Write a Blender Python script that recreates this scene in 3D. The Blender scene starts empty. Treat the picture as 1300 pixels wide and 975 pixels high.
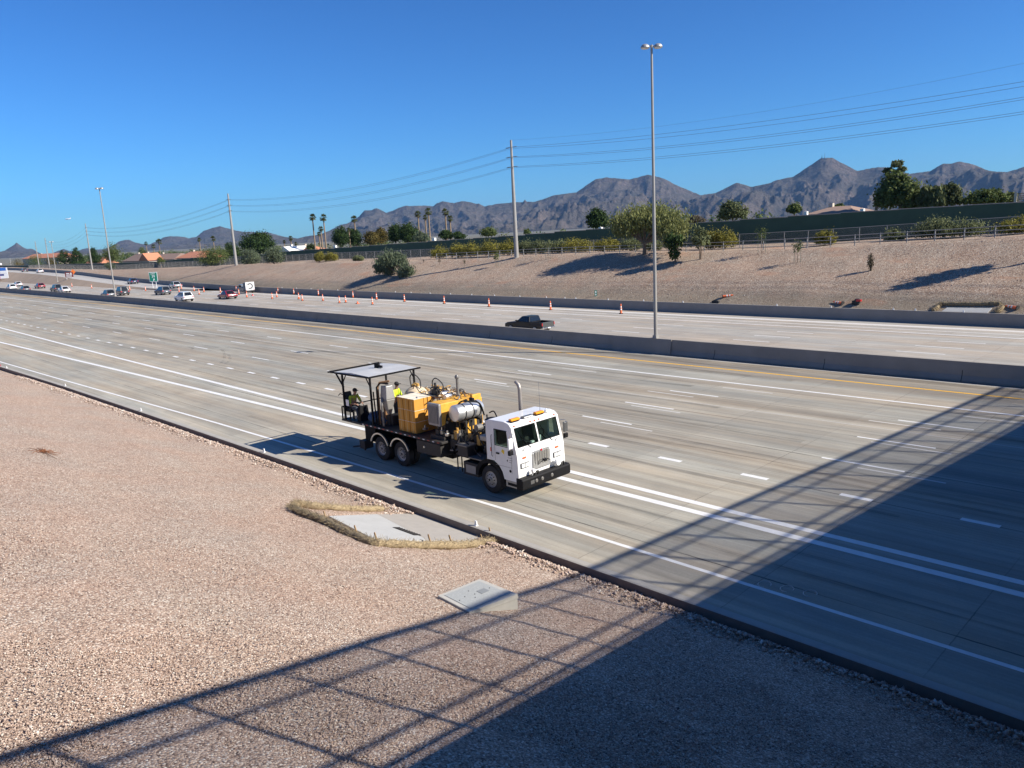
import bpy, bmesh, math, random
import numpy as np
from mathutils import Vector, Matrix

SC = bpy.context.scene
COL = SC.collection
RND = random.Random(7)
NP = np.random.default_rng(11)
PI = math.pi

# ------------------------------------------------------------------ camera model
F, HC = 980.0, 9.25                      # focal length in photo pixels, camera height
_p = math.radians(11.2)
_ny = 487.5 + F / math.tan(_p); _nx = 650 + 0.0513 * (_ny - 487.5)
_d = np.array([_nx - 650, _ny - 487.5, F]); _d /= np.linalg.norm(_d)
EZ = -_d
_vy = (-(-325 - 650) * _d[0] - F * _d[2]) / _d[1]
_v = np.array([-325 - 650, _vy, F]); _v /= np.linalg.norm(_v)
EX = -_v
EY = np.cross(EZ, EX)
FWD = np.array([EX[2], EY[2], EZ[2]])
def ray(u, v):
    r = np.array([u - 650, v - 487.5, F]); return np.array([r @ EX, r @ EY, r @ EZ])
def gp(u, v, z=0.0):                     # photo pixel -> point on the level z
    r = ray(u, v); t = (z - HC) / r[2]; return np.array([r[0] * t, r[1] * t, z])
def at(u, v, Y):                         # photo pixel -> point on the vertical plane Y
    r = ray(u, v); t = Y / r[1]; return np.array([r[0] * t, Y, HC + r[2] * t])
def depth(p): return float(np.dot(np.array(p) - np.array([0, 0, HC]), FWD))
def interp(x, pts): return float(np.interp(x, [p[0] for p in pts], [p[1] for p in pts]))

cam = bpy.data.cameras.new('camera'); camo = bpy.data.objects.new('camera', cam); COL.objects.link(camo)
cam.sensor_width = 36; cam.lens = F / 1300 * 36; cam.clip_end = 40000; cam.clip_start = 0.05
R = Matrix(((EX[0], -EX[1], -EX[2]), (EY[0], -EY[1], -EY[2]), (EZ[0], -EZ[1], -EZ[2])))
camo.matrix_world = Matrix.Translation((0, 0, HC)) @ R.to_4x4()
SC.camera = camo

# ------------------------------------------------------------------ materials
def mat(name, col, rough=0.7, metal=0.0, spec=0.5, var=0.0, vscale=8.0, bump=0.0, bscale=40.0, island=0.0, emis=None, alpha=1.0, coat=0.0):
    m = bpy.data.materials.new(name); m.use_nodes = True
    nt = m.node_tree; b = nt.nodes['Principled BSDF']
    b.inputs['Base Color'].default_value = (*col, 1); b.inputs['Roughness'].default_value = rough
    b.inputs['Metallic'].default_value = metal; b.inputs['Specular IOR Level'].default_value = spec
    b.inputs['Coat Weight'].default_value = coat
    if alpha < 1: b.inputs['Alpha'].default_value = alpha
    src = None
    if var > 0 or bump > 0:
        tc = nt.nodes.new('ShaderNodeTexCoord')
    def mul(fac_socket, lo, hi, prev):
        mr = nt.nodes.new('ShaderNodeMapRange'); mr.inputs['To Min'].default_value = lo; mr.inputs['To Max'].default_value = hi
        nt.links.new(fac_socket, mr.inputs['Value'])
        mx = nt.nodes.new('ShaderNodeMix'); mx.data_type = 'RGBA'; mx.blend_type = 'MULTIPLY'; mx.inputs[0].default_value = 1
        if prev is None: mx.inputs[6].default_value = (*col, 1)
        else: nt.links.new(prev, mx.inputs[6])
        nt.links.new(mr.outputs[0], mx.inputs[7]); return mx.outputs[2]
    if var > 0:
        n = nt.nodes.new('ShaderNodeTexNoise'); n.inputs['Scale'].default_value = vscale; n.inputs['Detail'].default_value = 6; n.inputs['Roughness'].default_value = 0.65
        nt.links.new(tc.outputs['Object'], n.inputs['Vector'])
        src = mul(n.outputs['Fac'], 1 - 2 * var, 1 + 2 * var, src)
    if island > 0:
        g = nt.nodes.new('ShaderNodeNewGeometry')
        src = mul(g.outputs['Random Per Island'], 1 - island, 1 + island, src)
    if src is not None: nt.links.new(src, b.inputs['Base Color'])
    if bump > 0:
        n2 = nt.nodes.new('ShaderNodeTexNoise'); n2.inputs['Scale'].default_value = bscale; n2.inputs['Detail'].default_value = 4
        nt.links.new(tc.outputs['Object'], n2.inputs['Vector'])
        bp = nt.nodes.new('ShaderNodeBump'); bp.inputs['Strength'].default_value = bump; bp.inputs['Distance'].default_value = 0.02
        nt.links.new(n2.outputs['Fac'], bp.inputs['Height']); nt.links.new(bp.outputs[0], b.inputs['Normal'])
    return m

class NT:                                 # small helper for longer node trees
    def __init__(s, name):
        s.m = bpy.data.materials.new(name); s.m.use_nodes = True; s.t = s.m.node_tree; s.b = s.t.nodes['Principled BSDF']
    def n(s, typ, **kw):
        nd = s.t.nodes.new('ShaderNode' + typ)
        for k, v in kw.items(): setattr(nd, k, v)
        return nd
    def l(s, a, b): s.t.links.new(a, b)
    def math(s, op, a, b=None, c=None):
        nd = s.n('Math', operation=op)
        for i, x in enumerate((a, b, c)):
            if x is None: continue
            if isinstance(x, (int, float)): nd.inputs[i].default_value = x
            else: s.l(x, nd.inputs[i])
        return nd.outputs[0]
    def mix(s, fac, a, b, mode='MIX'):
        nd = s.n('Mix', data_type='RGBA', blend_type=mode)
        for i, x in ((0, fac), (6, a), (7, b)):
            if isinstance(x, (int, float)): nd.inputs[i].default_value = x
            elif isinstance(x, tuple): nd.inputs[i].default_value = (*x, 1)
            else: s.l(x, nd.inputs[i])
        return nd.outputs[2]
    def noise(s, vec, scale, detail=5, rough=0.6):
        nd = s.n('TexNoise'); nd.inputs['Scale'].default_value = scale; nd.inputs['Detail'].default_value = detail; nd.inputs['Roughness'].default_value = rough
        s.l(vec, nd.inputs['Vector']); return nd.outputs['Fac']
    def mr(s, v, a, b, c, d):
        nd = s.n('MapRange'); s.l(v, nd.inputs[0])
        for i, x in enumerate((a, b, c, d)): nd.inputs[i + 1].default_value = x
        return nd.outputs[0]
    def mapping(s, vec, scale, loc=(0, 0, 0)):
        nd = s.n('Mapping'); nd.inputs['Scale'].default_value = scale; nd.inputs['Location'].default_value = loc; s.l(vec, nd.inputs['Vector']); return nd.outputs[0]

def road_material(name, base, lane0, lanew, tint2, zone=1.0):
    N = NT(name); b = N.b
    geo = N.n('NewGeometry'); pos = geo.outputs['Position']
    uvn = N.n('Attribute', attribute_name='rc'); sep = N.n('SeparateXYZ'); N.l(uvn.outputs['Vector'], sep.inputs[0])
    X, Y = sep.outputs[0], sep.outputs[1]; P = uvn.outputs['Vector']
    st1 = N.noise(N.mapping(P, (0.018, 2.2, 1)), 1.0, 6, 0.7)
    st2 = N.noise(N.mapping(P, (0.06, 7.0, 1), (31, 5, 0)), 1.0, 5, 0.7)
    pat = N.noise(N.mapping(P, (0.10, 0.25, 1), (3, 9, 0)), 1.0, 6, 0.65)
    fine = N.noise(P, 14.0, 6, 0.7)
    c = N.mix(N.mr(pat, 0.3, 0.7, 0, 1), base, tint2)
    c = N.mix(1.0, c, N.mr(st1, 0.28, 0.72, 0.76, 1.17), 'MULTIPLY')
    c = N.mix(1.0, c, N.mr(st2, 0.3, 0.7, 0.91, 1.08), 'MULTIPLY')
    c = N.mix(1.0, c, N.mr(fine, 0.3, 0.7, 0.93, 1.07), 'MULTIPLY')
    blot = N.noise(N.mapping(P, (0.22, 0.55, 1), (17, 4, 0)), 1.0, 7, 0.75)
    c = N.mix(1.0, c, N.mr(blot, 0.3, 0.7, 0.84, 1.13), 'MULTIPLY')
    hue = N.noise(N.mapping(P, (0.05, 0.5, 1), (2, 77, 0)), 1.0, 4, 0.6)
    c = N.mix(1.0, c, N.mix(N.mr(hue, .38, .62, 0, 1), (1.05, .985, .90), (.96, 1.01, 1.03)), 'MULTIPLY')
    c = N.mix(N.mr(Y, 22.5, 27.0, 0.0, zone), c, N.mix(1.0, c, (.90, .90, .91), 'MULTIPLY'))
    st3 = N.noise(N.mapping(P, (0.03, 11.0, 1), (9, 61, 0)), 1.0, 4, 0.7)
    c = N.mix(N.mr(Y, 22.5, 27.0, 0.25, 1.0), c, N.mix(1.0, c, N.mr(st3, 0.32, 0.68, 0.80, 1.12), 'MULTIPLY'))
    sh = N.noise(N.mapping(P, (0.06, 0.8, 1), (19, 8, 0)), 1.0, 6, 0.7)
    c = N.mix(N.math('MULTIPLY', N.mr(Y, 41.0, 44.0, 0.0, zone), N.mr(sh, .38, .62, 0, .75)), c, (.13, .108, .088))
    # worn wheel tracks, two per lane, broken up along the road
    ph = N.math('DIVIDE', N.math('SUBTRACT', Y, lane0), lanew)
    fr = N.math('FRACT', ph)
    tr = N.math('POWER', N.math('ABSOLUTE', N.math('SINE', N.math('MULTIPLY', fr, 2 * PI))), 2.0)
    brk = N.noise(N.mapping(P, (0.02, 0.4, 1), (7, 1, 0)), 1.0, 3)
    c = N.mix(N.math('MULTIPLY', tr, N.mr(brk, 0.3, 0.7, 0.0, 0.62)), c, N.mix(1.0, c, (0.68, 0.66, 0.66), 'MULTIPLY'))
    # individual slabs differ a little
    fl = N.n('CombineXYZ'); N.l(N.math('FLOOR', N.math('DIVIDE', X, 4.57)), fl.inputs[0]); N.l(N.math('FLOOR', ph), fl.inputs[1])
    wn = N.n('TexWhiteNoise'); N.l(fl.outputs[0], wn.inputs[0])
    c = N.mix(1.0, c, N.mr(wn.outputs['Value'], 0, 1, 0.93, 1.06), 'MULTIPLY')
    # joints
    wob = N.math('MULTIPLY', N.math('SUBTRACT', N.noise(P, 3.0, 3), 0.5), 0.012)
    jl = N.math('LESS_THAN', N.math('ABSOLUTE', N.math('SUBTRACT', N.math('ADD', fr, wob), 0.5)), 0.008)
    jt = N.math('LESS_THAN', N.math('FRACT', N.math('ADD', N.math('DIVIDE', X, 4.57), wob)), 0.006)
    mk = N.noise(N.mapping(P, (0.3, 0.3, 1)), 1.0, 2)
    c = N.mix(N.math('MULTIPLY', jl, N.mr(mk, 0.35, 0.6, 0.15, 0.9)), c, (0.06, 0.053, 0.047))
    c = N.mix(N.math('MULTIPLY', jt, N.mr(mk, 0.35, 0.65, 0.05, 0.65)), c, (0.08, 0.07, 0.06))
    # irregular stains
    stn = N.noise(N.mapping(P, (0.12, 0.9, 1), (51, 2, 0)), 1.0, 5, 0.7)
    c = N.mix(N.mr(stn, 0.66, 0.76, 0, 0.45), c, (0.10, 0.09, 0.085))
    N.l(c, b.inputs['Base Color']); b.inputs['Roughness'].default_value = 0.85; b.inputs['Specular IOR Level'].default_value = 0.3
    bp = N.n('Bump'); bp.inputs['Strength'].default_value = 0.15; bp.inputs['Distance'].default_value = 0.01
    N.l(N.noise(P, 60.0, 3), bp.inputs['Height']); N.l(bp.outputs[0], b.inputs['Normal'])
    return N.m

def gravel_material(name, toe=None, fine=26.0):
    N = NT(name); b = N.b
    geo = N.n('NewGeometry'); P = geo.outputs['Position']
    vo = N.n('TexVoronoi'); vo.inputs['Scale'].default_value = fine; N.l(P, vo.inputs['Vector'])
    wn = N.n('TexWhiteNoise'); N.l(vo.outputs['Color'], wn.inputs[0])
    cr = N.n('ValToRGB'); N.l(wn.outputs['Value'], cr.inputs[0]); e = cr.color_ramp
    stops = [(0, (.13, .09, .072)), (.12, (.31, .225, .175)), (.38, (.43, .32, .25)), (.62, (.48, .365, .285)), (.84, (.55, .445, .36)), (.96, (.70, .63, .54))]
    while len(e.elements) < len(stops): e.elements.new(0.5)
    for el, (p, c) in zip(e.elements, stops): el.position = p; el.color = (*c, 1)
    big = N.noise(P, 0.35, 5, 0.6); mid = N.noise(P, 2.3, 6, 0.7)
    c = N.mix(1.0, cr.outputs[0], N.mix(N.mr(big, .35, .65, 0, 1), (1.03, .955, .90), (.985, .995, .98)), 'MULTIPLY')
    c = N.mix(1.0, c, N.mr(mid, .3, .7, .90, 1.08), 'MULTIPLY')
    gap = N.math('GREATER_THAN', vo.outputs['Distance'], 0.62)
    c = N.mix(N.math('MULTIPLY', gap, 0.48), c, (.10, .072, .062))
    if toe:
        sep = N.n('SeparateXYZ'); N.l(P, sep.inputs[0])
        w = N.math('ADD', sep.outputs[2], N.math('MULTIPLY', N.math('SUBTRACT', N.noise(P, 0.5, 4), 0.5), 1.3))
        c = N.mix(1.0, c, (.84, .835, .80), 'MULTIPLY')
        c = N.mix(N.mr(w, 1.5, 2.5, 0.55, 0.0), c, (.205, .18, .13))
        ero = N.noise(N.mapping(P, (.7, .12, .2), (3, 1, 0)), 1.0, 5, .65)
        c = N.mix(1.0, c, N.mr(ero, .35, .65, .90, 1.07), 'MULTIPLY')
        red = N.noise(N.mapping(P, (.11, .2, .4), (8, 3, 0)), 1.0, 5, .6)
        c = N.mix(N.mr(red, .60, .72, 0, .55), c, (.40, .20, .115))
    N.l(c, b.inputs['Base Color']); b.inputs['Roughness'].default_value = 0.95; b.inputs['Specular IOR Level'].default_value = 0.15
    bp = N.n('Bump'); bp.inputs['Strength'].default_value = 1.0 if not toe else 0.6; bp.inputs['Distance'].default_value = 0.018 if not toe else 0.02
    bp.invert = True
    h = N.math('ADD', vo.outputs['Distance'], N.math('MULTIPLY', N.noise(P, 8.0 if not toe else 3.0, 4), 0.8))
    N.l(h, bp.inputs['Height']); N.l(bp.outputs[0], b.inputs['Normal'])
    return N.m

def stone_material(name):
    N = NT(name); b = N.b
    g = N.n('NewGeometry'); cr = N.n('ValToRGB'); N.l(g.outputs['Random Per Island'], cr.inputs[0]); e = cr.color_ramp
    stops = [(0, (.17, .125, .10)), (.15, (.34, .25, .20)), (.5, (.445, .33, .265)), (.8, (.52, .41, .335)), (.96, (.67, .61, .53))]
    while len(e.elements) < len(stops): e.elements.new(0.5)
    for el, (p, c) in zip(e.elements, stops): el.position = p; el.color = (*c, 1)
    N.l(cr.outputs[0], b.inputs['Base Color']); b.inputs['Roughness'].default_value = .95; b.inputs['Specular IOR Level'].default_value = 0.15
    return N.m

def leaf_material(name, c1, c2, trans=0.33):
    N = NT(name); b = N.b
    g = N.n('NewGeometry'); c = N.mix(g.outputs['Random Per Island'], c1, c2)
    nz = N.noise(g.outputs['Position'], 0.9, 3)
    c = N.mix(1.0, c, N.mr(nz, .3, .7, .72, 1.25), 'MULTIPLY')
    N.l(c, b.inputs['Base Color']); b.inputs['Roughness'].default_value = 0.75; b.inputs['Specular IOR Level'].default_value = 0.2
    tr = N.n('BsdfTranslucent'); N.l(c, tr.inputs['Color'])
    ms = N.n('MixShader'); ms.inputs[0].default_value = trans; N.l(b.outputs[0], ms.inputs[1]); N.l(tr.outputs[0], ms.inputs[2])
    N.l(ms.outputs[0], N.t.nodes['Material Output'].inputs['Surface'])
    return N.m

def glass_material(name, tint, opaque):
    N = NT(name)
    t = N.n('BsdfTransparent'); t.inputs['Color'].default_value = (*tint, 1)
    N.b.inputs['Base Color'].default_value = (.012, .016, .016, 1); N.b.inputs['Roughness'].default_value = .06
    ms = N.n('MixShader'); ms.inputs[0].default_value = opaque; N.l(t.outputs[0], ms.inputs[1]); N.l(N.b.outputs[0], ms.inputs[2])
    N.l(ms.outputs[0], N.t.nodes['Material Output'].inputs['Surface'])
    return N.m

M = dict(
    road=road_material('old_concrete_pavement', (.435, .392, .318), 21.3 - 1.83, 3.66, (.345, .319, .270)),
    farroad=road_material('far_concrete_pavement', (.44, .40, .35), 50.7 - 1.83, 3.0, (.37, .335, .295), zone=0.0),
    ramp=mat('ramp_concrete', (.40, .375, .34), .9, var=.08, vscale=.4),
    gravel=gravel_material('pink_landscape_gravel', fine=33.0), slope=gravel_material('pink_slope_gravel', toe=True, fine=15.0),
    stone=stone_material('loose_stones'),
    dirt=mat('tan_dirt', (.36, .27, .19), .95, var=.15, vscale=.3, bump=.5, bscale=4),
    desert=mat('desert_ground', (.14, .13, .095), .95, var=.15, vscale=.02),
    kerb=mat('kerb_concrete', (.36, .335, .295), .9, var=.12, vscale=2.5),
    kerbface=mat('shaded_kerb_face', (.19, .15, .125), .95, var=.2, vscale=2.0),  # gravel side of the kerb: its shade is put into this darker colour
    paint=mat('white_road_paint', (.74, .73, .70), .6, var=.13, vscale=2.2),
    ghost=mat('faded_road_paint', (.56, .535, .49), .8, var=.12, vscale=3.0),
    yellow=mat('yellow_road_paint', (.80, .43, .035), .6, var=.06, vscale=3.0),
    barrier=mat('barrier_concrete', (.26, .236, .205), .9, var=.14, vscale=.7, bump=.2, bscale=12),
    joint=mat('dark_joint', (.05, .045, .04), .9),
    farbarrier=mat('far_barrier_concrete', (.26, .238, .215), .9, var=.10, vscale=.8),
    galv=mat('galvanized_steel', (.42, .42, .41), .45, metal=.55, var=.08, vscale=5),
    weather=mat('weathered_steel_pole', (.30, .285, .26), .55, metal=.15, var=.1, vscale=1.5),
    pipe=mat('grey_pipe_rail', (.27, .265, .25), .6, metal=.1),
    wire=mat('wire', (.10, .12, .16), .6),
    green=mat('dark_green_wall', (.040, .082, .054), .9, var=.12, vscale=.6, bump=.1, bscale=6),
    cap=mat('pale_wall_cap', (.36, .33, .27), .9),
    white=mat('white_cab_paint', (.76, .755, .735), .38, var=.06, vscale=2.2, coat=.4),
    black=mat('black_paint', (.007, .007, .008), .6, spec=.18, var=.15, vscale=6),
    dark=mat('greasy_dark_steel', (.035, .032, .03), .6, metal=.2, var=.25, vscale=7),
    steel=mat('grimy_steel', (.20, .19, .175), .5, metal=.5, var=.2, vscale=7),
    chrome=mat('chrome', (.62, .62, .60), .18, metal=1.0),
    alu=mat('brushed_aluminium', (.66, .66, .64), .33, metal=.9, var=.05, vscale=9),
    tank=mat('silver_tank', (.70, .70, .68), .38, metal=.75, var=.07, vscale=6),
    rubber=mat('tyre_rubber', (.022, .021, .020), .85),
    rim=mat('grey_wheel_rim', (.36, .35, .33), .5, metal=.3, var=.1, vscale=14),
    amber=mat('amber_lens', (.85, .32, .02), .2), orange=mat('orange_marker_lens', (.75, .12, .03), .25), redl=mat('red_lens', (.45, .015, .02), .25),
    head=mat('headlamp_glass', (.72, .72, .70), .15), hlring=mat('headlamp_bezel', (.16, .16, .16), .3, metal=.6),
    machine=mat('machine_yellow', (.66, .35, .045), .55, var=.22, vscale=6), machine2=mat('grimy_machine_yellow', (.48, .27, .06), .6, var=.25, vscale=9),
    cream=mat('dusty_cream_dome', (.62, .50, .34), .6, var=.15, vscale=5),
    carton=mat('amber_carton', (.58, .275, .04), .8, var=.06, vscale=4), cartontop=mat('pale_carton_top', (.74, .66, .52), .85, var=.06, vscale=6),
    grille=mat('radiator_grey', (.28, .275, .265), .5, metal=.4), hopper=mat('dull_grey_steel', (.33, .32, .30), .5, metal=.4, var=.12, vscale=4),
    rust=mat('brown_post', (.24, .13, .06), .8, var=.2, vscale=6), blue=mat('blue_tarp', (.02, .06, .14), .8),
    canopy=mat('pale_canopy_sheet', (.47, .465, .45), .5, var=.16, vscale=1.5),
    tapew=mat('white_tape', (.75, .73, .70), .5), taper=mat('red_tape', (.45, .06, .04), .5),
    glass=glass_material('tinted_windscreen', (.80, .88, .84), .10), carglass=mat('dark_car_glass', (.012, .014, .016), .06),
    inter=mat('grey_cab_interior', (.40, .45, .42), .8), inter2=mat('pale_cab_lining', (.62, .65, .62), .8), seat=mat('black_seat', (.03, .03, .032), .8),
    hivis=mat('hi_vis_shirt', (.42, .47, .03), .8), hivisb=mat('bright_hi_vis', (.62, .80, .03), .7), reflect=mat('reflective_patch', (.85, .84, .80), .4),
    denim=mat('dark_trousers', (.05, .06, .075), .9), skin=mat('skin', (.34, .19, .13), .6), capm=mat('black_cap', (.014, .013, .013), .8),
    cone=mat('orange_cone', (.80, .16, .05), .6), coneband=mat('white_cone_band', (.78, .76, .72), .5), conebase=mat('black_cone_base', (.02, .02, .02), .8),
    wattle=mat('straw_wattle', (.33, .255, .15), .95, var=.42, vscale=26, bump=1.0, bscale=50), wattled=mat('dark_straw_wattle', (.21, .165, .10), .95, var=.3, vscale=8, bump=1.0, bscale=40),  # two straw tones, the second one darker
    slab=mat('fresh_concrete', (.44, .435, .41), .85, var=.07, vscale=1.6), slab2=mat('weathered_concrete', (.36, .33, .29), .9, var=.1, vscale=2.5),
    lid=mat('speckled_lid', (.36, .37, .355), .85, var=.16, vscale=28), boxside=mat('pale_box_concrete', (.46, .44, .39), .85, var=.08, vscale=6), boxlabel=mat('grey_label_plate', (.24, .25, .25), .7),
    reflector=mat('white_delineator', (.80, .80, .78), .5), wood=mat('wooden_stake', (.33, .22, .12), .9), stake=mat('green_metal_stake', (.10, .14, .11), .7),
    bark=mat('rough_bark', (.16, .115, .08), .95, var=.25, vscale=4), palmbark=mat('palm_bark', (.25, .18, .12), .95, var=.2, vscale=5),
    tile=mat('clay_roof_tiles', (.55, .22, .12), .9, var=.1, vscale=1.2), browntile=mat('brown_roof_tiles', (.27, .18, .135), .9, var=.1, vscale=1), stucco=mat('cream_stucco', (.55, .47, .37), .9, var=.05, vscale=1), whitewall=mat('white_stucco', (.75, .73, .68), .9), window=mat('house_window', (.03, .035, .04), .15),
    sgreen=mat('sign_green', (.0, .19, .12), .5), sbrown=mat('sign_brown', (.20, .045, .035), .5), sblue=mat('sign_blue', (.03, .16, .55), .5), sorange=mat('sign_orange', (.95, .22, .03), .5), swhite=mat('sign_white', (.82, .83, .82), .5), spink=mat('sign_pink', (.62, .18, .30), .5), snavy=mat('sign_navy', (.05, .06, .22), .5), sdark=mat('sign_back', (.12, .12, .12), .6),
    bridge=mat('bridge_concrete', (.20, .19, .175), .9, var=.08, vscale=.5),
    plane=mat('aircraft_white', (.85, .86, .87), .3),
)
LEAF = dict(
    palo=leaf_material('palo_verde_leaves', (.13, .15, .045), (.29, .29, .11)),
    mesq=leaf_material('mesquite_leaves', (.075, .10, .055), (.165, .195, .115)),
    olive=leaf_material('yellow_olive_leaves', (.14, .135, .022), (.31, .275, .055)),
    sage=leaf_material('sage_leaves', (.10, .12, .05), (.20, .215, .10)),
    dark=leaf_material('dark_green_leaves', (.020, .042, .012), (.065, .105, .028)),
    mid=leaf_material('mid_green_leaves', (.065, .092, .026), (.16, .19, .06)),
    pale=leaf_material('pale_green_leaves', (.075, .095, .035), (.16, .175, .075)),
    rusty=leaf_material('rusty_green_leaves', (.07, .07, .02), (.19, .135, .035)),
    palm=leaf_material('palm_fronds', (.05, .07, .025), (.15, .165, .07)),
    dry=leaf_material('dry_stems', (.10, .08, .05), (.19, .16, .11)),
)

# ------------------------------------------------------------------ mesh building
class MB:
    def __init__(s): s.v = []; s.f = []; s.mi = []
    def add(s, vs, fs, mi=0):
        o = len(s.v); s.v += [tuple(map(float, v)) for v in vs]; s.f += [tuple(i + o for i in f) for f in fs]; s.mi += [mi] * len(fs); return s
    def box(s, x0, x1, y0, y1, z0, z1, mi=0):
        return s.add([(x0, y0, z0), (x1, y0, z0), (x1, y1, z0), (x0, y1, z0), (x0, y0, z1), (x1, y0, z1), (x1, y1, z1), (x0, y1, z1)],
                     [(0, 3, 2, 1), (4, 5, 6, 7), (0, 1, 5, 4), (1, 2, 6, 5), (2, 3, 7, 6), (3, 0, 4, 7)], mi)
    def hexa(s, b, t, mi=0):               # four base corners, four top corners
        return s.add(list(b) + list(t), [(3, 2, 1, 0), (4, 5, 6, 7), (0, 1, 5, 4), (1, 2, 6, 5), (2, 3, 7, 6), (3, 0, 4, 7)], mi)
    def prism(s, pts, a0, a1, axis='y', mi=0):   # outline in (x,z) extruded along y, or (y,z) along x, or (x,y) along z
        n = len(pts)
        def pt(p, a): return (p[0], a, p[1]) if axis == 'y' else ((a, p[0], p[1]) if axis == 'x' else (p[0], p[1], a))
        vs = [pt(p, a0) for p in pts] + [pt(p, a1) for p in pts]
        return s.add(vs, [tuple(range(n))[::-1], tuple(range(n, 2 * n))] + [(i, (i + 1) % n, n + (i + 1) % n, n + i) for i in range(n)], mi)
    def tube(s, pts, r, n=8, mi=0, cap=True):
        pts = [Vector(p) for p in pts]; rs = r if isinstance(r, (list, tuple)) else [r] * len(pts)
        vs = []; up = None
        for i, p in enumerate(pts):
            d = (pts[min(i + 1, len(pts) - 1)] - pts[max(i - 1, 0)]).normalized()
            if up is None: up = Vector((0, 0, 1)) if abs(d.z) < .9 else Vector((1, 0, 0))
            a = (up - d * up.dot(d)).normalized(); up = a; b = d.cross(a)
            for k in range(n): vs.append(p + (a * math.cos(2 * PI * k / n) + b * math.sin(2 * PI * k / n)) * rs[i])
        fs = [(i * n + k, i * n + (k + 1) % n, (i + 1) * n + (k + 1) % n, (i + 1) * n + k) for i in range(len(pts) - 1) for k in range(n)]
        if cap: fs += [tuple(range(n))[::-1], tuple((len(pts) - 1) * n + k for k in range(n))]
        return s.add(vs, fs, mi)
    def lathe(s, prof, c, axis='z', n=16, mi=0, caps=True):  # prof: (radius, height) list
        vs = []
        for r, h in prof:
            for k in range(n):
                a = 2 * PI * k / n; x, y = r * math.cos(a), r * math.sin(a)
                vs.append((c[0] + x, c[1] + y, c[2] + h) if axis == 'z' else ((c[0] + x, c[1] + h, c[2] + y) if axis == 'y' else (c[0] + h, c[1] + x, c[2] + y)))
        m = len(prof)
        fs = [(i * n + k, i * n + (k + 1) % n, (i + 1) * n + (k + 1) % n, (i + 1) * n + k) for i in range(m - 1) for k in range(n)]
        if caps: fs += [tuple(range(n))[::-1], tuple((m - 1) * n + k for k in range(n))]
        return s.add(vs, fs, mi)
    def ball(s, c, r, n=10, mi=0):
        rr = r if isinstance(r, (tuple, list)) else (r, r, r); k = n // 2 + 1
        prof = [(max(math.sin(PI * i / k), .02), -math.cos(PI * i / k)) for i in range(k + 1)]
        vs = []
        for a, h in prof:
            for j in range(n): vs.append((c[0] + rr[0] * a * math.cos(2 * PI * j / n), c[1] + rr[1] * a * math.sin(2 * PI * j / n), c[2] + rr[2] * h))
        fs = [(i * n + j, i * n + (j + 1) % n, (i + 1) * n + (j + 1) % n, (i + 1) * n + j) for i in range(k) for j in range(n)]
        fs += [tuple(range(n))[::-1], tuple(k * n + j for j in range(n))]
        return s.add(vs, fs, mi)
    def build(s, name, m, parent=None, o=(0, 0, 0), bevel=0, smooth=False):
        me = bpy.data.meshes.new(name)
        v = np.array(s.v, dtype=float).reshape(-1, 3) - np.array(o, dtype=float)
        me.from_pydata(v.tolist(), [], s.f)
        ms = m if isinstance(m, (list, tuple)) else [m]
        for x in ms: me.materials.append(x)
        if len(ms) > 1: me.polygons.foreach_set('material_index', s.mi)
        bm = bmesh.new(); bm.from_mesh(me); bmesh.ops.recalc_face_normals(bm, faces=bm.faces); bm.to_mesh(me); bm.free()
        if smooth:
            me.polygons.foreach_set('use_smooth', [True] * len(me.polygons))
            me.set_sharp_from_angle(angle=math.radians(40))
        ob = bpy.data.objects.new(name, me); COL.objects.link(ob)
        if parent is not None: ob.parent = parent
        else: ob.location = o
        if bevel:
            bv = ob.modifiers.new('bevel', 'BEVEL'); bv.width = bevel; bv.segments = 2; bv.limit_method = 'ANGLE'; bv.angle_limit = math.radians(35)
        return ob

def mesh_np(name, V, Fq, m, parent=None, o=(0, 0, 0)):
    me = bpy.data.meshes.new(name); V = np.asarray(V, dtype=np.float32) - np.array(o, dtype=np.float32); Fq = np.asarray(Fq, dtype=np.int32)
    k = Fq.shape[1]
    me.vertices.add(len(V)); me.vertices.foreach_set('co', V.ravel())
    me.loops.add(Fq.size); me.loops.foreach_set('vertex_index', Fq.ravel())
    me.polygons.add(len(Fq)); me.polygons.foreach_set('loop_start', np.arange(0, Fq.size, k, dtype=np.int32))
    me.update(calc_edges=True); me.validate()
    me.materials.append(m)
    ob = bpy.data.objects.new(name, me); COL.objects.link(ob)
    if parent is not None: ob.parent = parent
    else: ob.location = o
    return ob

def tag(o, label=None, cat=None, group=None, kind=None):
    if label: o['label'] = label
    if cat: o['category'] = cat
    if group: o['group'] = group
    if kind: o['kind'] = kind
    return o
def thing(name, label, cat, loc=(0, 0, 0), rz=0.0, group=None):
    o = bpy.data.objects.new(name, None); COL.objects.link(o); o.empty_display_size = .2
    o.location = tuple(map(float, loc)); o.rotation_euler = (0, 0, rz); return tag(o, label, cat, group)
def copy_tree(o, parent=None):
    c = o.copy(); COL.objects.link(c)
    if parent is not None: c.parent = parent
    for ch in [x for x in o.children]: copy_tree(ch, c)
    return c
def struct(o): o['kind'] = 'structure'; return o
def grid(name, P, m, kind='structure'):    # P: (n,m,3) array of points -> one quad sheet
    a, b = P.shape[:2]; idx = np.arange(a * b).reshape(a, b)
    Q = np.stack([idx[:-1, :-1], idx[1:, :-1], idx[1:, 1:], idx[:-1, 1:]], -1).reshape(-1, 4)
    e1 = P[1, 0] - P[0, 0]; e2 = P[0, 1] - P[0, 0]
    if np.cross(e1, e2)[2] < 0: Q = Q[:, ::-1]
    o = mesh_np(name, P.reshape(-1, 3), Q, m); o['kind'] = kind; return o
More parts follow.
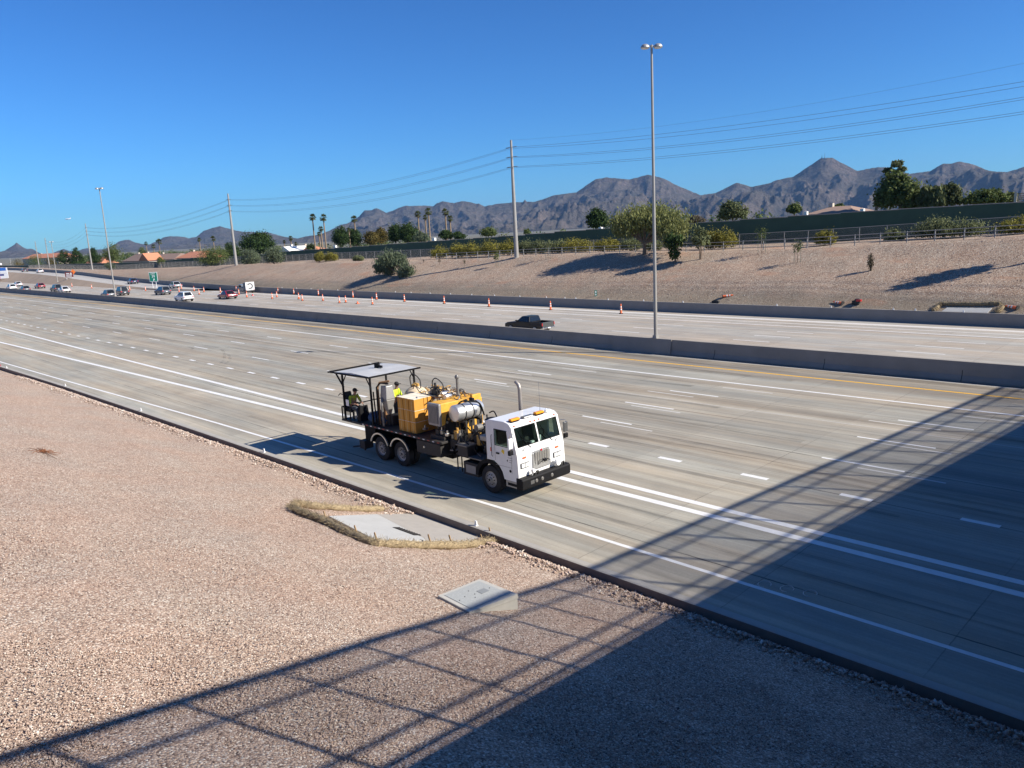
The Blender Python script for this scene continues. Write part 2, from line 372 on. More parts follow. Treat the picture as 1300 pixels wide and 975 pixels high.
def text_mesh(txt, size, m, parent, loc, xdir, updir, name, depth_=.01):
    cu = bpy.data.curves.new('t', 'FONT'); cu.body = txt; cu.size = size; cu.align_x = 'CENTER'; cu.align_y = 'CENTER'; cu.extrude = depth_
    to = bpy.data.objects.new('t', cu); COL.objects.link(to)
    me = bpy.data.meshes.new_from_object(to.evaluated_get(bpy.context.evaluated_depsgraph_get()))
    bpy.data.objects.remove(to); bpy.data.curves.remove(cu)
    me.materials.clear(); me.materials.append(m)
    x = Vector(xdir).normalized(); u = Vector(updir).normalized(); z = x.cross(u)
    me.transform(Matrix(((x.x, u.x, z.x, loc[0]), (x.y, u.y, z.y, loc[1]), (x.z, u.z, z.z, loc[2]), (0, 0, 0, 1))))
    o = bpy.data.objects.new(name, me); COL.objects.link(o); o.parent = parent; return o

# ------------------------------------------------------------------ road geometry
def bend(X): return interp(X, [(-900, 6), (-400, 3.2), (-250, 2.7), (-195, 2.5), (-150, 1.9), (-105, 1.16), (-70, .58), (-50, .24), (-30, 0), (100, 0)])
KERB = [(-900, 2), (-200, 9.6), (-120, 12.9), (-78, 14.2), (-62, 14.7), (-47, 14.95), (-30, 15.15), (100, 15.2)]
EDGE = [(-900, 5), (-200, 11.0), (-120, 14.0), (-82, 15.05), (-66, 15.56), (-41, 16.54), (-28, 16.84), (-16, 17.04), (100, 17.04)]
G1 = [(-900, 14), (-200, 17.0), (-101, 18.9), (-59, 19.95), (-40, 20.38), (-19, 20.66), (100, 20.70)]
G2 = [(-900, 32), (-200, 25.3), (-122, 23.14), (-85, 22.4), (-57, 21.98), (-35, 21.6), (-12, 21.38), (100, 21.30)]
def line(base): return lambda X: base + bend(X)
def poly(pts): return lambda X: interp(X, pts)
XS = sorted(set(list(np.arange(-30, 64, 4.0)) + list(np.arange(-130, -30, 5.0)) + list(np.arange(-420, -130, 10.0)) + list(np.arange(-900, -420, 40.0))))
YMED = 46.05
FB = [(-900, 118), (-500, 93), (-310, 79.5), (-261, 77.5), (-233, 76), (-198, 74), (-172, 72.2), (-145, 71.0), (-110, 69.8), (-54, 69.3), (0, 69.0), (100, 69.0)]
FBZ = [(-900, 3.4), (-400, 3.3), (-310, 2.8), (-277, 2.15), (-261, 1.65), (-233, 1.0), (-198, .45), (-167, .2), (-145, 0), (100, 0)]
GORE = [(-900, 74), (-344, 68.6), (-297, 68.2), (-230, 67.0), (-190, 66.5), (-175, 67.6), (-165, 71.2), (100, 68.0)]   # outer edge of the through lanes
CREST = [(-900, 3.8), (-310, 3.6), (-283, 3.5), (-227, 3.85), (-177, 4.55), (-148, 4.8), (-127, 4.85), (-101, 5.05), (-76, 5.5), (-50, 5.6), (-41, 5.75), (-32, 6.0), (-25, 6.2), (-18, 6.42), (30, 6.9), (100, 7)]
WALLT = [(-900, 4.6), (-500, 4.6), (-330, 5.05), (-280, 5.1), (-243, 6.15), (-200, 6.15), (-199, 6.9), (-174, 7.25), (-153, 7.6), (-122, 8.15), (-99, 8.5), (-85, 8.9), (-65, 9.05), (-49, 9.35), (-39, 9.5), (-22, 9.62), (60, 9.9), (100, 9.9)]
def fby(X): return interp(X, FB)
def fbz(X): return interp(X, FBZ)
def crestY(X): return max(83.0, fby(X) + 4)
def crest(X): return max(interp(X, CREST), fbz(X) + .9)
def wallY(X): return max(100.0, fby(X) + 12)
def wallbase(X): return min(interp(X, WALLT) - 2.6, crest(X) + .2)
def slope_z(X, Y):                          # far embankment
    y0, z0 = fby(X) + .35, fbz(X) + .95
    y1, z1 = crestY(X), crest(X)
    if Y <= y0: return z0
    if Y <= y1:
        t = (Y - y0) / (y1 - y0); return z0 + (z1 - z0) * (t + .10 * math.sin(PI * t) * (1 - t))
    return z1 + (wallbase(X) - z1) * min(1, (Y - y1) / (wallY(X) - y1))
def near_z(X, Y): 
    yk = interp(X, KERB); t = yk - Y
    return -.25 + (.30 * t if t < 18 else 5.4 + .25 * (1 - math.exp(-(t - 18) / 4)))

def with_rc(o, P, shift):                   # road coordinates (along, across with the bend taken out) for the pavement pattern
    a = o.data.attributes.new('rc', 'FLOAT_VECTOR', 'POINT')
    Q = P.reshape(-1, 3).copy(); Q[:, 1] -= shift.reshape(-1); Q[:, 2] = 0
    a.data.foreach_set('vector', Q.astype(np.float32).ravel()); return o
# near carriageway
ty = np.linspace(0, 1, 17)
P = np.zeros((len(XS), 17, 3)); S = np.zeros((len(XS), 17))
for i, X in enumerate(XS):
    y0 = interp(X, KERB) + .28; y1 = YMED + bend(X) + .1
    P[i, :, 0] = X; P[i, :, 1] = y0 + (y1 - y0) * ty; S[i] = bend(X) * ty
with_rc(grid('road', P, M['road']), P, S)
P = np.zeros((len(XS), 9, 3)); S = np.zeros((len(XS), 9))
for i, X in enumerate(XS):
    y0 = YMED + bend(X) + .5; y1 = min(interp(X, GORE), fby(X) + .05)
    P[i, :, 0] = X; P[i, :, 1] = np.linspace(y0, y1, 9); S[i] = bend(X)
    P[i, :, 2] = 0
with_rc(grid('far_road', P, M['farroad']), P, S)
# gore dirt and exit ramp beyond the through lanes
gx = [X for X in XS if X <= -165]
Pd = np.zeros((len(gx), 6, 3)); Pr = np.zeros((len(gx), 4, 3))
for i, X in enumerate(gx):
    y0 = interp(X, GORE); yb = fby(X); wr = min(6.5, max(.5, (yb - y0))); yr = yb - wr
    Pd[i, :, 0] = X; Pd[i, :, 1] = np.linspace(y0, max(yr, y0 + .02), 6); Pd[i, :, 2] = np.linspace(-.004, fbz(X), 6)
    Pr[i, :, 0] = X; Pr[i, :, 1] = np.linspace(max(yr, y0 + .02), yb + .05, 4); Pr[i, :, 2] = fbz(X) + .004
grid('gore_dirt', Pd, M['dirt']); grid('ramp_road', Pr, M['ramp'])
# near gravel bank
gxs = np.concatenate([np.arange(-420, -62, 6.0), np.arange(-62, 8, .3), np.arange(8, 64, 4.0)])
gys = np.concatenate([np.linspace(0, 18, 70), np.array([20, 24, 30, 60.])])
P = np.zeros((len(gxs), len(gys), 3))
for i, X in enumerate(gxs):
    yk = interp(X, KERB)
    for j, t in enumerate(gys): P[i, j] = (X, yk - t, near_z(X, yk - t))
nz = NP.normal(0, 1, P.shape[:2]) * .010
k1 = np.sin(P[..., 0] * .9 + 2 * np.sin(P[..., 1] * .5)) * .025 + np.sin(P[..., 1] * 1.7 + P[..., 0] * .3) * .02
edge = np.clip(gys / 1.2, 0, 1)[None, :]
ridge = np.exp(-((gys - .55) / .35) ** 2)[None, :] * (.06 + .04 * np.sin(P[..., 0] * 1.7) * np.sin(P[..., 0] * .61))
pit = (P[..., 0] > -20.9) & (P[..., 0] < -17.0) & (gys[None, :] < 4.1)
P[..., 2] += np.where(pit, -.13, (nz + k1) * edge + ridge)
grid('gravel_ground', P, M['gravel'])
# far embankment with the bench up to the wall and the desert beyond it
exs = np.concatenate([np.arange(-900, -420, 20.0), np.arange(-420, -150, 5.0), np.arange(-150, 64, 1.5)])
P = np.zeros((len(exs), 36, 3))
for i, X in enumerate(exs):
    y0 = fby(X) + .3; y1 = crestY(X); y2 = wallY(X) + 1
    yy = np.concatenate([np.linspace(y0, y1, 24), np.linspace(y1, y2, 13)[1:]])
    P[i, :, 0] = X; P[i, :, 1] = yy; P[i, :, 2] = [slope_z(X, Y) for Y in yy]
und = (np.sin(P[..., 0] * .35 + np.sin(P[..., 1] * .8) * 1.3) * .05 + np.sin(P[..., 0] * .11 + P[..., 1] * .33) * .08 + NP.normal(0, .02, P.shape[:2]))
P[..., 2] += und * np.clip((P[..., 1] - P[:, :1, 1]) / 2, 0, 1)
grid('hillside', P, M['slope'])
gx = np.concatenate([[-14000, -6000, -2500, -1400], np.arange(-900, 64, 30.0), [400, 2500, 9000]])
gy = [100.5, 130, 200, 400, 900, 2000, 4000, 6500, 14000]
P = np.zeros((len(gx), len(gy), 3))
for i, X in enumerate(gx):
    for j, Y in enumerate(gy):
        b = wallbase(max(-900, min(60, X)))
        P[i, j] = (X, wallY(max(-900, min(60, X))) + .9 if j == 0 else max(Y, wallY(max(-900, min(60, X))) + 2), b + (2.5 - b) * min(1, j / 5))
grid('ground', P, M['desert'])
low = MB().box(-14000, 9000, -9000, 130, -1.2, -1.0); struct(low.build('lower_ground', M['desert']))

# kerb
kx = [X for X in XS if X > -420]
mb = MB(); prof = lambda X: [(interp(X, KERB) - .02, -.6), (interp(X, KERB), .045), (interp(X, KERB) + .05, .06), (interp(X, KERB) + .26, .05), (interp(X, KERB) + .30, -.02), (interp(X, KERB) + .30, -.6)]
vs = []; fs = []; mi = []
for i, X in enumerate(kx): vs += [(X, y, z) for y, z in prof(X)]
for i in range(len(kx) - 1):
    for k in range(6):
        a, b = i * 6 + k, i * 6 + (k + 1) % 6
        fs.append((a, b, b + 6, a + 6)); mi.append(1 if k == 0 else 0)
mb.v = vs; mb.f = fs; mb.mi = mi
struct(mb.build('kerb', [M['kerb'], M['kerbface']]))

# painted markings
def strip(mb, f, x0, x1, w, z, step=4.0, mi=0):
    n = max(1, int(math.ceil((x1 - x0) / step))); xs = np.linspace(x0, x1, n + 1)
    vs = []
    for X in xs: y = f(X); vs += [(X, y - w / 2, z), (X, y + w / 2, z)]
    mb.add(vs, [(2 * i, 2 * i + 2, 2 * i + 3, 2 * i + 1) for i in range(n)], mi)
wl = MB(); gh = MB(); yl = MB()
strip(wl, poly(EDGE), -420, 40, .15, .004)
strip(wl, poly(G1), -420, 40, .30, .004); strip(wl, poly(G2), -420, 40, .28, .004)
strip(wl, line(39.55), -420, 40, .19, .004)
x = -5.5
while x > -260: strip(wl, lambda X: 25.0 + .85 * bend(X), x - 1.05, x, .24, .004, 9); x -= 3.66
strip(wl, lambda X: 25.0, -2.9, -1.85, .24, .004, 9)
for base, x0, w in ((28.62, -9.4, .13), (32.27, -9.5, .13), (35.95, -9.15, .13)):
    x = x0 + 12.19 * 2
    while x > -400: strip(wl, line(base), x - 3.05, x, w, .004, 9); x -= 12.19
for base, x0 in ((28.15, -7.9), (31.8, -8.8), (35.2, -10.2), (38.2, -7.2)):
    x = x0 + 12.19
    while x > -46: strip(gh, line(base), x - 3.0, x, .11, .003, 9); x -= 12.19
for base, w in ((45.55, .12), (34.1, .05)): strip(gh, line(base), -300, 40, w, .003)
strip(yl, line(43.15), -420, 40, .19, .004)
struct(wl.build('road_markings', M['paint'])); struct(gh.build('road_lines', M['ghost'])); struct(yl.build('yellow_edge_line', M['yellow']))
fw = MB(); fg = MB()
strip(fw, line(63.3), -165, 40, .22, .004); strip(fg, line(66.9), -160, 40, .9, .003); strip(fg, line(65.0), -160, 40, .25, .003); strip(fw, line(48.4), -420, 40, .12, .004)
for base, x0 in ((54.5, -15.8), (57.3, -15.5), (60.0, -14.9)):
    x = x0 + 12.19
    while x > -380: strip(fw, line(base), x - 3.05, x, .14, .004, 9); x -= 12.19
strip(fw, lambda X: interp(X, GORE) - .5, -420, -178, .2, .004)
struct(fw.build('far_road_markings', M['paint'])); struct(fg.build('road_lines', M['ghost']))
N = NT('tyre_rubber_marks'); tcP = N.n('NewGeometry').outputs['Position']
N.b.inputs['Base Color'].default_value = (.075, .068, .062, 1); N.b.inputs['Roughness'].default_value = .8; N.b.inputs['Specular IOR Level'].default_value = .2
nA = N.noise(N.mapping(tcP, (.10, 2.5, 1)), 1.0, 5, .65); nB = N.noise(N.mapping(tcP, (1.2, 14, 1)), 1.0, 4, .7)
N.l(N.math('MULTIPLY', N.mr(nA, .42, .66, 0, .37), N.mr(nB, .3, .6, .3, 1)), N.b.inputs['Alpha'])
tmk = MB(); R9 = random.Random(21)
for y, x0, x1, w in [(26.9, -26, 2, .55), (26.1, -24, -4, .35), (27.6, -20, 6, .3), (30.3, -70, -14, .5), (30.9, -30, 8, .3), (33.6, -80, -20, .45), (34.9, -44, 0, .4), (37.6, -90, -24, .5), (38.6, -60, 4, .35), (41.4, -110, -40, .7), (42.2, -80, -20, .8), (44.4, -140, -40, 1.0), (44.9, -60, 0, .5), (22.9, -60, -26, .3), (23.9, -50, -8, .3), (29.6, -160, -70, .6), (33.0, -180, -80, .6), (36.9, -200, -90, .6), (18.3, -40, 4, .25), (19.6, -30, -6, .2)]:
    sl_ = R9.uniform(-.006, .006); strip(tmk, (lambda y, sl_, x0: (lambda X: y + bend(X) + sl_ * (X - x0)))(y, sl_, x0), x0, x1, w, .0025)
for (u, v, ru, rv) in ((283, 455, 9, 7), (279, 452, 6, 9), (238, 442.5, 7, 1.5), (386, 447.5, 10, 1.8), (1060, 491, 9, .8)):
    a = [gp(u + ru * math.cos(t), v + rv * math.sin(t)) for t in np.linspace(-1.4, 1.4, 9)]
    for i in range(8):
        d = (a[i + 1] - a[i]); d /= np.linalg.norm(d); n_ = np.array([-d[1], d[0], 0]) * .12; z_ = np.array([0, 0, .0028])
        tmk.add([a[i] - n_ + z_, a[i + 1] - n_ + z_, a[i + 1] + n_ + z_, a[i] + n_ + z_], [(0, 1, 2, 3)])
struct(tmk.build('road_tyre_marks', N.m))
sc_ = MB()                                  # chalk survey scribble beside the edge line
q = gp(994, 749)
for k in range(3):
    a = [(q[0] + .55 * k - .5 + .16 * math.cos(t), q[1] + .12 * k + .2 * math.sin(t), .006) for t in np.linspace(0, 5.2, 9)]
    sc_.tube(a, .012, 4)
struct(sc_.build('chalk_scribble', M['ghost']))

# ------------------------------------------------------------------ barriers
def loft(name, stations, prof_fn, m, parent=None, o=(0, 0, 0), close=True):
    vs = []; fs = []; k = None
    for X in stations:
        p = prof_fn(X); k = len(p); vs += [(X, y, z) for y, z in p]
    for i in range(len(stations) - 1):
        for j in range(k if close else k - 1):
            a, b = i * k + j, i * k + (j + 1) % k; fs.append((a, b, b + k, a + k))
    fs += [tuple(range(k))[::-1], tuple((len(stations) - 1) * k + j for j in range(k))]
    mb = MB(); mb.v = vs; mb.f = fs; mb.mi = [0] * len(fs)
    return mb.build(name, m, parent, o)
bx = [X for X in XS if X > -420 and X < 40]
md = thing('concrete_barrier', 'long grey concrete median barrier between the two carriageways', 'barrier', (0, YMED, 0))
def mprof(X):
    y = YMED + bend(X)
    return [(y, 0), (y, .08), (y + .14, .33), (y + .22, 1.07), (y + .42, 1.07), (y + .5, .33), (y + .64, .08), (y + .64, 0)]
loft('barrier_wall', bx, mprof, M['barrier'], md, (0, YMED, 0))
for X in list(np.arange(-12.5, -240, -7.6)) + [-4.9, 2.7]:
    y = YMED + bend(X)
    jm = MB().prism([(y - .003, .0), (y - .003, .085), (y + .137, .332), (y + .217, 1.0), (y + .3, 1.0), (y + .3, 0)], X - .02, X + .02, 'x'); jm.build('joint', M['joint'], md, (0, YMED, 0))
for X0, X1 in ((-36.4, -31.2),):
    y = YMED
    pb = MB().hexa([(X0, y - .05, 0), (X1, y - .05, 0), (X1, y + .69, 0), (X0, y + .69, 0)], [(X0, y + .16, 1.09), (X1, y + .16, 1.09), (X1, y + .48, 1.09), (X0, y + .48, 1.09)])
    pb.build('pole_block', M['barrier'], md, (0, YMED, 0))
fx = [X for X in XS if X > -500 and X < 40]
loft('barrier_wall', fx, lambda X: [(fby(X), fbz(X) - .02), (fby(X) + .05, fbz(X) + 1.02), (fby(X) + .28, fbz(X) + 1.02), (fby(X) + .40, fbz(X) - .02)], M['farbarrier'], None, (0, 69, 0))
fb = COL.objects[-1] if False else [o for o in bpy.data.objects if o.name.startswith('barrier_wall')][-1]; fb.name = 'roadside_barrier'; tag(fb, 'low grey concrete barrier along the far road edge below the gravel slope', 'barrier')

# bridge the photographer stands on: its fence and deck throw the shadow across the foreground
br = thing('overpass_bridge', 'overpass with chain link fence whose shadow crosses the road and gravel', 'bridge', (0.45, 0, 9.4))
BO = (0.45, 0, 9.4); bxl = lambda y: .45 + .084 * y
dk = MB(); y0, y1 = -45, 150
dk.hexa([(bxl(y0), y0, 7.5), (bxl(y0) + 44, y0, 7.5), (bxl(y1) + 44, y1, 7.5), (bxl(y1), y1, 7.5)], [(bxl(y0), y0, 8.6), (bxl(y0) + 44, y0, 8.6), (bxl(y1) + 44, y1, 8.6), (bxl(y1), y1, 8.6)])
dk.build('deck', M['bridge'], br, BO)
pp = MB()
for a, b in ((0, .3), (43.7, 44)):
    pp.hexa([(bxl(y0) + a, y0, 8.602), (bxl(y0) + b, y0, 8.602), (bxl(y1) + b, y1, 8.602), (bxl(y1) + a, y1, 8.602)], [(bxl(y0) + a, y0, 9.40), (bxl(y0) + b, y0, 9.40), (bxl(y1) + b, y1, 9.40), (bxl(y1) + a, y1, 9.40)])
pp.build('parapet', M['bridge'], br, BO)
for z, r in ((12.08, .085), (11.42, .042), (10.0, .042), (9.58, .055)):
    MB().tube([(bxl(y0) + .1, y0, z), (bxl(y1) + .1, y1, z)], r, 8).build('rail', M['galv'], br, BO)
y = 22.42 - 1.97 * 22
while y < 96: MB().tube([(bxl(y) + .1, y, 9.402), (bxl(y) + .1, y, 12.05)], .05, 6).build('post', M['galv'], br, BO); y += 1.97
WV = []; WF = []
hw = .0046; lo, hi = 9.58, 12.08
for s in (1, -1):
    for yy in np.arange(-22, 92, .071):
        a = np.array([bxl(yy) + .1, yy, lo]); yb = yy + s * (hi - lo); b = np.array([bxl(yb) + .1, yb, hi])
        n = np.array([0, hi - lo, -s * (hi - lo)]); n = n / np.linalg.norm(n) * hw; k = len(WV)
        ox = np.array([.004 * s, 0, 0])
        WV += [a - n + ox, a + n + ox, b + n + ox, b - n + ox, a - n + ox + [hw * 1.5, 0, 0], a + n + ox + [hw * 1.5, 0, 0], b + n + ox + [hw * 1.5, 0, 0], b - n + ox + [hw * 1.5, 0, 0]]
        WF += [(k, k + 1, k + 2, k + 3), (k + 4, k + 7, k + 6, k + 5), (k, k + 3, k + 7, k + 4), (k + 1, k + 5, k + 6, k + 2)]
mesh_np('chain_link', WV, WF, M['galv'], br, BO)

# ------------------------------------------------------------------ stones
def stones(name, n, pick, smin, smax, seed):
    r = np.random.default_rng(seed)
    C, Sz = pick(n, r); n = len(C)
    base = np.array([[1, 0, 0], [0, 1, 0], [-1, 0, 0], [0, -1, 0], [0, 0, 1], [0, 0, -.6]], float)
    fc = np.array([[0, 1, 4], [1, 2, 4], [2, 3, 4], [3, 0, 4], [1, 0, 5], [2, 1, 5], [3, 2, 5], [0, 3, 5]])
    sz = Sz if Sz is not None else smin + (smax - smin) * r.random(n) ** 2
    V = base[None] * (1 + r.normal(0, .22, (n, 6, 1))) * np.stack([r.uniform(.7, 1.3, n), r.uniform(.7, 1.2, n), r.uniform(.5, .9, n)], -1)[:, None, :]
    a = r.uniform(0, 2 * PI, n); ca, sa = np.cos(a), np.sin(a)
    tl = r.normal(0, .4, n); V = V.copy()
    z = V[..., 2] + V[..., 0] * tl[:, None]
    X = V[..., 0] * ca[:, None] - V[..., 1] * sa[:, None]; Y = V[..., 0] * sa[:, None] + V[..., 1] * ca[:, None]
    V = np.stack([X, Y, z], -1) * sz[:, None, None] + C[:, None, :]
    Fc = (fc[None] + (np.arange(n) * 6)[:, None, None]).reshape(-1, 3)
    o = mesh_np(name, V.reshape(-1, 3), Fc, M['stone']); return tag(o, kind='stuff')
def pick_near(n, r):
    u = r.uniform(-80, 1380, n * 3); v = 440 + 560 * r.random(n * 3) ** .8
    out = []; nx_ = np.stack([u - 650, v - 487.5, np.full_like(u, F)], -1)
    B = np.stack([EX, EY, EZ], 1); rr = nx_ @ B
    t = (9.25 + .25 - .30 * 15.2) / (-rr[:, 2] - .30 * rr[:, 1]); Q = rr * t[:, None]; Q[:, 2] += 9.25
    yk = np.interp(Q[:, 0], [p[0] for p in KERB], [p[1] for p in KERB])
    dd = yk - Q[:, 1]
    ok = (dd > .1) & (dd < 17) & (Q[:, 0] > -90) & (Q[:, 0] < 6)
    slab = (Q[:, 0] > -20.6) & (Q[:, 0] < -17.2) & (dd < 4.1)
    bx_ = (Q[:, 0] > -12.75) & (Q[:, 0] < -11.35) & (Q[:, 1] > 9.5) & (Q[:, 1] < 10.95)
    Q = Q[ok & ~slab & ~bx_][:n]
    Q[:, 2] = [near_z(a, b) for a, b, c in Q]
    Q[:, 2] += .008
    return Q, .009 + .012 * r.random(len(Q)) ** 2
stones('loose_gravel', 75000, pick_near, 0, 0, 3)
def pick_kerb(n, r):
    X = -70 + 75 * r.random(n); yk = np.interp(X, [p[0] for p in KERB], [p[1] for p in KERB])
    t = np.abs(r.normal(.0, .42, n)) + .05
    ok = ~((X > -20.7) & (X < -17.0)); X, yk, t = X[ok], yk[ok], t[ok]
    return np.stack([X, yk - t, -.25 + .3 * t + .03 + .10 * np.exp(-((t - .5) / .35) ** 2)], -1), .022 + .048 * r.random(len(X)) ** 2.0
stones('kerb_gravel', 15000, pick_kerb, 0, 0, 5)
def pick_slope(n, r):
    X = -110 + 105 * r.random(n); t = r.random(n)
    C = np.array([(x, (y := fby(x) + .5 + k * (crestY(x) - fby(x) - .6)), slope_z(x, y) + .02) for x, k in zip(X, t)])
    return C, .025 + .035 * r.random(n) ** 2
stones('slope_gravel', 9000, pick_slope, 0, 0, 6)
# ------------------------------------------------------------------ light poles
def light_pole(label, base, top, group=None, arms=2, flip=1):
    t = thing('street_lamp', label, 'street light', base, 0, group)
    h = top - base[2]
    MB().box(-.22, .22, -.22, .22, 0, .05).tube([(.12, .12, .05), (.12, .12, .11)], .02, 6).tube([(-.12, -.12, .05), (-.12, -.12, .11)], .02, 6).box(-.16, .16, -.16, .16, .05, .22).build('base_plate', M['weather'], t)
    MB().tube([(0, 0, .05), (0, 0, h * .5), (0, 0, h)], [.135, .105, .075], 12).build('pole', M['weather'], t, smooth=True)
    a = Vector((EX[0], EY[0], 0)).normalized()
    ends = (-1, 1) if arms == 2 else (-1,)
    MB().tube([tuple(a * -.30 + Vector((0, 0, h - .08))), tuple(a * .30 + Vector((0, 0, h - .08)))], .045, 8).build('arm', M['galv'], t)
    for s in ends:
        c = a * s * .44
        l = MB().lathe([(.06, .12), (.16, .11), (.25, .04), (.30, -.05), (.31, -.10), (.28, -.14)], (c.x, c.y, h - .06), n=16).build('lamp_head', M['galv'], t, smooth=True)
        MB().lathe([(.26, -.142), (.22, -.18), (.10, -.20)], (c.x, c.y, h - .06), n=14).build('lens', M['head'], l)
    return t
light_pole('tall grey light pole with two lamp heads on the median barrier near the black pickup', (-32.65, 46.37, 1.09), 21.15)
light_pole('distant twin headed light pole on the median barrier by the dark cars at left', (-154.8, YMED + bend(-154.8) + .32, 1.08), 20.7)
light_pole('thin far light pole standing in the gravel between the freeway and the exit ramp', (-268, 66.8 + 1.0, 1.0), 13.2)

# ------------------------------------------------------------------ transmission poles and wires
PW = [(-83.4, 83.0, 5.3, 22.3, 'steel power pole on the slope crest between the bushes and the big feathery tree'),
      (-177.4, 83.0, 4.4, 21.1, 'steel power pole standing among the green trees on the left'),
      (-290.0, 84.5, 3.5, 19.0, 'steel power pole in front of the dark pines at far left'),
      (-372.0, 92, 3.2, 16.3, 'faint far power pole near the red roofed buildings, second from the left edge'),
      (-405.0, 96, 3.2, 15.6, 'faintest far power pole, nearest the left edge of the photo')]
ATT = {0: (21.27, 19.9, 18.5), 1: (19.77, 18.46, 17.2), 2: (17.7, 16.5, 15.3), 3: (15.2, 14.1, 13.0), 4: (14.6, 13.5, 12.4)}
for k, (x, y, z, t_, lab) in enumerate(PW):
    p = thing('power_pole', lab, 'power pole', (x, y, z - .1), 0, 'steel power poles along the crest')
    h = t_ - z + .1; w_ = 1 if k < 2 else .75
    MB().tube([(0, 0, 0), (0, 0, h * .5), (0, 0, h)], [w_ * .36, w_ * .27, w_ * .16], 12).build('pole', M['weather'], p, smooth=True)
    MB().lathe([(.52, 0), (.52, .12), (.36, .16)], (0, 0, 0), n=12).build('base_plate', M['weather'], p)
    for a in ATT[k]:
        zz = a - z + .1
        i = MB().tube([(-.45, 0, zz + .02), (.45, 0, zz + .02)], .035, 6).build('bracket', M['dark'], p)
        for s in (-1, 1): MB().tube([(s * .4, 0, zz + .02), (s * 1.1, 0, zz)], .055, 6).build('insulator', M['steel'], i)
def wire(name, label, pts, r, group='power line conductors'):
    o = MB().tube(pts, r, 5).build(name, M['wire'], None, pts[0]); tag(o, label, 'power line', group); return o
def quad3(p):                                # parabola through three (x,z) points
    c = np.polyfit([a for a, b in p], [b for a, b in p], 2); return lambda x: float(np.polyval(c, x))
NAMES = ('top', 'middle', 'bottom')
lv = [((-83.4, 21.30), (-40.9, 19.72), (-19.07, 19.89), 'upper wire of the top pair running right from the pole by the bushes'),
      ((-83.4, 21.15), (-40.9, 19.25), (-19.04, 19.50), 'lower wire of the top pair running right from the pole by the bushes'),
      ((-83.4, 19.95), (-40.9, 18.24), (-18.98, 18.57), 'upper wire of the middle pair running right from the pole by the bushes'),
      ((-83.4, 19.82), (-40.9, 18.02), (-18.96, 18.38), 'lower wire of the middle pair running right from the pole by the bushes'),
      ((-83.4, 18.55), (-40.9, 17.09), (-18.89, 17.34), 'upper wire of the bottom pair running right from the pole by the bushes'),
      ((-83.4, 18.42), (-40.9, 16.86), (-18.88, 17.15), 'lower wire of the bottom pair running right from the pole by the bushes')]
for i, (a, b, c, lab) in enumerate(lv):
    f = quad3((a, b, c)); wire('power_line', lab, [(x, 83.0 + (.05 if i % 2 else -.05), f(x)) for x in np.linspace(-83.4 + .3, 12, 36)], .016)
f = quad3(((-83.4, 22.3), (-40.92, 20.80), (-19.17, 21.43)))
wire('ground_wire', 'thin highest wire from the pole top rising to the right edge of the sky', [(x, 83.0, f(x)) for x in np.linspace(-83.3, 12, 36)], .008)
SP = [(0, 1, 'left of the tall pole by the bushes'), (1, 2, 'left of the pole among the green trees'), (2, 3, 'left of the pole by the pines')]
for a, b, txt in SP:
    xa, ya, xb, yb = PW[a][0], PW[a][1], PW[b][0], PW[b][1]
    for k in range(3):
        for s in (0, 1):
            if a == 2 and s: continue
            za, zb = ATT[a][k] - .14 * s, ATT[b][k] - .14 * s
            sag = (2.0 if a == 0 else 2.3) + .12 * s
            pts = [(xa + (xb - xa) * t, ya + (yb - ya) * t + .05 * s, za + (zb - za) * t - 4 * sag * t * (1 - t)) for t in np.linspace(.004, .996, 26)]
            wire('power_line', ('lower' if s else 'upper') + ' wire of the ' + NAMES[k] + ' pair ' + txt, pts, .016 if a == 0 else .018)

# ------------------------------------------------------------------ fences and wall on the crest
wl_ = thing('green_wall', 'long dark green sound wall behind the bushes above the gravel slope', 'wall', (-85, 100, 5.5))
WO = (-85, 100, 5.5)
wx = [X for X in XS if X > -560]
wm = MB(); wc = MB()
segs = list(np.arange(-560, 56, 7.0))
for a in segs:
    b = a + 7.0 - .0; m_ = (a + b) / 2
    zt = interp(m_, WALLT); zb = wallbase(m_) - .6; ya, yb = wallY(a), wallY(b)
    wm.hexa([(a, ya, zb), (b, yb, zb), (b, yb + .25, zb), (a, ya + .25, zb)], [(a, ya, zt - .09), (b, yb, zt - .09), (b, yb + .25, zt - .09), (a, ya + .25, zt - .09)])
    wc.hexa([(a, ya - .03, zt - .088), (b, yb - .03, zt - .088), (b, yb + .28, zt - .088), (a, ya + .28, zt - .088)], [(a, ya - .03, zt), (b, yb - .03, zt), (b, yb + .28, zt), (a, ya + .28, zt)])
wm.build('wall_panel', M['green'], wl_, WO); wc.build('coping', M['cap'], wl_, WO)
def fence_y(X): return crestY(X) + 1.3
rf = thing('rail_fence', 'grey pipe rail fence along the top of the gravel slope', 'fence', (-60, 84.3, 5.5)); RO = (-60, 84.3, 5.5)
X = -104.0; posts = []
while X < 40: posts.append(X); X += 2.6
for X in posts:
    z = slope_z(X, 84.3); MB().tube([(X, 84.3, z - .1), (X, 84.3, z + 1.12)], .06, 6).build('post', M['pipe'], rf, RO)
for h in (.28, .66, 1.05):
    MB().tube([(X, 84.3, slope_z(X, 84.3) + h) for X in posts], .034, 6).build('rail', M['pipe'], rf, RO)
cl = thing('chain_link_fence', 'tall grey chain link fence along the foot of the green wall', 'fence', (-100, 90, 5.2)); CO = (-100, 90, 5.2)
def cy(X): return max(91.0, fby(X) + 8)
def cz(X): return slope_z(X, cy(X))
cpx = list(np.arange(-270, 28, 3.0))[-99:]
for i, X in enumerate(cpx): MB().tube([(X, cy(X), cz(X) - .1), (X, cy(X), cz(X) + 1.75)], .04, 5).build('post', M['pipe'], cl, CO)
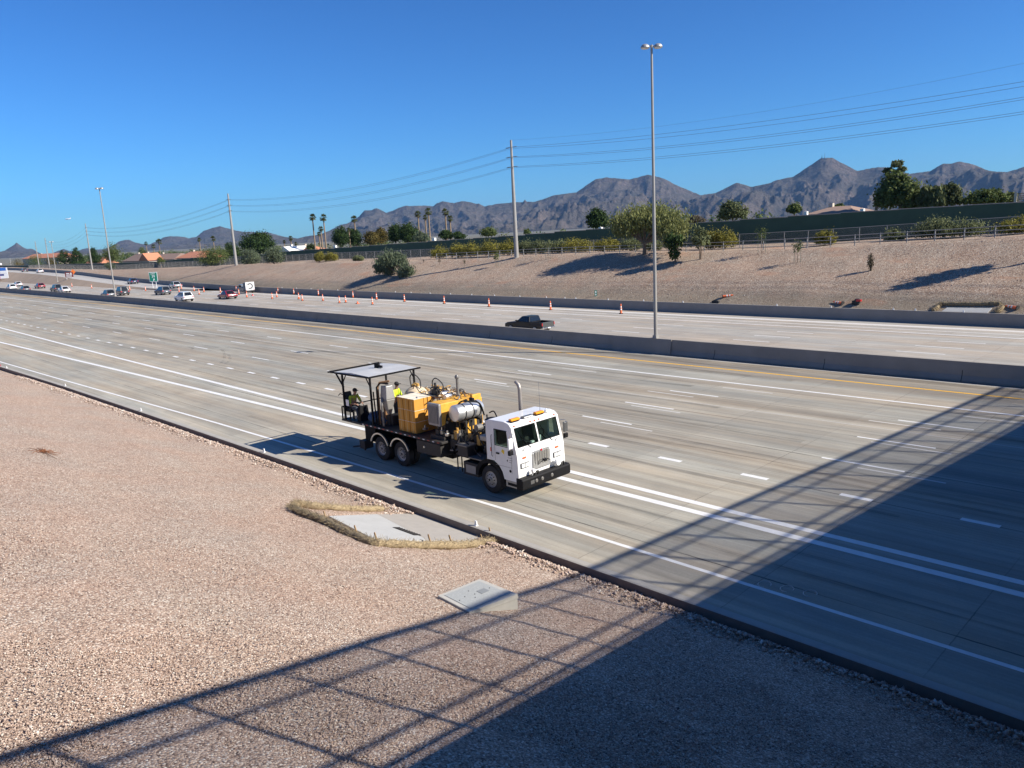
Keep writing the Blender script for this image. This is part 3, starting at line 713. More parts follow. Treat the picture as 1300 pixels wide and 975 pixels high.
cpx = list(np.arange(-420, 40, 3.0))
MB().tube([(X, cy(X), cz(X) + 1.72) for X in cpx], .03, 5).build('top_rail', M['pipe'], cl, CO)
WV = []; WF = []
for X in np.arange(-420, 38, .16):
    for s in (1, -1):
        xb = X + s * 1.6; a = np.array([X, cy(X), cz(X) + .05]); b = np.array([xb, cy(xb), cz(xb) + 1.68]); n = np.array([.006, 0, 0]); k = len(WV)
        WV += [a - n, a + n, b + n, b - n, a + [0, .01, 0], b + [0, .01, 0]]; WF += [(k, k + 1, k + 2, k + 3), (k + 1, k + 4, k + 5, k + 2), (k + 4, k, k + 3, k + 5)]
mesh_np('chain_link', WV, WF, M['weather'], cl, CO)

# ------------------------------------------------------------------ vegetation
def leaves(name, blobs, n, leaf, m, parent, o, seed, clump=.26, elong=1.0, droop=0.0, nclump=26, shell=.55):
    r = np.random.default_rng(seed); Vs = []; vol = np.array([b[3] * b[4] * b[5] for b in blobs]) ** .7; vol = vol / vol.sum()
    for b, w in zip(blobs, vol):
        k = max(12, int(n * w)); nc = max(6, int(nclump * (w ** .5) * len(blobs) ** .4))
        d = r.normal(0, 1, (nc, 3)); d /= np.linalg.norm(d, axis=1)[:, None]
        d[:, 2] = np.where(d[:, 2] < -.45, d[:, 2] * .5, d[:, 2])
        cc = d * (shell + (1 - shell) * r.random((nc, 1)) ** .6) * r.uniform(.82, 1.08, (nc, 1))
        i = r.integers(0, nc, k); p = cc[i] + r.normal(0, clump, (k, 3)) * r.uniform(.5, 1.15, (nc, 1))[i]
        P_ = np.array(b[:3]) + p * np.array(b[3:6]); P_[:, 2] -= droop * np.abs(r.normal(0, 1, k)) * b[5]
        nrm = r.normal(0, 1, (k, 3)) + 0.9 * p + np.array([0, 0, .5]); nrm /= np.linalg.norm(nrm, axis=1)[:, None]
        t = np.cross(nrm, r.normal(0, 1, (k, 3))); t /= np.linalg.norm(t, axis=1)[:, None] + 1e-9; bt = np.cross(nrm, t)
        s = leaf * r.uniform(.55, 1.35, (k, 1))
        if elong > 1: t = t * .35 + np.array([0, 0, -1.0]) * (.5 + droop); t /= np.linalg.norm(t, axis=1)[:, None]; bt = np.cross(t, r.normal(0, 1, (k, 3))); bt /= np.linalg.norm(bt, axis=1)[:, None]
        Vs.append(np.stack([P_ - t * s * elong - bt * s * .5, P_ - t * s * elong * .2 + bt * s * .8, P_ + t * s * elong + bt * s * .4, P_ + t * s * elong * .3 - bt * s * .7], 1))
    V = np.concatenate(Vs).reshape(-1, 3); Fq = np.arange(len(V)).reshape(-1, 4)
    return mesh_np(name, V, Fq, m, parent, o)
def tree(name, label, base, blobs, n, leaf, key, seed, trunk=.12, lean=(0, 0), cat='tree', group=None, stems=1, limbs=4, elong=1.0, droop=0.0, clump=.26, nclump=26, shell=.55, bark=None):
    # blobs are given relative to the base point
    t = thing(name, label, cat, base, 0, group); r = random.Random(seed)
    tm = MB(); top = max(blobs, key=lambda b: b[2])
    for s in range(stems):
        a = 2 * PI * s / max(1, stems) + .5; sp = .0 if stems == 1 else .06
        fork = Vector((lean[0] + (math.cos(a) * top[3] * .25 if stems > 1 else 0), lean[1] + (math.sin(a) * top[4] * .25 if stems > 1 else 0), max(.25, min(b[2] - b[5] * .55 for b in blobs))))
        tm.tube([(math.cos(a) * sp, math.sin(a) * sp, -.15), (fork.x * .4 + .04, fork.y * .4, fork.z * .5), tuple(fork)], [trunk * 1.2, trunk * .9, trunk * .72], 7)
        for b in (blobs if stems == 1 else [blobs[s % len(blobs)]]):
            for k in range(limbs):
                e = Vector((b[0] + r.uniform(-.62, .62) * b[3], b[1] + r.uniform(-.62, .62) * b[4], b[2] + r.uniform(-.1, .65) * b[5])); mid = fork.lerp(e, .5) + Vector((0, 0, .12 * b[5]))
                tm.tube([tuple(fork - Vector((0, 0, .05))), tuple(mid), tuple(e)], [trunk * .55, trunk * .32, trunk * .1], 5)
    tm.build('trunk', bark or M['bark'], t)
    leaves('crown', blobs, n, leaf, LEAF[key], t, (0, 0, 0), seed, clump, elong, droop, nclump, shell)
    return t
VX = Vector((EX[0], EY[0], 0)).normalized()        # sideways direction in plan, for sizing crowns seen from the bridge
def crown(u0, u1, v0, v1, Y, base, ry=None, sub=None):
    """one crown: half width from its seen width, height from its seen height"""
    c = at((u0 + u1) / 2, (v0 + v1) / 2, Y); d = depth(c); rx = (u1 - u0) / 2 / F * d; rz = (v1 - v0) / 2 / F * d
    return (c[0] - base[0], c[1] - base[1], c[2] - base[2], rx, rx if ry is None else ry, rz)

# the feathery tree with a big flat crown, and others on the slope
b = at(818, 320.5, 82.6); b[2] = slope_z(b[0], 82.6)
tree('palo_verde_tree', 'broad feathery green tree on the crest behind the tall light pole', b,
     [crown(779, 824, 267, 299, 82.6, b), crown(800, 850, 262, 296, 83.5, b), crown(832, 872, 268, 303, 82.8, b), crown(776, 806, 276, 303, 81.8, b), crown(842, 868, 288, 314, 81.2, b)], 20000, .085, 'palo', 21, .24, lean=(.0, 0), limbs=6, elong=2.0, droop=.06, clump=.32, nclump=110, shell=.3)
s = at(857, 333, 79.3); s[2] = slope_z(s[0], 79.3)
tree('small_tree', 'small dark dense tree leaning on the slope under the feathery tree', s, [crown(847, 867, 298, 318, 79.3, s), crown(850, 862, 312, 331, 79.3, s)], 1500, .14, 'dark', 22, .12, clump=.3, cat='tree')
s = at(889, 328, 80.5); s[2] = slope_z(s[0], 80.5)
tree('small_tree', 'small multi stemmed tree with a round olive crown just right of the dark leaning tree', s, [crown(878, 899, 291, 314, 80.5, s)], 1500, .13, 'sage', 23, .045, stems=4, limbs=2)
s = at(514, 355, 75.6); s[2] = slope_z(s[0], 75.6)
tree('mesquite_tree', 'grey green drooping tree leaning left on the gravel slope, alone above the cones', s,
     [crown(480, 511, 319, 340, 76.2, s), crown(475, 493, 330, 348, 75.8, s), crown(505, 525, 334, 354, 75.4, s), crown(494, 516, 323, 340, 76.5, s), crown(487, 500, 335, 349, 76, s)], 10500, .085, 'mesq', 24, .15, lean=(-.8, .2), limbs=4, elong=2.0, droop=.12, clump=.3, nclump=44, shell=.4)
# staked saplings and dry shrubs on the slope
SAP = [(967, 322, 290, 82.2, 'mid', 'thin staked sapling on the crest right of the twin olive bushes', True), (1012, 345, 318, 79.0, 'pale', 'thin staked sapling halfway down the slope with dark tie tags', True),
       (631, 341, 325, 79.6, 'mid', 'young staked sapling just below the crest left of the tall power pole', True), (696, 332, 309, 82.0, 'sage', 'young staked tree below the crest just right of the tall power pole', True),
       (590, 343, 334, 79.6, 'dry', 'dry stake like sapling halfway up the slope left of the tall power pole', False), (558.5, 340, 333, 81, 'dry', 'small bare sapling right of the drooping slope tree', False),
       (538, 333.5, 329.5, 82, 'dry', 'tiny dry shrub near the crest behind the drooping slope tree', False)]
for i, (u, vb, vt, Y, key, lab, st) in enumerate(SAP):
    s = at(u, vb, Y); s[2] = slope_z(s[0], Y); h = (vb - vt) / F * depth(s)
    t = thing('sapling', lab, 'sapling', s)
    m_ = MB().tube([(0, 0, -.05), (.03, 0, h * .5), (0, .02, h * .9)], [.03, .022, .01], 5); m_.build('trunk', M['bark'], t)
    leaves('crown', [(0, 0, h * .72, h * .20, h * .20, h * .30)], 260 if st else 120, .07 if st else .05, LEAF[key], t, (0, 0, 0), 60 + i, clump=.35)
    if st:
        for sx in (-.32, .32): MB().tube([(sx * h * .5, 0, -.05), (sx * h * .5, 0, h * .72)], .02, 5).build('stake', M['stake'], t)
s = at(1105, 351.5, 76.3); s[2] = slope_z(s[0], 76.3)
t = thing('dry_shrub', 'upright dry grey shrub low on the slope right of the staked sapling', 'shrub', s)
r_ = random.Random(5); m_ = MB()
for k in range(46):
    a = r_.uniform(0, 2 * PI); e = r_.uniform(.05, .32); m_.tube([(r_.uniform(-.08, .08), r_.uniform(-.08, .08), -.03), (math.cos(a) * e * .5, math.sin(a) * e * .5, .75), (math.cos(a) * e, math.sin(a) * e, r_.uniform(1.0, 1.75))], [.012, .009, .004], 4)
m_.build('stems', LEAF['dry'], t); leaves('foliage', [(0, 0, .85, .28, .28, .75)], 320, .035, LEAF['dry'], t, (0, 0, 0), 5, elong=3, clump=.4, shell=.2)
# bushes along the wall: (u0,u1,top,bottom,Y,key,label)
BUSH = [(400, 412, 321, 334, 88, 'olive', 'olive bush behind the fence at the left end of the low bush pair'), (413, 429, 321, 333, 88, 'olive', 'olive bush, right one of the low pair left of the drooping slope tree'),
        (449, 461, 325, 332, 88, 'sage', 'very low sage bush behind the fence left of the drooping slope tree'), (548, 569, 313.5, 328, 89, 'olive', 'round yellow olive bush standing alone just right of the drooping slope tree'),
        (572, 590, 310.5, 325, 90, 'olive', 'left half of the first joined pair of yellow olive bushes along the wall'), (587, 608, 310.5, 325, 90, 'olive', 'right half of the first joined pair of yellow olive bushes along the wall'),
        (609, 634, 307, 324, 90.5, 'olive', 'tall rounded olive bush second to the left of the tall power pole'), (633, 656, 305.5, 324, 90.5, 'olive', 'olive bush directly behind the left side of the tall power pole'),
        (658, 676, 306.5, 322, 91, 'sage', 'greener bush directly right of the tall power pole'), (673, 697, 306.5, 322, 91, 'sage', 'grey green bush behind the young staked tree'),
        (697, 719, 306, 321, 91, 'sage', 'grey green bush left of the widest olive bush'), (716, 752, 302.5, 321, 91, 'olive', 'widest yellow olive bush right of the tall power pole'),
        (758, 786, 303.5, 321, 90, 'olive', 'yellow olive bush just left of the broad feathery tree'), (789, 811, 304, 320, 90, 'sage', 'sage bush behind the trunk of the broad feathery tree'),
        (819, 840, 306, 318, 90, 'sage', 'dim sage bush behind the tall light pole'), (893, 914, 293, 312, 89.5, 'olive', 'left half of the twin olive bushes right of the small multi stemmed tree'), (908, 932, 292.5, 312, 89.5, 'olive', 'right half of the twin olive bushes right of the small multi stemmed tree'),
        (1037, 1057, 294.5, 311, 88.5, 'olive', 'small olive bush behind the rail fence right of the staked saplings'), (1126, 1144, 293, 305, 88.5, 'sage', 'low dim bush behind the rail fence under the tall eucalyptus'),
        (1168, 1203, 278.5, 298, 89.5, 'sage', 'wide pale bush behind the rail fence, left half of the large pair'), (1196, 1244, 279.5, 299, 89.5, 'sage', 'wide pale bush behind the rail fence, right half of the large pair'),
        (1276, 1318, 277.5, 298, 88.5, 'olive', 'yellow olive bush behind the rail fence at the right edge')]
for i, (u0, u1, v0, v1, Y, key, lab) in enumerate(BUSH):
    c = at((u0 + u1) / 2, v1, Y); c[2] = slope_z(c[0], Y); b = crown(u0, u1, v0, v1, Y, c)
    top = b[2] + b[5]; b = (0, 0, top * .5, b[3] * 1.08, b[4] * .9, top * .55)
    k = .55 * b[3]
    tree('bush', lab, c, [b, (k, .2, b[2] * .85, b[3] * .55, b[4] * .7, b[5] * .75), (-k, -.2, b[2] * .85, b[3] * .55, b[4] * .7, b[5] * .78)], 3200, .085, key, 100 + i, .04, cat='bush', group='bushes along the wall', stems=3, limbs=2, clump=.3, nclump=30)
# trees: (u0,u1,top,bottom,Y,key,name,label,n)
TREES = [
 (250, 294, 313, 339, 91, 'mid', 'desert_tree', 'bright green spreading tree at the fence left of the power pole, beside the orange roof', 3600),
 (283, 308, 308, 331, 104, 'dark', 'leafy_tree', 'green tree just behind the power pole left of the huge dark tree', 1800),
 (305, 347, 296.5, 324, 112, 'dark', 'ficus_tree', 'huge dense dark green round tree right of the power pole on the left', 4200),
 (302, 334, 317, 338, 89, 'mesq', 'desert_tree', 'grey green low tree in front of the huge dark round tree', 2400),
 (333, 363, 314, 336, 88, 'mesq', 'desert_tree', 'grey green tree with slanting trunk right of the huge dark round tree', 2600),
 (421, 444, 289, 314, 112, 'dark', 'leafy_tree', 'dark pointed tree behind the wall left of the lone short palm', 2200),
 (436, 462, 292, 313, 116, 'dark', 'leafy_tree', 'dark tree behind the wall at the foot of the lone short palm', 1800),
 (461, 481, 294, 312, 118, 'rusty', 'leafy_tree', 'brownish tree behind the wall left of the tall olive one', 1600),
 (474, 494, 289.5, 311, 122, 'rusty', 'leafy_tree', 'rusty olive tree behind the wall left of the dark round one', 1800),
 (492, 513, 285.5, 309, 112, 'dark', 'leafy_tree', 'dark tall tree behind the wall, left half of the big clump', 2200),
 (505, 532, 284.5, 309, 110, 'dark', 'leafy_tree', 'dark broad tree behind the wall, right half of the big clump', 2600),
 (524, 546, 295, 308, 108, 'mesq', 'leafy_tree', 'low grey green tree behind the wall under the three palms', 1400),
 (556, 576, 292.5, 305, 118, 'dark', 'leafy_tree', 'low dark tree at the feet of the palm pair', 1300),
 (573, 592, 295, 304, 118, 'dark', 'leafy_tree', 'flat low dark tree right of the palm pair', 1200),
 (609, 631, 289.5, 301, 118, 'mid', 'leafy_tree', 'low green treetop over the wall left of the tall power pole', 1200),
 (664, 673, 290.5, 298, 120, 'mid', 'leafy_tree', 'tiny treetop over the wall right of the tall power pole', 400),
 (744, 772, 266.5, 291, 112, 'dark', 'leafy_tree', 'round dark tree over the wall left of the broad feathery tree', 2400),
 (872, 895, 274.5, 285, 124, 'dry', 'leafy_tree', 'faint brownish treetop over the wall right of the broad feathery tree', 700),
 (912, 948, 257.5, 280, 114, 'pale', 'leafy_tree', 'pale green round treetop over the wall above the twin olive bushes', 2600),
 (1000, 1017, 258.5, 272, 116, 'mid', 'leafy_tree', 'small shaggy treetop over the wall left of the brown roof', 900),
 (1056, 1072, 259, 268, 140, 'mid', 'leafy_tree', 'small round treetop behind the brown roof', 600),
 (1200, 1219, 236, 263, 113, 'pale', 'leafy_tree', 'narrow pale drooping tree over the wall right of the eucalyptus', 1600),
 (1226, 1273, 241, 261, 113, 'mid', 'leafy_tree', 'low spreading green tree over the wall near the right edge', 2200),
 (1277, 1290, 244, 258, 116, 'sage', 'leafy_tree', 'small dull tree over the wall beside the pale lattice', 700),
 (71, 93, 318, 343, 108, 'dark', 'pine_tree', 'dark pine at far left, left one of the pair beside the power pole', 2400),
 (88, 108, 315, 341, 112, 'dark', 'pine_tree', 'taller dark pine at far left, right one of the pair beside the power pole', 2600),
 (32, 58, 324, 343, 128, 'mid', 'leafy_tree', 'green tree at far left below the red roofed building', 1800),
 (54, 75, 326, 343, 126, 'rusty', 'leafy_tree', 'brownish green tree at far left beside the dark pines', 1500),
 (14, 34, 328, 345, 130, 'rusty', 'leafy_tree', 'brown tinted tree behind the blue sign', 1200),
 (112, 128, 314.5, 337, 108, 'dark', 'pine_tree', 'narrow dark tree left of the far twin light pole', 1400),
 (130, 157, 310, 337, 104, 'mid', 'leafy_tree', 'mid green tree behind the far twin light pole', 2400),
 (131, 147, 333, 342, 88, 'mesq', 'desert_tree', 'low grey shrubby tree at the foot of the far twin light pole', 900),
 (199, 210, 327, 336, 92, 'mid', 'leafy_tree', 'small round tree at the fence above the green exit sign', 700),
 (174, 187, 314, 324, 150, 'mid', 'leafy_tree', 'treetop behind the brown house below the far palm', 600),
 (190, 205, 320, 327, 146, 'mid', 'leafy_tree', 'low treetop behind the long roof between the palms', 500),
 (388, 402, 309.5, 319, 120, 'mid', 'leafy_tree', 'small green treetop beside the small orange roof', 700),
]
for i, (u0, u1, v0, v1, Y, key, nm, lab, n) in enumerate(TREES):
    c = at((u0 + u1) / 2, v1, Y); g = (wallbase(c[0]) if Y >= 100 else slope_z(c[0], Y)); c[2] = g
    b = crown(u0, u1, v0, v1, Y, c); r = random.Random(i); low = b[2] - b[5]; b = (b[0], b[1], b[2], b[3] * 1.12, b[4] * 1.12, b[5] * 1.06)
    bl = [(b[0], 0, b[2], b[3] * .8, b[4] * .8, b[5] * .95), (b[0] - .5 * b[3], .3, b[2] - .2 * b[5], b[3] * .55, b[4] * .6, b[5] * .7), (b[0] + .5 * b[3], -.3, b[2] - .25 * b[5], b[3] * .55, b[4] * .6, b[5] * .68), (b[0] + r.uniform(-.3, .3) * b[3], .0, b[2] + .45 * b[5], b[3] * .5, b[4] * .5, b[5] * .55)]
    if nm == 'pine_tree': bl = [(b[0], 0, b[2] - .4 * b[5], b[3] * .95, b[4] * .9, b[5] * .55), (b[0], 0, b[2] + .1 * b[5], b[3] * .7, b[4] * .7, b[5] * .5), (b[0], 0, b[2] + .6 * b[5], b[3] * .38, b[4] * .38, b[5] * .42)]
    ob = tree(nm, lab, c, bl, int(n * (3.4 if nm == 'ficus_tree' else (4.0 if nm == 'pine_tree' else 2.2))), (.2 if nm == 'ficus_tree' else .15) if Y > 100 else .11, key, 200 + i, .16, limbs=3, clump=.24, nclump=34, group=('trees behind the wall' if Y >= 100 else None), shell=.5)
# tall eucalyptus
c = at(1146, 266, 113); c[2] = wallbase(c[0])
tree('eucalyptus_tree', 'tall eucalyptus with an open tuft on top over the wall at the right', c, [crown(1114, 1148, 226, 258, 113, c), crown(1138, 1168, 230, 260, 113, c), crown(1112, 1140, 243, 268, 113, c), crown(1145, 1172, 246, 268, 113, c), crown(1125, 1150, 218, 240, 113, c)], 7500, .18, 'mid', 400, .3, limbs=4, clump=.25, nclump=60)
c = at(1142, 264, 114); c[2] = wallbase(c[0])
tree('eucalyptus_tree', 'thin open eucalyptus tuft rising highest above the right hand treetops', c, [crown(1131, 1147, 203, 214, 114, c), crown(1134, 1148, 211, 221, 114, c), crown(1120, 1131, 212, 220, 114, c)], 1300, .17, 'sage', 401, .14, limbs=5, clump=.2, nclump=16)
for i, (u0, u1, v0, v1) in enumerate(((1168, 1186, 240, 266), (1183, 1203, 238, 264))):
    c = at((u0 + u1) / 2, v1, 112); c[2] = wallbase(c[0])
    tree('leafy_tree', ('pale drooping tree over the wall touching the eucalyptus', 'pale drooping tree over the wall, second to the right of the eucalyptus')[i], c, [crown(u0, u1, v0, v1, 112, c), crown(u0 + 2, u1 - 3, v0 - 1, v0 + 12, 112, c)], 2000, .15, 'pale', 410 + i, .15, elong=1.8, droop=.1, group='trees behind the wall')

# palms
def palm(label, u, vtop, vbase, Y, seed, r=1.0, group='fan palms'):
    c = at(u, vbase, Y); tp = at(u, vtop, Y); g = wallbase(max(-900, min(60, c[0]))) ; base = (c[0], Y, g); h = tp[2] - g
    t = thing('palm_tree', label, 'palm', base, 0, group); rr = random.Random(seed); sc = .001 * depth(c) * r
    R_ = 5.6 / F * depth(c) * r; h = h - R_ * .75
    lean = rr.uniform(-.25, .25)
    MB().tube([(0, 0, -.1), (lean * .6, 0, h * .5), (lean, 0, h)], [.30, .20, .18], 8).build('trunk', M['palmbark'], t)
    V = []; Q = []
    for k in range(46):
        a = rr.uniform(0, 2 * PI); el = rr.uniform(-.75, 1.35); d = Vector((math.cos(a) * math.cos(el), math.sin(a) * math.cos(el), math.sin(el)))
        sd = d.cross(Vector((0, 0, 1))); sd = sd.normalized() if sd.length > .01 else Vector((1, 0, 0)); up = sd.cross(d)
        o0 = Vector((lean, 0, h)); p0 = o0 + d * R_ * .45
        for j in range(-3, 4):
            ang = j * .30; dd = d * math.cos(ang) + sd * math.sin(ang); tip = p0 + dd * R_ * (.62 - .03 * abs(j)) - Vector((0, 0, R_ * (.10 + .05 * abs(j)))); w = R_ * .055
            n = dd.cross(up).normalized(); k0 = len(V)
            V += [p0 - n * w * .5, p0 + n * w * .5, (p0 + tip) / 2 + n * w + up * .03, tip, (p0 + tip) / 2 - n * w + up * .03]; Q += [(k0, k0 + 1, k0 + 2, k0 + 4), (k0 + 4, k0 + 2, k0 + 3, k0 + 3)]
        k0 = len(V); w = .02; V += [o0 - sd * w, o0 + sd * w, p0 + sd * w, p0 - sd * w]; Q += [(k0, k0 + 1, k0 + 2, k0 + 3)]
    m_ = MB(); m_.v = [tuple(v) for v in V]; m_.f = [f if f[2] != f[3] else f[:3] for f in Q]; m_.mi = [0] * len(Q); m_.build('crown', LEAF['palm'], t)
    s_ = MB()
    for k in range(22):
        a = rr.uniform(0, 2 * PI); s_.tube([(lean, 0, h), (lean + math.cos(a) * .3, math.sin(a) * .3, h - .2), (lean + math.cos(a) * .3, math.sin(a) * .3, h - rr.uniform(.5, 1.1))], [.05, .05, .02], 4)
    s_.build('dead_skirt', LEAF['dry'], t)
PALMS = [(400, 271, 314, 120, 1.0, 'tall palm, left one of the tall pair against the sky'), (414, 271.5, 314, 122, 1.05, 'tall palm, right one of the tall pair against the sky'),
         (409.5, 287, 314, 118, .75, 'shorter palm below the tall pair, its right one'), (407, 294, 314, 116, .6, 'shortest palm under the tall pair'),
         (452.6, 273.5, 312, 116, .95, 'lone short palm over the dark pointed tree'), (445, 289, 312, 114, .6, 'small palm half hidden in the dark pointed tree'),
         (532, 267.5, 298, 130, .95, 'left palm of the three against the mountain'), (546, 263.5, 302, 128, 1.05, 'tallest palm of the three against the mountain'), (541.5, 272.5, 302, 132, .7, 'small middle palm of the three against the mountain'),
         (567, 264.5, 303, 124, 1.05, 'taller palm of the pair against the mountain'), (572.5, 273, 303, 126, .9, 'shorter palm of the pair against the mountain'),
         (187.5, 306.5, 324, 165, .5, 'far palm left of two above the long brown roof'), (196.5, 310, 324, 160, .6, 'bushy short palm above the long brown roof'), (204, 303, 324, 155, .85, 'taller palm beside the orange roof'),
         (255.2, 301.5, 322, 150, .6, 'far palm right of the orange roof, left one'), (272.5, 299.5, 318, 148, .75, 'far palm right of the orange roof, right one'),
         (370, 299.5, 316, 140, .7, 'small far palm over the white gabled roof'), (361.5, 304.5, 316, 145, .45, 'tiny palm left of the one over the white gabled roof'), (376, 307, 316, 138, .5, 'tiny palm over the small orange roof'),
         (1112, 249, 268, 113, 1.1, 'squat palm at the left foot of the eucalyptus')]
for i, (u, vt, vb, Y, r, lab) in enumerate(PALMS): palm(lab, u, vt, vb, Y, 500 + i, r)
palm('palm at the right edge with only its frond tips showing over the wall', 1317, 198, 300, 104.0, 540, 3.4)
c = (-10.9, 80.6, slope_z(-10.9, 80.6))
tree('leafy_tree', 'tree beyond the right edge whose long shadow lies on the gravel slope', c, [(0, 0, 6.9, 1.0, 1.0, 1.7), (-.4, .2, 5.6, .8, .8, 1.0), (.3, -.2, 7.8, .7, .7, 1.0)], 3000, .14, 'mid', 541, .16, limbs=4)

# ------------------------------------------------------------------ houses beyond the wall
def house(label, u0, u1, vtop, veave, Y, deep, roofm, wallm, gable=False, name='house'):
    a, b = at(u0, veave, Y), at(u1, veave, Y); zt = at((u0 + u1) / 2, vtop, Y + deep * .25)[2]; ze = (a[2] + b[2]) / 2; x0, x1 = a[0], b[0]; g = wallbase((x0 + x1) / 2) - .4
    o = ((x0 + x1) / 2, Y, g); t = thing(name, label, 'house', o, 0, None)
    MB().box(x0 + .5, x1 - .5, Y + .5, Y + deep - .5, g - .2, ze).build('wall', wallm, t, o)
    m_ = MB(); ym = Y + deep / 2; ov = .003
    if gable:
        m_.prism([(x0, ze), (x1, ze), ((x0 + x1) / 2, zt)], Y, Y + deep, 'y')
    else:
        hip = min(deep * .5, (x1 - x0) * .3)
        m_.add([(x0, Y, ze), (x1, Y, ze), (x1, Y + deep, ze), (x0, Y + deep, ze), (x0 + hip, ym, zt), (x1 - hip, ym, zt), (x0, Y, ze - .18), (x1, Y, ze - .18), (x1, Y + deep, ze - .18), (x0, Y + deep, ze - .18)],
               [(0, 1, 5, 4), (2, 3, 4, 5), (1, 2, 5), (3, 0, 4), (6, 7, 1, 0), (7, 8, 2, 1), (8, 9, 3, 2), (9, 6, 0, 3), (9, 8, 7, 6)])
    m_.v = [(p[0], p[1], p[2] + ov) for p in m_.v]
    rf_ = m_.build('roof', roofm, t, o)
    n = max(1, int((x1 - x0) / 5))
    for k in range(n):
        xc = x0 + (x1 - x0) * (k + .5) / n; MB().box(xc - .6, xc + .6, Y + .44, Y + .52, ze - 1.5, ze - .45).build('window', M['window'], t, o)
    MB().box(x0 + (x1 - x0) * .3 - .3, x0 + (x1 - x0) * .3 + .3, ym - .3, ym + .3, ze + .2, zt + .5).build('chimney', wallm, rf_, o)
    return t
house('house with a bright orange tiled roof at far left beside the green trees', 222, 254, 319.5, 327.5, 112, 9, M['tile'], M['stucco'])
house('long low house with tan fascia between the brown house and the orange roof', 181, 221, 322.5, 329.5, 118, 10, M['browntile'], M['stucco'])
house('brown roofed low house left of the long house at far left', 154, 182, 322.5, 331.5, 116, 10, M['browntile'], M['stucco'])
house('small orange gabled house end between the brown house and the long house', 176, 188, 321.5, 331, 112, 6, M['tile'], M['stucco'], True)
house('house with a white gable beyond the wall right of the huge dark tree', 353, 368, 313, 319.5, 114, 7, M['whitewall'], M['whitewall'], True)
house('house with a small orange roof right of the white gable', 367, 388, 312.5, 318.5, 118, 8, M['tile'], M['stucco'])
house('brown roofed house rising over the wall left of the eucalyptus', 1020, 1082, 262.5, 271, 110, 9, M['browntile'], M['stucco'])
house('cream house half hidden by the narrow dark tree at far left', 106, 128, 327, 335, 118, 8, M['tile'], M['stucco'])
house('long red roofed building over the green trees at far left', 27, 73, 322.3, 327.8, 150, 14, M['tile'], M['stucco'], name='long_building')
for u, v, lab in ((1022, 270, 'white wall pilaster top left of the brown roof'), (1094, 266.5, 'white wall pilaster top right of the brown roof'), (550, 303.5, 'white box shape over the wall under the three palms'), (424.5, 313, 'white box shape over the wall under the tall palm pair'), (761.5, 290, 'small white pilaster top over the wall beside the round dark tree')):
    q = at(u, v, 101.5); s_ = 5.0 / F * depth(q)
    o = MB().box(-s_ * .45, s_ * .45, 0, .5, -1.5, s_ * .3).lathe([(.04, s_ * .3), (.04, s_ * .5)], (0, .25, 0), n=6).build('pilaster', M['whitewall'], None, (0, 0, 0), bevel=.03); o.location = tuple(q); tag(o, lab, 'pilaster')
q0, q1 = at(1287, 255, 104), at(1312, 254, 104)
t = thing('lattice_screen', 'pale brown lattice screen over the wall at the right edge', 'screen', (q0[0], 104, q0[2]))
MB().box(0, .25, 0, .25, -2, .95).build('post', M['stucco'], t); m_ = MB()
for k in range(5): m_.box(.25, q1[0] - q0[0], .08, .14, -.2 + .22 * k, -.1 + .22 * k)
m_.build('slat_panel', M['wood'], t)

# distant belt of suburban trees that reads as one mass
rb = random.Random(44); bl = []
for k in range(210):
    Y = 150 + 330 * rb.random() ** 1.3; X = -Y * rb.uniform(.15, 4.2) - 20; h = rb.uniform(3.2, 6.0)
    g = wallbase(max(-900, min(60, X))); bl.append((X, Y, g + h * .45, rb.uniform(3.5, 8), rb.uniform(3, 6), h * .6))
for key, sub, sd_ in (('mid', bl[0::3], 1), ('dark', bl[1::3], 2), ('sage', bl[2::3], 3)):
    o = leaves('distant_trees', sub, 9000, .42, LEAF[key], None, (0, 0, 0), 900 + sd_, nclump=10); tag(o, kind='stuff')

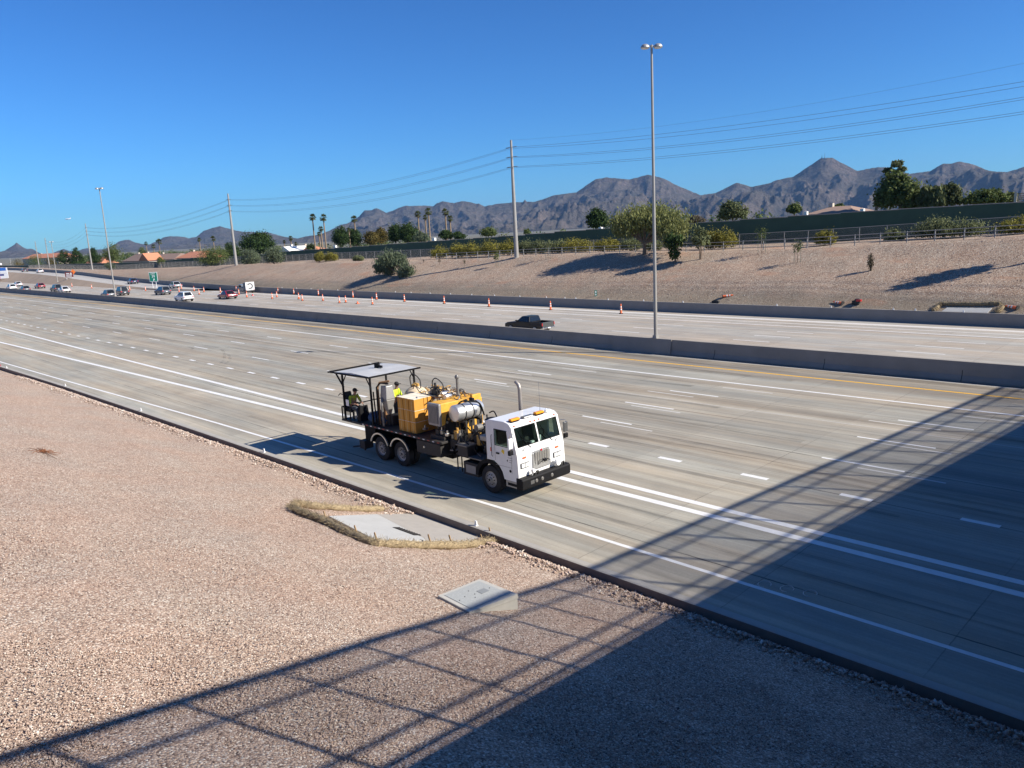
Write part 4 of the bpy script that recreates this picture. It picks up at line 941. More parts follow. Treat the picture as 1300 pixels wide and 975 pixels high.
# ------------------------------------------------------------------ mountains
RIDGE = [(-400, 318), (-250, 308), (-150, 320), (-60, 312), (-20, 320), (0, 319.5), (6, 318.6), (12.3, 314.3), (16, 312), (19, 310), (20, 308), (21.4, 308), (22.6, 309.3), (26, 311.5), (30.8, 315), (34.5, 315.8), (40, 315.4), (43, 316.5), (48, 320), (55, 323.5), (62, 323), (70.8, 319.5), (81, 315.8), (88, 318.8), (96, 319), (105, 316), (112, 315), (119, 317.6), (132, 316), (145, 311), (150, 307), (160, 304.2), (164, 304.5), (172, 308), (180, 310), (190, 310), (198, 307), (207, 301.5), (216, 299.8), (226, 300), (235, 301.2), (240, 302.2), (249.6, 300.7), (258.8, 293), (269, 289.4), (279.7, 287), (286, 289), (298, 292.2), (308.5, 294.5), (320, 293.8), (329, 295.8), (337, 294), (347.7, 296.8), (360.8, 300.7), (377.8, 302.7), (389.5, 300), (400, 298.6), (405.5, 297.7), (418.5, 292.6), (432, 285.2), (441.5, 283.4), (446, 280.6), (455, 275.5), (462.8, 267.2), (472, 266.8), (477.6, 264.2), (485, 267.2), (490.5, 270), (498, 267.7), (506, 264), (515.4, 261.2), (520, 261.7), (534, 260.8), (549.7, 261.7), (554.3, 258.5), (561.7, 255.2), (569, 256.6), (576.5, 258), (585.7, 255.2), (596.8, 256.6), (601.4, 258.3), (608, 258.3), (615, 262), (630, 259), (650, 257), (664, 256.5), (666.5, 252.8), (668.5, 256), (679, 256.3), (704.6, 247.4), (714, 246.5), (732, 244.2), (755.4, 227.6), (769, 225.3), (799, 228), (822, 221.8), (840.8, 225.8), (861.5, 236.2), (889, 247.7), (907.7, 245.4), (935.4, 232), (953.8, 237.3), (977, 232.7), (983.8, 229.2), (1000, 225.6), (1007.4, 224.3), (1041.8, 201), (1056.6, 200.2), (1066.5, 205.8), (1088.6, 217), (1108, 213), (1123, 212), (1155, 220.6), (1182, 217), (1197, 207.6), (1206.7, 207.6), (1219, 205), (1236.3, 209), (1256, 217), (1278, 218.6), (1300, 212), (1340, 200), (1400, 212), (1500, 225), (1700, 240)]
def vnoise(x, y, seed):                      # smooth value noise on arrays
    xi, yi = np.floor(x).astype(np.int64), np.floor(y).astype(np.int64); xf, yf = x - xi, y - yi
    def h(a, b): 
        n = (a * 374761393 + b * 668265263 + seed * 1442695041) & 0x7fffffff; n = ((n ^ (n >> 13)) * 1274126177) & 0x7fffffff; return ((n ^ (n >> 16)) & 0xffff) / 65535.0
    u, v = xf * xf * xf * (xf * (xf * 6 - 15) + 10), yf * yf * yf * (yf * (yf * 6 - 15) + 10)
    return (h(xi, yi) * (1 - u) + h(xi + 1, yi) * u) * (1 - v) + (h(xi, yi + 1) * (1 - u) + h(xi + 1, yi + 1) * u) * v
def ridged(x, y, seed, oct=6, gain=.5):
    s = np.zeros_like(x); a = 1.0; w = np.ones_like(x); t = 0
    for k in range(oct):
        n = 1 - np.abs(2 * vnoise(x, y, seed + k * 17) - 1); n = n * n * w; w = np.clip(n * 1.6, 0, 1); s += n * a; t += a; a *= gain; x, y = x * 2.07 + 13.7, y * 2.07 - 7.1
    return s / t
us = np.concatenate([np.linspace(-400, -10, 60), np.linspace(-8, 1308, 1100), np.linspace(1320, 1700, 60)])
dirs = []; ang = []
ru, rv = [p[0] for p in RIDGE], [p[1] for p in RIDGE]
rvs = np.interp(us, ru, rv) + .55 * (vnoise(us / 5.0, us * 0, 77) - .5) + .35 * (vnoise(us / 1.9, us * 0, 78) - .5)
for u, v in zip(us, rvs):
    r = ray(u, v); hl = math.hypot(r[0], r[1]); dirs.append((r[0] / hl, r[1] / hl)); ang.append(r[2] / hl)
dirs = np.array(dirs); ang = np.array(ang)
r0 = np.interp(us, [-400, 100, 400, 700, 1000, 1700], [6200, 6200, 5000, 4100, 3700, 3700])
rc = np.interp(us, [-400, 100, 420, 700, 1000, 1700], [8600, 8600, 7400, 6600, 6200, 6200])
q = np.linspace(0, 1.2, 157)[None, :] * np.ones((len(us), 1)); j1 = 130
rr = r0[:, None] + (rc - r0)[:, None] * q
Xm = dirs[:, 0][:, None] * rr; Ym = dirs[:, 1][:, None] * rr
def gsm(a, s):
    if s == 0: return a
    k = np.exp(-.5 * (np.arange(-3 * s, 3 * s + 1) / s) ** 2); k /= k.sum(); return np.convolve(np.pad(a, 3 * s, 'edge'), k, 'valid')
lev = np.stack([gsm(ang, s) for s in (0, 5, 14, 34, 70)], 0)
wq = np.clip(1 - q, 0, 1); li = np.interp(wq, [0, .06, .22, .5, 1], [0, 1, 2, 3, 4]); l0 = np.clip(np.floor(li).astype(int), 0, 3); lf = li - l0; ii = np.arange(len(us))[:, None]
hc = (lev[l0, ii] * (1 - lf) + lev[l0 + 1, ii] * lf) * rc[:, None]
arc = np.unwrap(np.arctan2(dirs[:, 1], dirs[:, 0]))[:, None] * 6500
n0 = vnoise(arc / 700, rr / 900, 5) - .5
n1 = ridged(arc / 820 + .9 * n0 + rr / 2600, rr / 1500 + .6 * n0, 3, 7, .55)
n2 = ridged(arc / 240 + 1.1 * n1, rr / 360 + n0, 31, 6, .58)
n3 = ridged(arc / 85 + .8 * n2, rr / 120 + n1, 57, 4, .6)
t4 = np.clip(4 * q * (1 - q), 0, 1)
hh = hc * (np.clip(q, 0, 1) ** 1.35) + hc * (.75 * (n1 - .42) * t4 ** .8 + .34 * (n2 - .40 - .22 * (1 - t4)) * (t4 * .75 + .28 * (q > .02)) + .11 * (n3 - .5) * (t4 * .6 + .4) * (q > .02))
lim = ang[:, None] * rr * (1 - .05 * np.clip(1 - q, 0, 1) - .004)
hh = np.where(q < .999, np.minimum(hh, lim), hh); hh = np.where(np.abs(q - 1) < .004, ang[:, None] * rr, hh)
hh = np.where(q > 1.004, ang[:, None] * rc[:, None] * (1 - (q - 1) * 3.2), hh)
ft = np.clip(q * 8, 0, 1); hh = np.maximum(hh * ft, 0)
Pm = np.stack([Xm, Ym, hh + HC * ft - 4 * (1 - ft)], -1)
N = NT('mountain_rock'); gN = N.n('NewGeometry'); P_ = gN.outputs['Position']
cA = N.mix(N.mr(N.noise(P_, .004, 8, .7), .35, .65, 0, 1), (.122, .098, .083), (.058, .055, .050))
cA = N.mix(1.0, cA, N.mr(N.noise(P_, .03, 6, .75), .3, .7, .55, 1.45), 'MULTIPLY')
sn = N.n('SeparateXYZ'); N.l(gN.outputs['Normal'], sn.inputs[0])
cA = N.mix(N.mr(sn.outputs[2], .80, .95, 0, .35), cA, (.095, .088, .062))
N.l(cA, N.b.inputs['Base Color']); N.b.inputs['Roughness'].default_value = 1; N.b.inputs['Specular IOR Level'].default_value = .05
bp = N.n('Bump'); bp.inputs['Strength'].default_value = 1; bp.inputs['Distance'].default_value = 30
N.l(N.noise(P_, .014, 8, .75), bp.inputs['Height']); N.l(bp.outputs[0], N.b.inputs['Normal'])
grid('mountains', Pm, N.m)
i_ = int(np.argmin(abs(us - 1047))); j_ = int(np.argmax(hh[i_] / rr[i_])); pk = Pm[i_, j_]
for du, hh_, lab in ((0, 34, 'thin radio mast on the mountain summit, the taller one'), (-4, 22, 'short radio mast on the mountain summit left of the taller one')):
    i2 = int(np.argmin(abs(us - 1047 - du))); j2 = int(np.argmax(hh[i2] / rr[i2])); p = Pm[i2, j2]
    o = MB().tube([(0, 0, -6), (0, 0, hh_)], [1.6, .8], 5).box(-2.5, 2.5, -2.5, 2.5, -6, 5).build('radio_mast', M['sdark'], None, (0, 0, 0)); o.location = tuple(map(float, p)); tag(o, lab, 'radio mast')

# ------------------------------------------------------------------ small aircraft
pt = at(86, 278, 1500.0)
t = thing('airplane', 'small white airplane low in the sky left of the far power pole', 'airplane', pt, math.atan2(EY[0], EX[0]))
sc_ = depth(pt) / F
MB().tube([(-3.6 * sc_, 0, 0), (-2.8 * sc_, 0, 0), (2.4 * sc_, 0, 0), (3.7 * sc_, 0, .25 * sc_)], [.15 * sc_, .62 * sc_, .62 * sc_, .15 * sc_], 10).build('fuselage', M['plane'], t, smooth=True)
MB().prism([(2.3 * sc_, .3 * sc_), (3.7 * sc_, .3 * sc_), (4.1 * sc_, 1.7 * sc_), (3.3 * sc_, 1.7 * sc_)], -.08 * sc_, .08 * sc_).build('tail_fin', M['plane'], t)
m_ = MB()
for s in (-1, 1): m_.add([(-.6 * sc_, .4 * s * sc_, -.2 * sc_), (.8 * sc_, .4 * s * sc_, -.2 * sc_), (1.7 * sc_, 4 * s * sc_, .1 * sc_), (1.0 * sc_, 4 * s * sc_, .1 * sc_), (-.6 * sc_, .4 * s * sc_, -.06 * sc_), (.8 * sc_, .4 * s * sc_, -.06 * sc_), (1.7 * sc_, 4 * s * sc_, .16 * sc_), (1.0 * sc_, 4 * s * sc_, .16 * sc_)], [(0, 1, 2, 3), (7, 6, 5, 4), (0, 4, 5, 1), (1, 5, 6, 2), (2, 6, 7, 3), (3, 7, 4, 0)])
m_.build('wing', M['plane'], t)

# ------------------------------------------------------------------ signs
def facing(p): return math.atan2(p[1], p[0]) + PI / 2        # x axis of a panel turned towards the road's traffic
g = gp(196, 369); y_ = interp(g[0], GORE) + .9; p = at(196.5, 364.5, y_); p = (p[0], y_, 0.0)
top = at(196, 345.6, y_)[2]; bot = at(196, 357.5, y_)[2]; w = (202.3 - 191.8) / F * depth(p) / 1.0
t = thing('exit_sign', 'green exit sign with white number and arrow on two white posts in the gore', 'road sign', p, math.atan2(EY[0], EX[0]))
for s in (-.22, .22): MB().box(s * w - .05, s * w + .05, .02, .10, -.3, bot + .1).build('post', M['swhite'], t)
MB().box(-w / 2, w / 2, -.04, .0, bot, top).build('sign_border', M['swhite'], t, bevel=.05)
pn = MB().box(-w / 2 + .09, w / 2 - .09, -.055, -.041, bot + .09, top - .09).build('sign_panel', M['sgreen'], t); hh_ = top - bot
text_mesh('EXIT', hh_ * .24, M['swhite'], pn, (0, -.06, bot + hh_ * .82), (1, 0, 0), (0, 0, 1), 'lettering'); text_mesh('39', hh_ * .38, M['swhite'], pn, (0, -.06, bot + hh_ * .54), (1, 0, 0), (0, 0, 1), 'lettering')
ar = MB(); ar.prism([(-.10, -.22), (.0, -.28), (.14, .02), (.25, -.03), (.17, .26), (-.12, .12), (.0, .08)], -.062, -.056); ar.v = [(x * hh_ * .55, y, bot + hh_ * .2 + z * hh_ * .55) for x, y, z in ar.v]; ar.build('arrow', M['swhite'], pn)
y_ = interp(-245, GORE) + 4.0; p = at(89.5, 360, y_); w = 10.2 / F * depth(p); top, bot = at(90, 345.5, y_)[2], at(90, 351.8, y_)[2]
zb = at(89, 360.5, y_)[2]
t = thing('brown_sign', 'brown guide sign with pale lettering on two posts in the gore at far left', 'road sign', (p[0], y_, zb), math.atan2(EY[0], EX[0]))
for s in (-.36, .36): MB().box(s * w - .06, s * w + .06, .02, .1, -.5, bot - zb + .1).build('post', M['swhite'], t)
pn = MB().box(-w / 2, w / 2, -.04, 0, bot - zb, top - zb).build('sign_panel', M['sbrown'], t); H_ = top - bot
for i, (x0, x1, z0, z1) in enumerate(((-.34, .05, .62, .80), (.16, .34, .58, .86), (-.36, -.02, .36, .50), (.03, .36, .36, .50), (-.36, .30, .12, .25))):
    MB().box(x0 * w, x1 * w, -.055, -.041, bot - zb + z0 * H_, bot - zb + z1 * H_).build('lettering', M['swhite'], pn)
y2 = y_ + 2.5; p2 = at(93.8, 352, y2); s2 = 2.5 / F * depth(p2); z2 = at(93.8, 345.2, y2)[2]; zb2 = at(94, 359, y2)[2]
t = thing('work_zone_sign', 'orange diamond work sign standing behind the brown guide sign', 'road sign', (p2[0], y2, zb2), math.atan2(EY[0], EX[0]))
MB().prism([(0, z2 - zb2 - s2 * 1.3), (s2 * 1.3, z2 - zb2), (0, z2 - zb2 + s2 * 1.3), (-s2 * 1.3, z2 - zb2)], -.03, 0).build('sign_panel', M['sorange'], t); MB().box(-.05, .05, .002, .08, -.3, z2 - zb2).build('post', M['galv'], t)
Y_ = 70.5; p = at(5, 357, Y_); t = thing('blue_sign', 'blue service sign with pale and pink panels at the left edge', 'road sign', (p[0], Y_, p[2]), math.atan2(EY[0], EX[0])); k = depth(p) / F
zc = lambda v: at(5, v, Y_)[2] - p[2]; uX = lambda u: (u - 5) * k
MB().box(uX(-14), uX(11.6), 0, .12, zc(353.5), zc(339.8)).build('sign_panel', M['swhite'], t)
for n_, (a, b_, c, d_, mm) in enumerate(((-14, 10, 339.9, 343.7, 'sblue'), (-6, 1.4, 344.6, 347.6, 'spink'), (2.6, 11, 344.4, 347.3, 'swhite'), (-5, 6.6, 347.9, 350, 'snavy'), (-6, 1.4, 350.4, 353, 'spink'))):
    MB().box(uX(a), uX(b_), -.03 - .004 * n_, -.002, zc(d_), zc(c)).build('logo_panel', M[mm], t)
for u in (0.8, 9): MB().box(uX(u) - .08, uX(u) + .08, .13, .25, -1.0, zc(350)).build('post', M['rust'], t)
Y_ = 110; p = at(15.5, 345, Y_); t = thing('street_light', 'short pole with a side arm and pale globe at the left edge', 'street light', (p[0], Y_, p[2] - 1.5), math.atan2(EY[0], EX[0])); k = depth(p) / F
MB().tube([(0, 0, 0), (0, 0, 1.5 + 17 * k)], .14, 6).build('pole', M['weather'], t); MB().tube([(0, 0, 1.5 + 10.5 * k), (-12 * k, 0, 1.5 + 10.3 * k)], .08, 6).build('arm', M['weather'], t); MB().ball((-13 * k, 0, 1.5 + 10 * k), 1.6 * k).build('globe', M['head'], t)
Y_ = fby(-60) + 1.2; p = at(756.5, 379.5, Y_); p[2] = slope_z(p[0], Y_); t = thing('mile_marker', 'small green mile marker standing behind the far barrier left of the tall light pole', 'mile marker', p, math.atan2(EY[0], EX[0]) * .9)
h0, h1 = at(756.5, 379, Y_)[2] - p[2], at(756.5, 368.6, Y_)[2] - p[2]
MB().box(-.02, .02, .001, .04, -.2, h1).build('post', M['galv'], t); pn = MB().box(-.14, .14, -.02, 0, h0, h1).build('sign_panel', M['sgreen'], t)
for k_ in range(3): MB().box(-.07, .07, -.03, -.021, h1 - .14 - .3 * k_ - .14, h1 - .10 - .3 * k_).build('lettering', M['swhite'], pn)

# ------------------------------------------------------------------ cones and small things
def make_cone(lab, loc):
    t = thing('traffic_cone', lab, 'traffic cone', loc, 0, 'orange traffic cones closing the far lanes')
    MB().prism([(-.20, -.1), (-.1, -.20), (.1, -.20), (.20, -.1), (.20, .1), (.1, .20), (-.1, .20), (-.20, .1)], 0, .07, 'z').build('base', M['conebase'], t)
    MB().lathe([(.125, .071), (.115, .3), (.085, .70), (.06, .98), (.05, 1.04), (.03, 1.08)], (0, 0, 0), n=12).build('body', M['cone'], t, smooth=True)
    for a, b in ((.42, .55), (.68, .81)):
        rad = lambda z: np.interp(z, [.071, .3, .70, .98], [.125, .115, .085, .06]) + .004
        MB().lathe([(rad(a), a), (rad(b), b)], (0, 0, 0), n=12).build('reflective_band', M['coneband'], t)
    return t
CONES = [(788.4, 398.4, 'orange cone by the far barrier just left of the tall light pole'), (699, 393.6, 'orange cone by the far barrier straight above the tail of the black pickup'), (620.8, 389.4, 'orange cone by the far barrier just left of the black pickup'),
 (564, 385.6, 'orange cone by the far barrier second to the left of the black pickup'), (513.5, 383, 'orange cone by the far barrier below the drooping slope tree'), (478.2, 380.5, 'orange cone at the barrier, end of the drooping tree shadow'),
 (472.9, 386.6, 'orange cone nearest the median in the right hand lane closure row'), (448.3, 378, 'orange cone at the barrier left of the drooping tree shadow'), (439, 384.2, 'right one of two close cones in the middle of the closed lanes'), (431, 384.8, 'left one of two close cones in the middle of the closed lanes'),
 (410, 382, 'orange cone in the closed lanes, next left of the close pair'), (404.4, 375.5, 'orange cone at the barrier above the middle of the closed lanes'), (384, 382, 'front cone of the close group of two right of the white backed truck'), (379.4, 379.8, 'rear cone of the close group of two right of the white backed truck'),
 (373.2, 373.7, 'orange cone at the barrier second right of the white backed truck'), (352.9, 370, 'farther cone of the stacked looking pair right of the white backed truck'), (351.6, 377.6, 'nearer cone of the stacked looking pair right of the white backed truck'), (345.6, 379.6, 'cone just left of the stacked looking pair'),
 (313.5, 377.5, 'nearest cone in front of the white backed truck'), (303.5, 374, 'middle cone left of the white backed truck'), (300, 368.2, 'cone at the barrier left of the white backed truck'), (280, 371.5, 'cone peeking over the front of the dark red car'),
 (259, 370.8, 'farther right cone between the white suv and the dark red car'), (253, 374, 'nearer cone between the white suv and the dark red car'), (246.5, 369.6, 'farther left cone between the white suv and the dark red car'), (230.5, 368.5, 'cone above the white suv, right one'), (227.5, 371, 'cone touching the roof line of the white suv'),
 (185, 369.5, 'cone left of the green exit sign'), (165, 368.5, 'cone right of the dark blocky suv, by the gore point'), (116.5, 366.2, 'lone cone at the gore right of the brown sign'), (91.5, 364, 'farthest cone below the brown sign')]
c0 = None
for u, v, lab in CONES:
    p = gp(u, v); 
    if p[1] > fby(p[0]) - .45: p = at(u, v, fby(p[0]) - .5)
    p[2] = max(0.0, fbz(p[0]) if p[1] > interp(p[0], GORE) + .5 else 0.0)
    if c0 is None: c0 = make_cone(lab, p)
    else:
        c = copy_tree(c0); c.location = tuple(p); c['label'] = lab
def lying(u, v, lab, ang, Yo=.8):
    Y = fby(-40) + Yo; p = at(u, v, Y); c = copy_tree(c0); c['label'] = lab; c['group'] = 'fallen cones behind the far barrier'
    c.location = (p[0], Y, slope_z(p[0], Y) + .14); c.rotation_euler = (0, PI / 2 - .12, ang)
lying(917, 385.5, 'fallen orange cone lying on the slope right of the tall light pole', .5, 1.5); lying(1070, 390.5, 'fallen cone on the slope left of the dark red bundle', 2.9); lying(1292, 398, 'fallen cone behind the barrier at the right edge', 2.8)
p = at(1087, 389.5, fby(-30) + 1.0); p[2] = slope_z(p[0], p[1])
t = thing('debris_bundle', 'dark red and black bundle lying behind the far barrier', 'debris', p); MB().box(-.35, .3, -.2, .2, 0, .35).ball((.1, 0, .38), (.3, .22, .16)).build('sack', M['conebase'], t, bevel=.05); MB().box(.02, .45, -.22, .1, .28, .46).build('red_flap', M['redl'], t, bevel=.03)
p = at(908.5, 387.5, fby(-40) + .6); o = MB().box(-.4, .4, -.15, .15, -.1, .16).ball((0, 0, .16), (.3, .14, .1)).build('sandbag', M['conebase'], None, (0, 0, 0), bevel=.05); o.location = (p[0], p[1], slope_z(p[0], p[1]) + .05); tag(o, 'black sandbag behind the far barrier beside the fallen cone', 'sandbag')
for u, v, lab in ((320.8, 375.5, 'dark flat cone base left on the road below the white backed truck'), (454, 385.6, 'tiny orange fallen cone on the road right of the close cone pair')):
    p = gp(u, v); o = MB().prism([(-.24, -.2), (.24, -.2), (.24, .2), (-.24, .2)], 0, .09, 'z').lathe([(.13, .09), (.09, .28), (.05, .34)], (0, 0, 0), n=10).build('cone_base', M['redl' if u < 400 else 'cone'], None, (0, 0, 0), bevel=.02); o.location = tuple(p); tag(o, lab, 'traffic cone')
# small white reflectors along the barrier top and the kerb
d0 = MB().box(-.06, .06, -.05, .05, 0, .03).prism([(-.055, .03), (.055, .03), (.045, .17), (-.045, .17)], -.02, .02).build('delineator', M['reflector'], None, (0, 0, 0), bevel=.008)
RB = [(358, 364.8), (376.5, 366.5), (395, 368), (409, 369.3), (429, 370), (502, 372.3), (522, 373), (546, 373.6), (572, 375.2), (599, 376.6), (628, 377.6), (660, 378.6), (693.6, 379.8), (717, 381), (731, 381.6), (772, 382.8), (817, 384.6), (867, 386), (986, 390.4), (1055, 392), (1134, 395), (1162, 396.6), (1223, 398)]
WHERE = ['far left, above the first cones', 'above the rear cone of the close group', 'above the front cone of the close group', 'above the cone left of the close pair', 'above the left cone of the close pair', 'right of the drooping tree shadow', 'below the drooping slope tree', 'left of the second cone from the pickup', 'right of the second cone from the pickup', 'left of the cone beside the pickup', 'right of the cone beside the pickup', 'above the black pickup hood', 'left of the cone above the pickup tail', 'first right of the cone above the pickup', 'second right of the cone above the pickup', 'left of the cone by the light pole', 'just left of the tall light pole', 'right of the tall light pole', 'right of the fallen cone on the slope', 'left of the fallen cone near the bundle', 'first right of the dark red bundle', 'second right of the dark red bundle', 'in front of the concrete basin']
for i, ((u, v), wh) in enumerate(zip(RB, WHERE)):
    X = -30
    for _ in range(6): p = at(u, v, fby(X) + .16); X = p[0]
    o = d0 if i == 0 else copy_tree(d0); o.location = (p[0], fby(p[0]) + .16, fbz(p[0]) + 1.02); tag(o, 'small white reflector on the far barrier top, ' + wh, 'reflector', 'white reflectors on the far barrier')
for (u, v), wh in zip([(13, 467.5), (76.5, 492), (172.5, 524), (330, 577), (608, 668)], ['by the left edge of the photo', 'second from the left edge', 'left of the truck shadow', 'at the tip of the truck shadow', 'beside the straw ringed concrete basin']):
    p = gp(u, v); o = copy_tree(d0); o.scale = (1.0, 1.0, 1.0); o.location = (p[0], interp(p[0], KERB) + .13, .052); tag(o, 'white reflector block on the near kerb, ' + wh, 'reflector', 'white reflectors on the near kerb')
p = gp(11, 464.5); o = copy_tree(d0); o.data = d0.data.copy(); o.data.materials[0] = M['redl']; o.location = (p[0] - .3, interp(p[0], KERB) + .14, .052); tag(o, 'small red reflector on the near kerb at the left edge', 'reflector')

# ------------------------------------------------------------------ drain basin, straw wattles and box
def near_path(px, lift):
    out = []
    for u, v in px:
        p = gp(u, v)
        for _ in range(12): p = gp(u, v, near_z(p[0], p[1]) + lift)
        out.append(tuple(p))
    return out
def sm(pts, n=6):
    out = []
    for i in range(len(pts) - 1):
        a, b = Vector(pts[i]), Vector(pts[i + 1]); p, q_ = Vector(pts[max(0, i - 1)]), Vector(pts[min(len(pts) - 1, i + 2)])
        for k in range(n):
            t = k / n; out.append(tuple(.5 * (2 * a + (b - p) * t + (2 * p - 5 * a + 4 * b - q_) * t * t + (3 * a - 3 * b + q_ - p) * t ** 3)))
    return out + [tuple(pts[-1])]
def wattle(label, pts, r, m, seed):
    rr = random.Random(seed); P_ = sm(pts, 8); P_ = [(x + rr.uniform(-.02, .02), y + rr.uniform(-.02, .02), z + rr.uniform(-.012, .012)) for x, y, z in P_]
    rs = [r * rr.uniform(.78, 1.2) for _ in P_]; rs[0] *= .6; rs[-1] *= .6
    o = P_[0]; t = thing('straw_wattle', label, 'straw wattle', o); MB().tube(P_, rs, 12).build('straw_roll', m, t, o, smooth=True)
    fz = MB()
    for k in range(len(P_) * 34):
        c = Vector(P_[rr.randrange(len(P_))]) + Vector((rr.uniform(-.15, .15), rr.uniform(-.05, .05), 0)); a, b = rr.uniform(0, PI), rr.uniform(0, 2 * PI)
        d = Vector((math.cos(b) * math.cos(a), math.sin(b), math.sin(a) * .9)).normalized(); s_ = c + d * r * .9; e = s_ + (d * .4 + Vector((rr.uniform(-1, 1), rr.uniform(-1, 1), rr.uniform(-.4, .6)))).normalized() * rr.uniform(.05, .15)
        fz.tube([tuple(s_), tuple(e)], .004, 3)
    f_ = fz.build('loose_straw', m, t, o); f_['kind'] = 'stuff'
    st = MB(); return t, P_
c_ = lambda x, y: (340 + x / 3.095, 620 + y / 3.095)
wattle('straw wattle along the upper left edge of the near drain basin', near_path([c_(455, 82), c_(330, 80), c_(200, 72), c_(120, 62), c_(98, 74)], .07), .115, M['wattle'], 1)
wattle('straw wattle along the outer side of the near drain basin', near_path([c_(98, 78), c_(150, 100), c_(230, 132), c_(320, 178), c_(415, 218)], .07), .115, M['wattled'], 2)
_, wp = wattle('straw wattle along the lower edge of the near drain basin, ending at the kerb', near_path([c_(420, 218), c_(530, 222), c_(660, 224), c_(780, 222), c_(860, 214), c_(885, 208)], .07), .12, M['wattle'], 3)
for (x, y), h, lab in (((884, 208), .36, 'tallest wooden stake at the kerb end of the lower straw wattle'), ((845, 214), .18, 'short wooden stake near the kerb end of the lower straw wattle'), ((640, 214), .16, 'short stake in the middle of the lower straw wattle'), ((352, 182), .18, 'short stake in the outer straw wattle'), ((722, 216), .16, 'short stake right of the middle of the lower straw wattle'), ((430, 208), .16, 'short stake at the corner of the outer and lower straw wattles'), ((230, 122), .16, 'short stake high on the outer straw wattle')):
    p = near_path([c_(x, y)], .0)[0]; o = MB().hexa([(-.022, -.018, -.1), (.022, -.018, -.1), (.022, .018, -.1), (-.022, .018, -.1)], [(-.028, -.015, h + .1), (.012, -.015, h + .13), (.012, .015, h + .1), (-.028, .015, h + .12)]).build('wooden_stake', M['wood'], None, (0, 0, 0)); o.location = p; o.rotation_euler = (.1, -.15, .3); tag(o, lab, 'stake', 'stakes holding the straw wattles')
sl = near_path([c_(240, 108), c_(420, 200), c_(820, 207), c_(505, 98)], .03)
t = thing('drain_basin', 'grey concrete drain basin with a grate beside the near kerb', 'drain basin', sl[1]); so = sl[1]
A, B_, C_, D_ = [Vector(p) for p in sl]; mb = MB()
mid1, mid2 = B_.lerp(C_, .50), A.lerp(D_, .70); dn = Vector((0, 0, .35))
mb.hexa([tuple(A - dn), tuple(B_ - dn), tuple(mid1 - dn), tuple(mid2 - dn)], [tuple(A), tuple(B_), tuple(mid1), tuple(mid2)]); mb.build('slab', M['slab'], t, so, bevel=.01)
e = Vector((0, .012, -.012)); yk = 15.17; C2, D2 = Vector((C_.x, yk, -.20)), Vector((D_.x + .1, yk, -.20))
MB().hexa([tuple(mid2 + e - dn), tuple(mid1 + e - dn), tuple(C2 - dn), tuple(D2 - dn)], [tuple(mid2 + e), tuple(mid1 + e), tuple(C2), tuple(D2)]).build('gutter', M['slab2'], t, so, bevel=.01)
gq = [Vector(p) for p in near_path([c_(490, 153), c_(515, 153), c_(603, 184), c_(575, 184)], .036)]
gr = MB(); gr.hexa([tuple(p - Vector((0, 0, .02))) for p in gq], [tuple(p + Vector((0, 0, .006))) for p in gq]); g_ = gr.build('grate', M['black'], t, so)
gb = MB()
for k in range(9):
    f0 = (k + .5) / 9; a, b = gq[0].lerp(gq[3], f0), gq[1].lerp(gq[2], f0); gb.tube([tuple(a + Vector((0, 0, .012))), tuple(b + Vector((0, 0, .012)))], .01, 4)
gb.build('grate_bars', M['dark'], g_, so)
p = near_path([(54, 574)], 0)[0]; r_ = random.Random(8); t = thing('dry_weed', 'small reddish dry weed lying on the pink gravel at left', 'weed', p); m_ = MB()
for k in range(70):
    a = r_.uniform(0, 2 * PI); e = abs(r_.gauss(0, .45)); x, y = math.cos(a) * e * 1.3, math.sin(a) * e * .5; m_.tube([(x * .3, y * .3, .02 - .3 * y * .3), (x * .7, y * .7, r_.uniform(.02, .10) - .3 * y * .7), (x, y, .02 - .3 * y)], .008, 4)
m_.build('stems', mat('rusty_stems', (.22, .085, .035), .95, island=.3), t)
# utility box lid half buried in the gravel
cs = [gp(556.5, 756, 1.45), gp(596, 776.5, 1.45), gp(656.5, 754, 1.45), gp(609, 735, 1.45)]
cen = sum(cs) / 4; t = thing('utility_box', 'square concrete utility box with a grey lid in the pink gravel', 'utility box', tuple(cen)); bo = tuple(cen)
V_ = [Vector(p) for p in cs]; cv = Vector(cen)
MB().hexa([tuple(cv + (p - cv) * 1.0 - Vector((0, 0, .75))) for p in V_], [tuple(cv + (p - cv) * 1.0 - Vector((0, 0, .11))) for p in V_]).build('box_wall', M['boxside'], t, bo)
MB().hexa([tuple(cv + (p - cv) * 1.03 - Vector((0, 0, .108))) for p in V_], [tuple(cv + (p - cv) * 1.02) for p in V_]).build('rim', M['boxside'], t, bo, bevel=.012)
l_ = MB().hexa([tuple(cv + (p - cv) * .84 - Vector((0, 0, .0))) for p in V_], [tuple(cv + (p - cv) * .84 + Vector((0, 0, .010))) for p in V_]).build('lid', M['lid'], t, bo, bevel=.004)
a, b = (V_[3] - V_[0]), (V_[1] - V_[0])
def lp(s_, u_): return V_[0] + a * s_ + b * u_ + Vector((0, 0, .0105))
MB().hexa([tuple(lp(.60, .42)), tuple(lp(.78, .42)), tuple(lp(.78, .60)), tuple(lp(.60, .60))], [tuple(lp(.60, .42) + Vector((0, 0, .006))), tuple(lp(.78, .42) + Vector((0, 0, .006))), tuple(lp(.78, .60) + Vector((0, 0, .006))), tuple(lp(.60, .60) + Vector((0, 0, .006)))]).build('label_plate', M['boxlabel'], l_, bo)
bl_ = MB()
for s_, u_ in ((.5, .5), (.14, .5), (.86, .5), (.5, .3), (.42, .62), (.3, .45)): q = lp(s_, u_); bl_.lathe([(.013, 0), (.011, .008)], tuple(q), n=8)
bl_.build('lid_bolt', M['dark'], l_, bo)
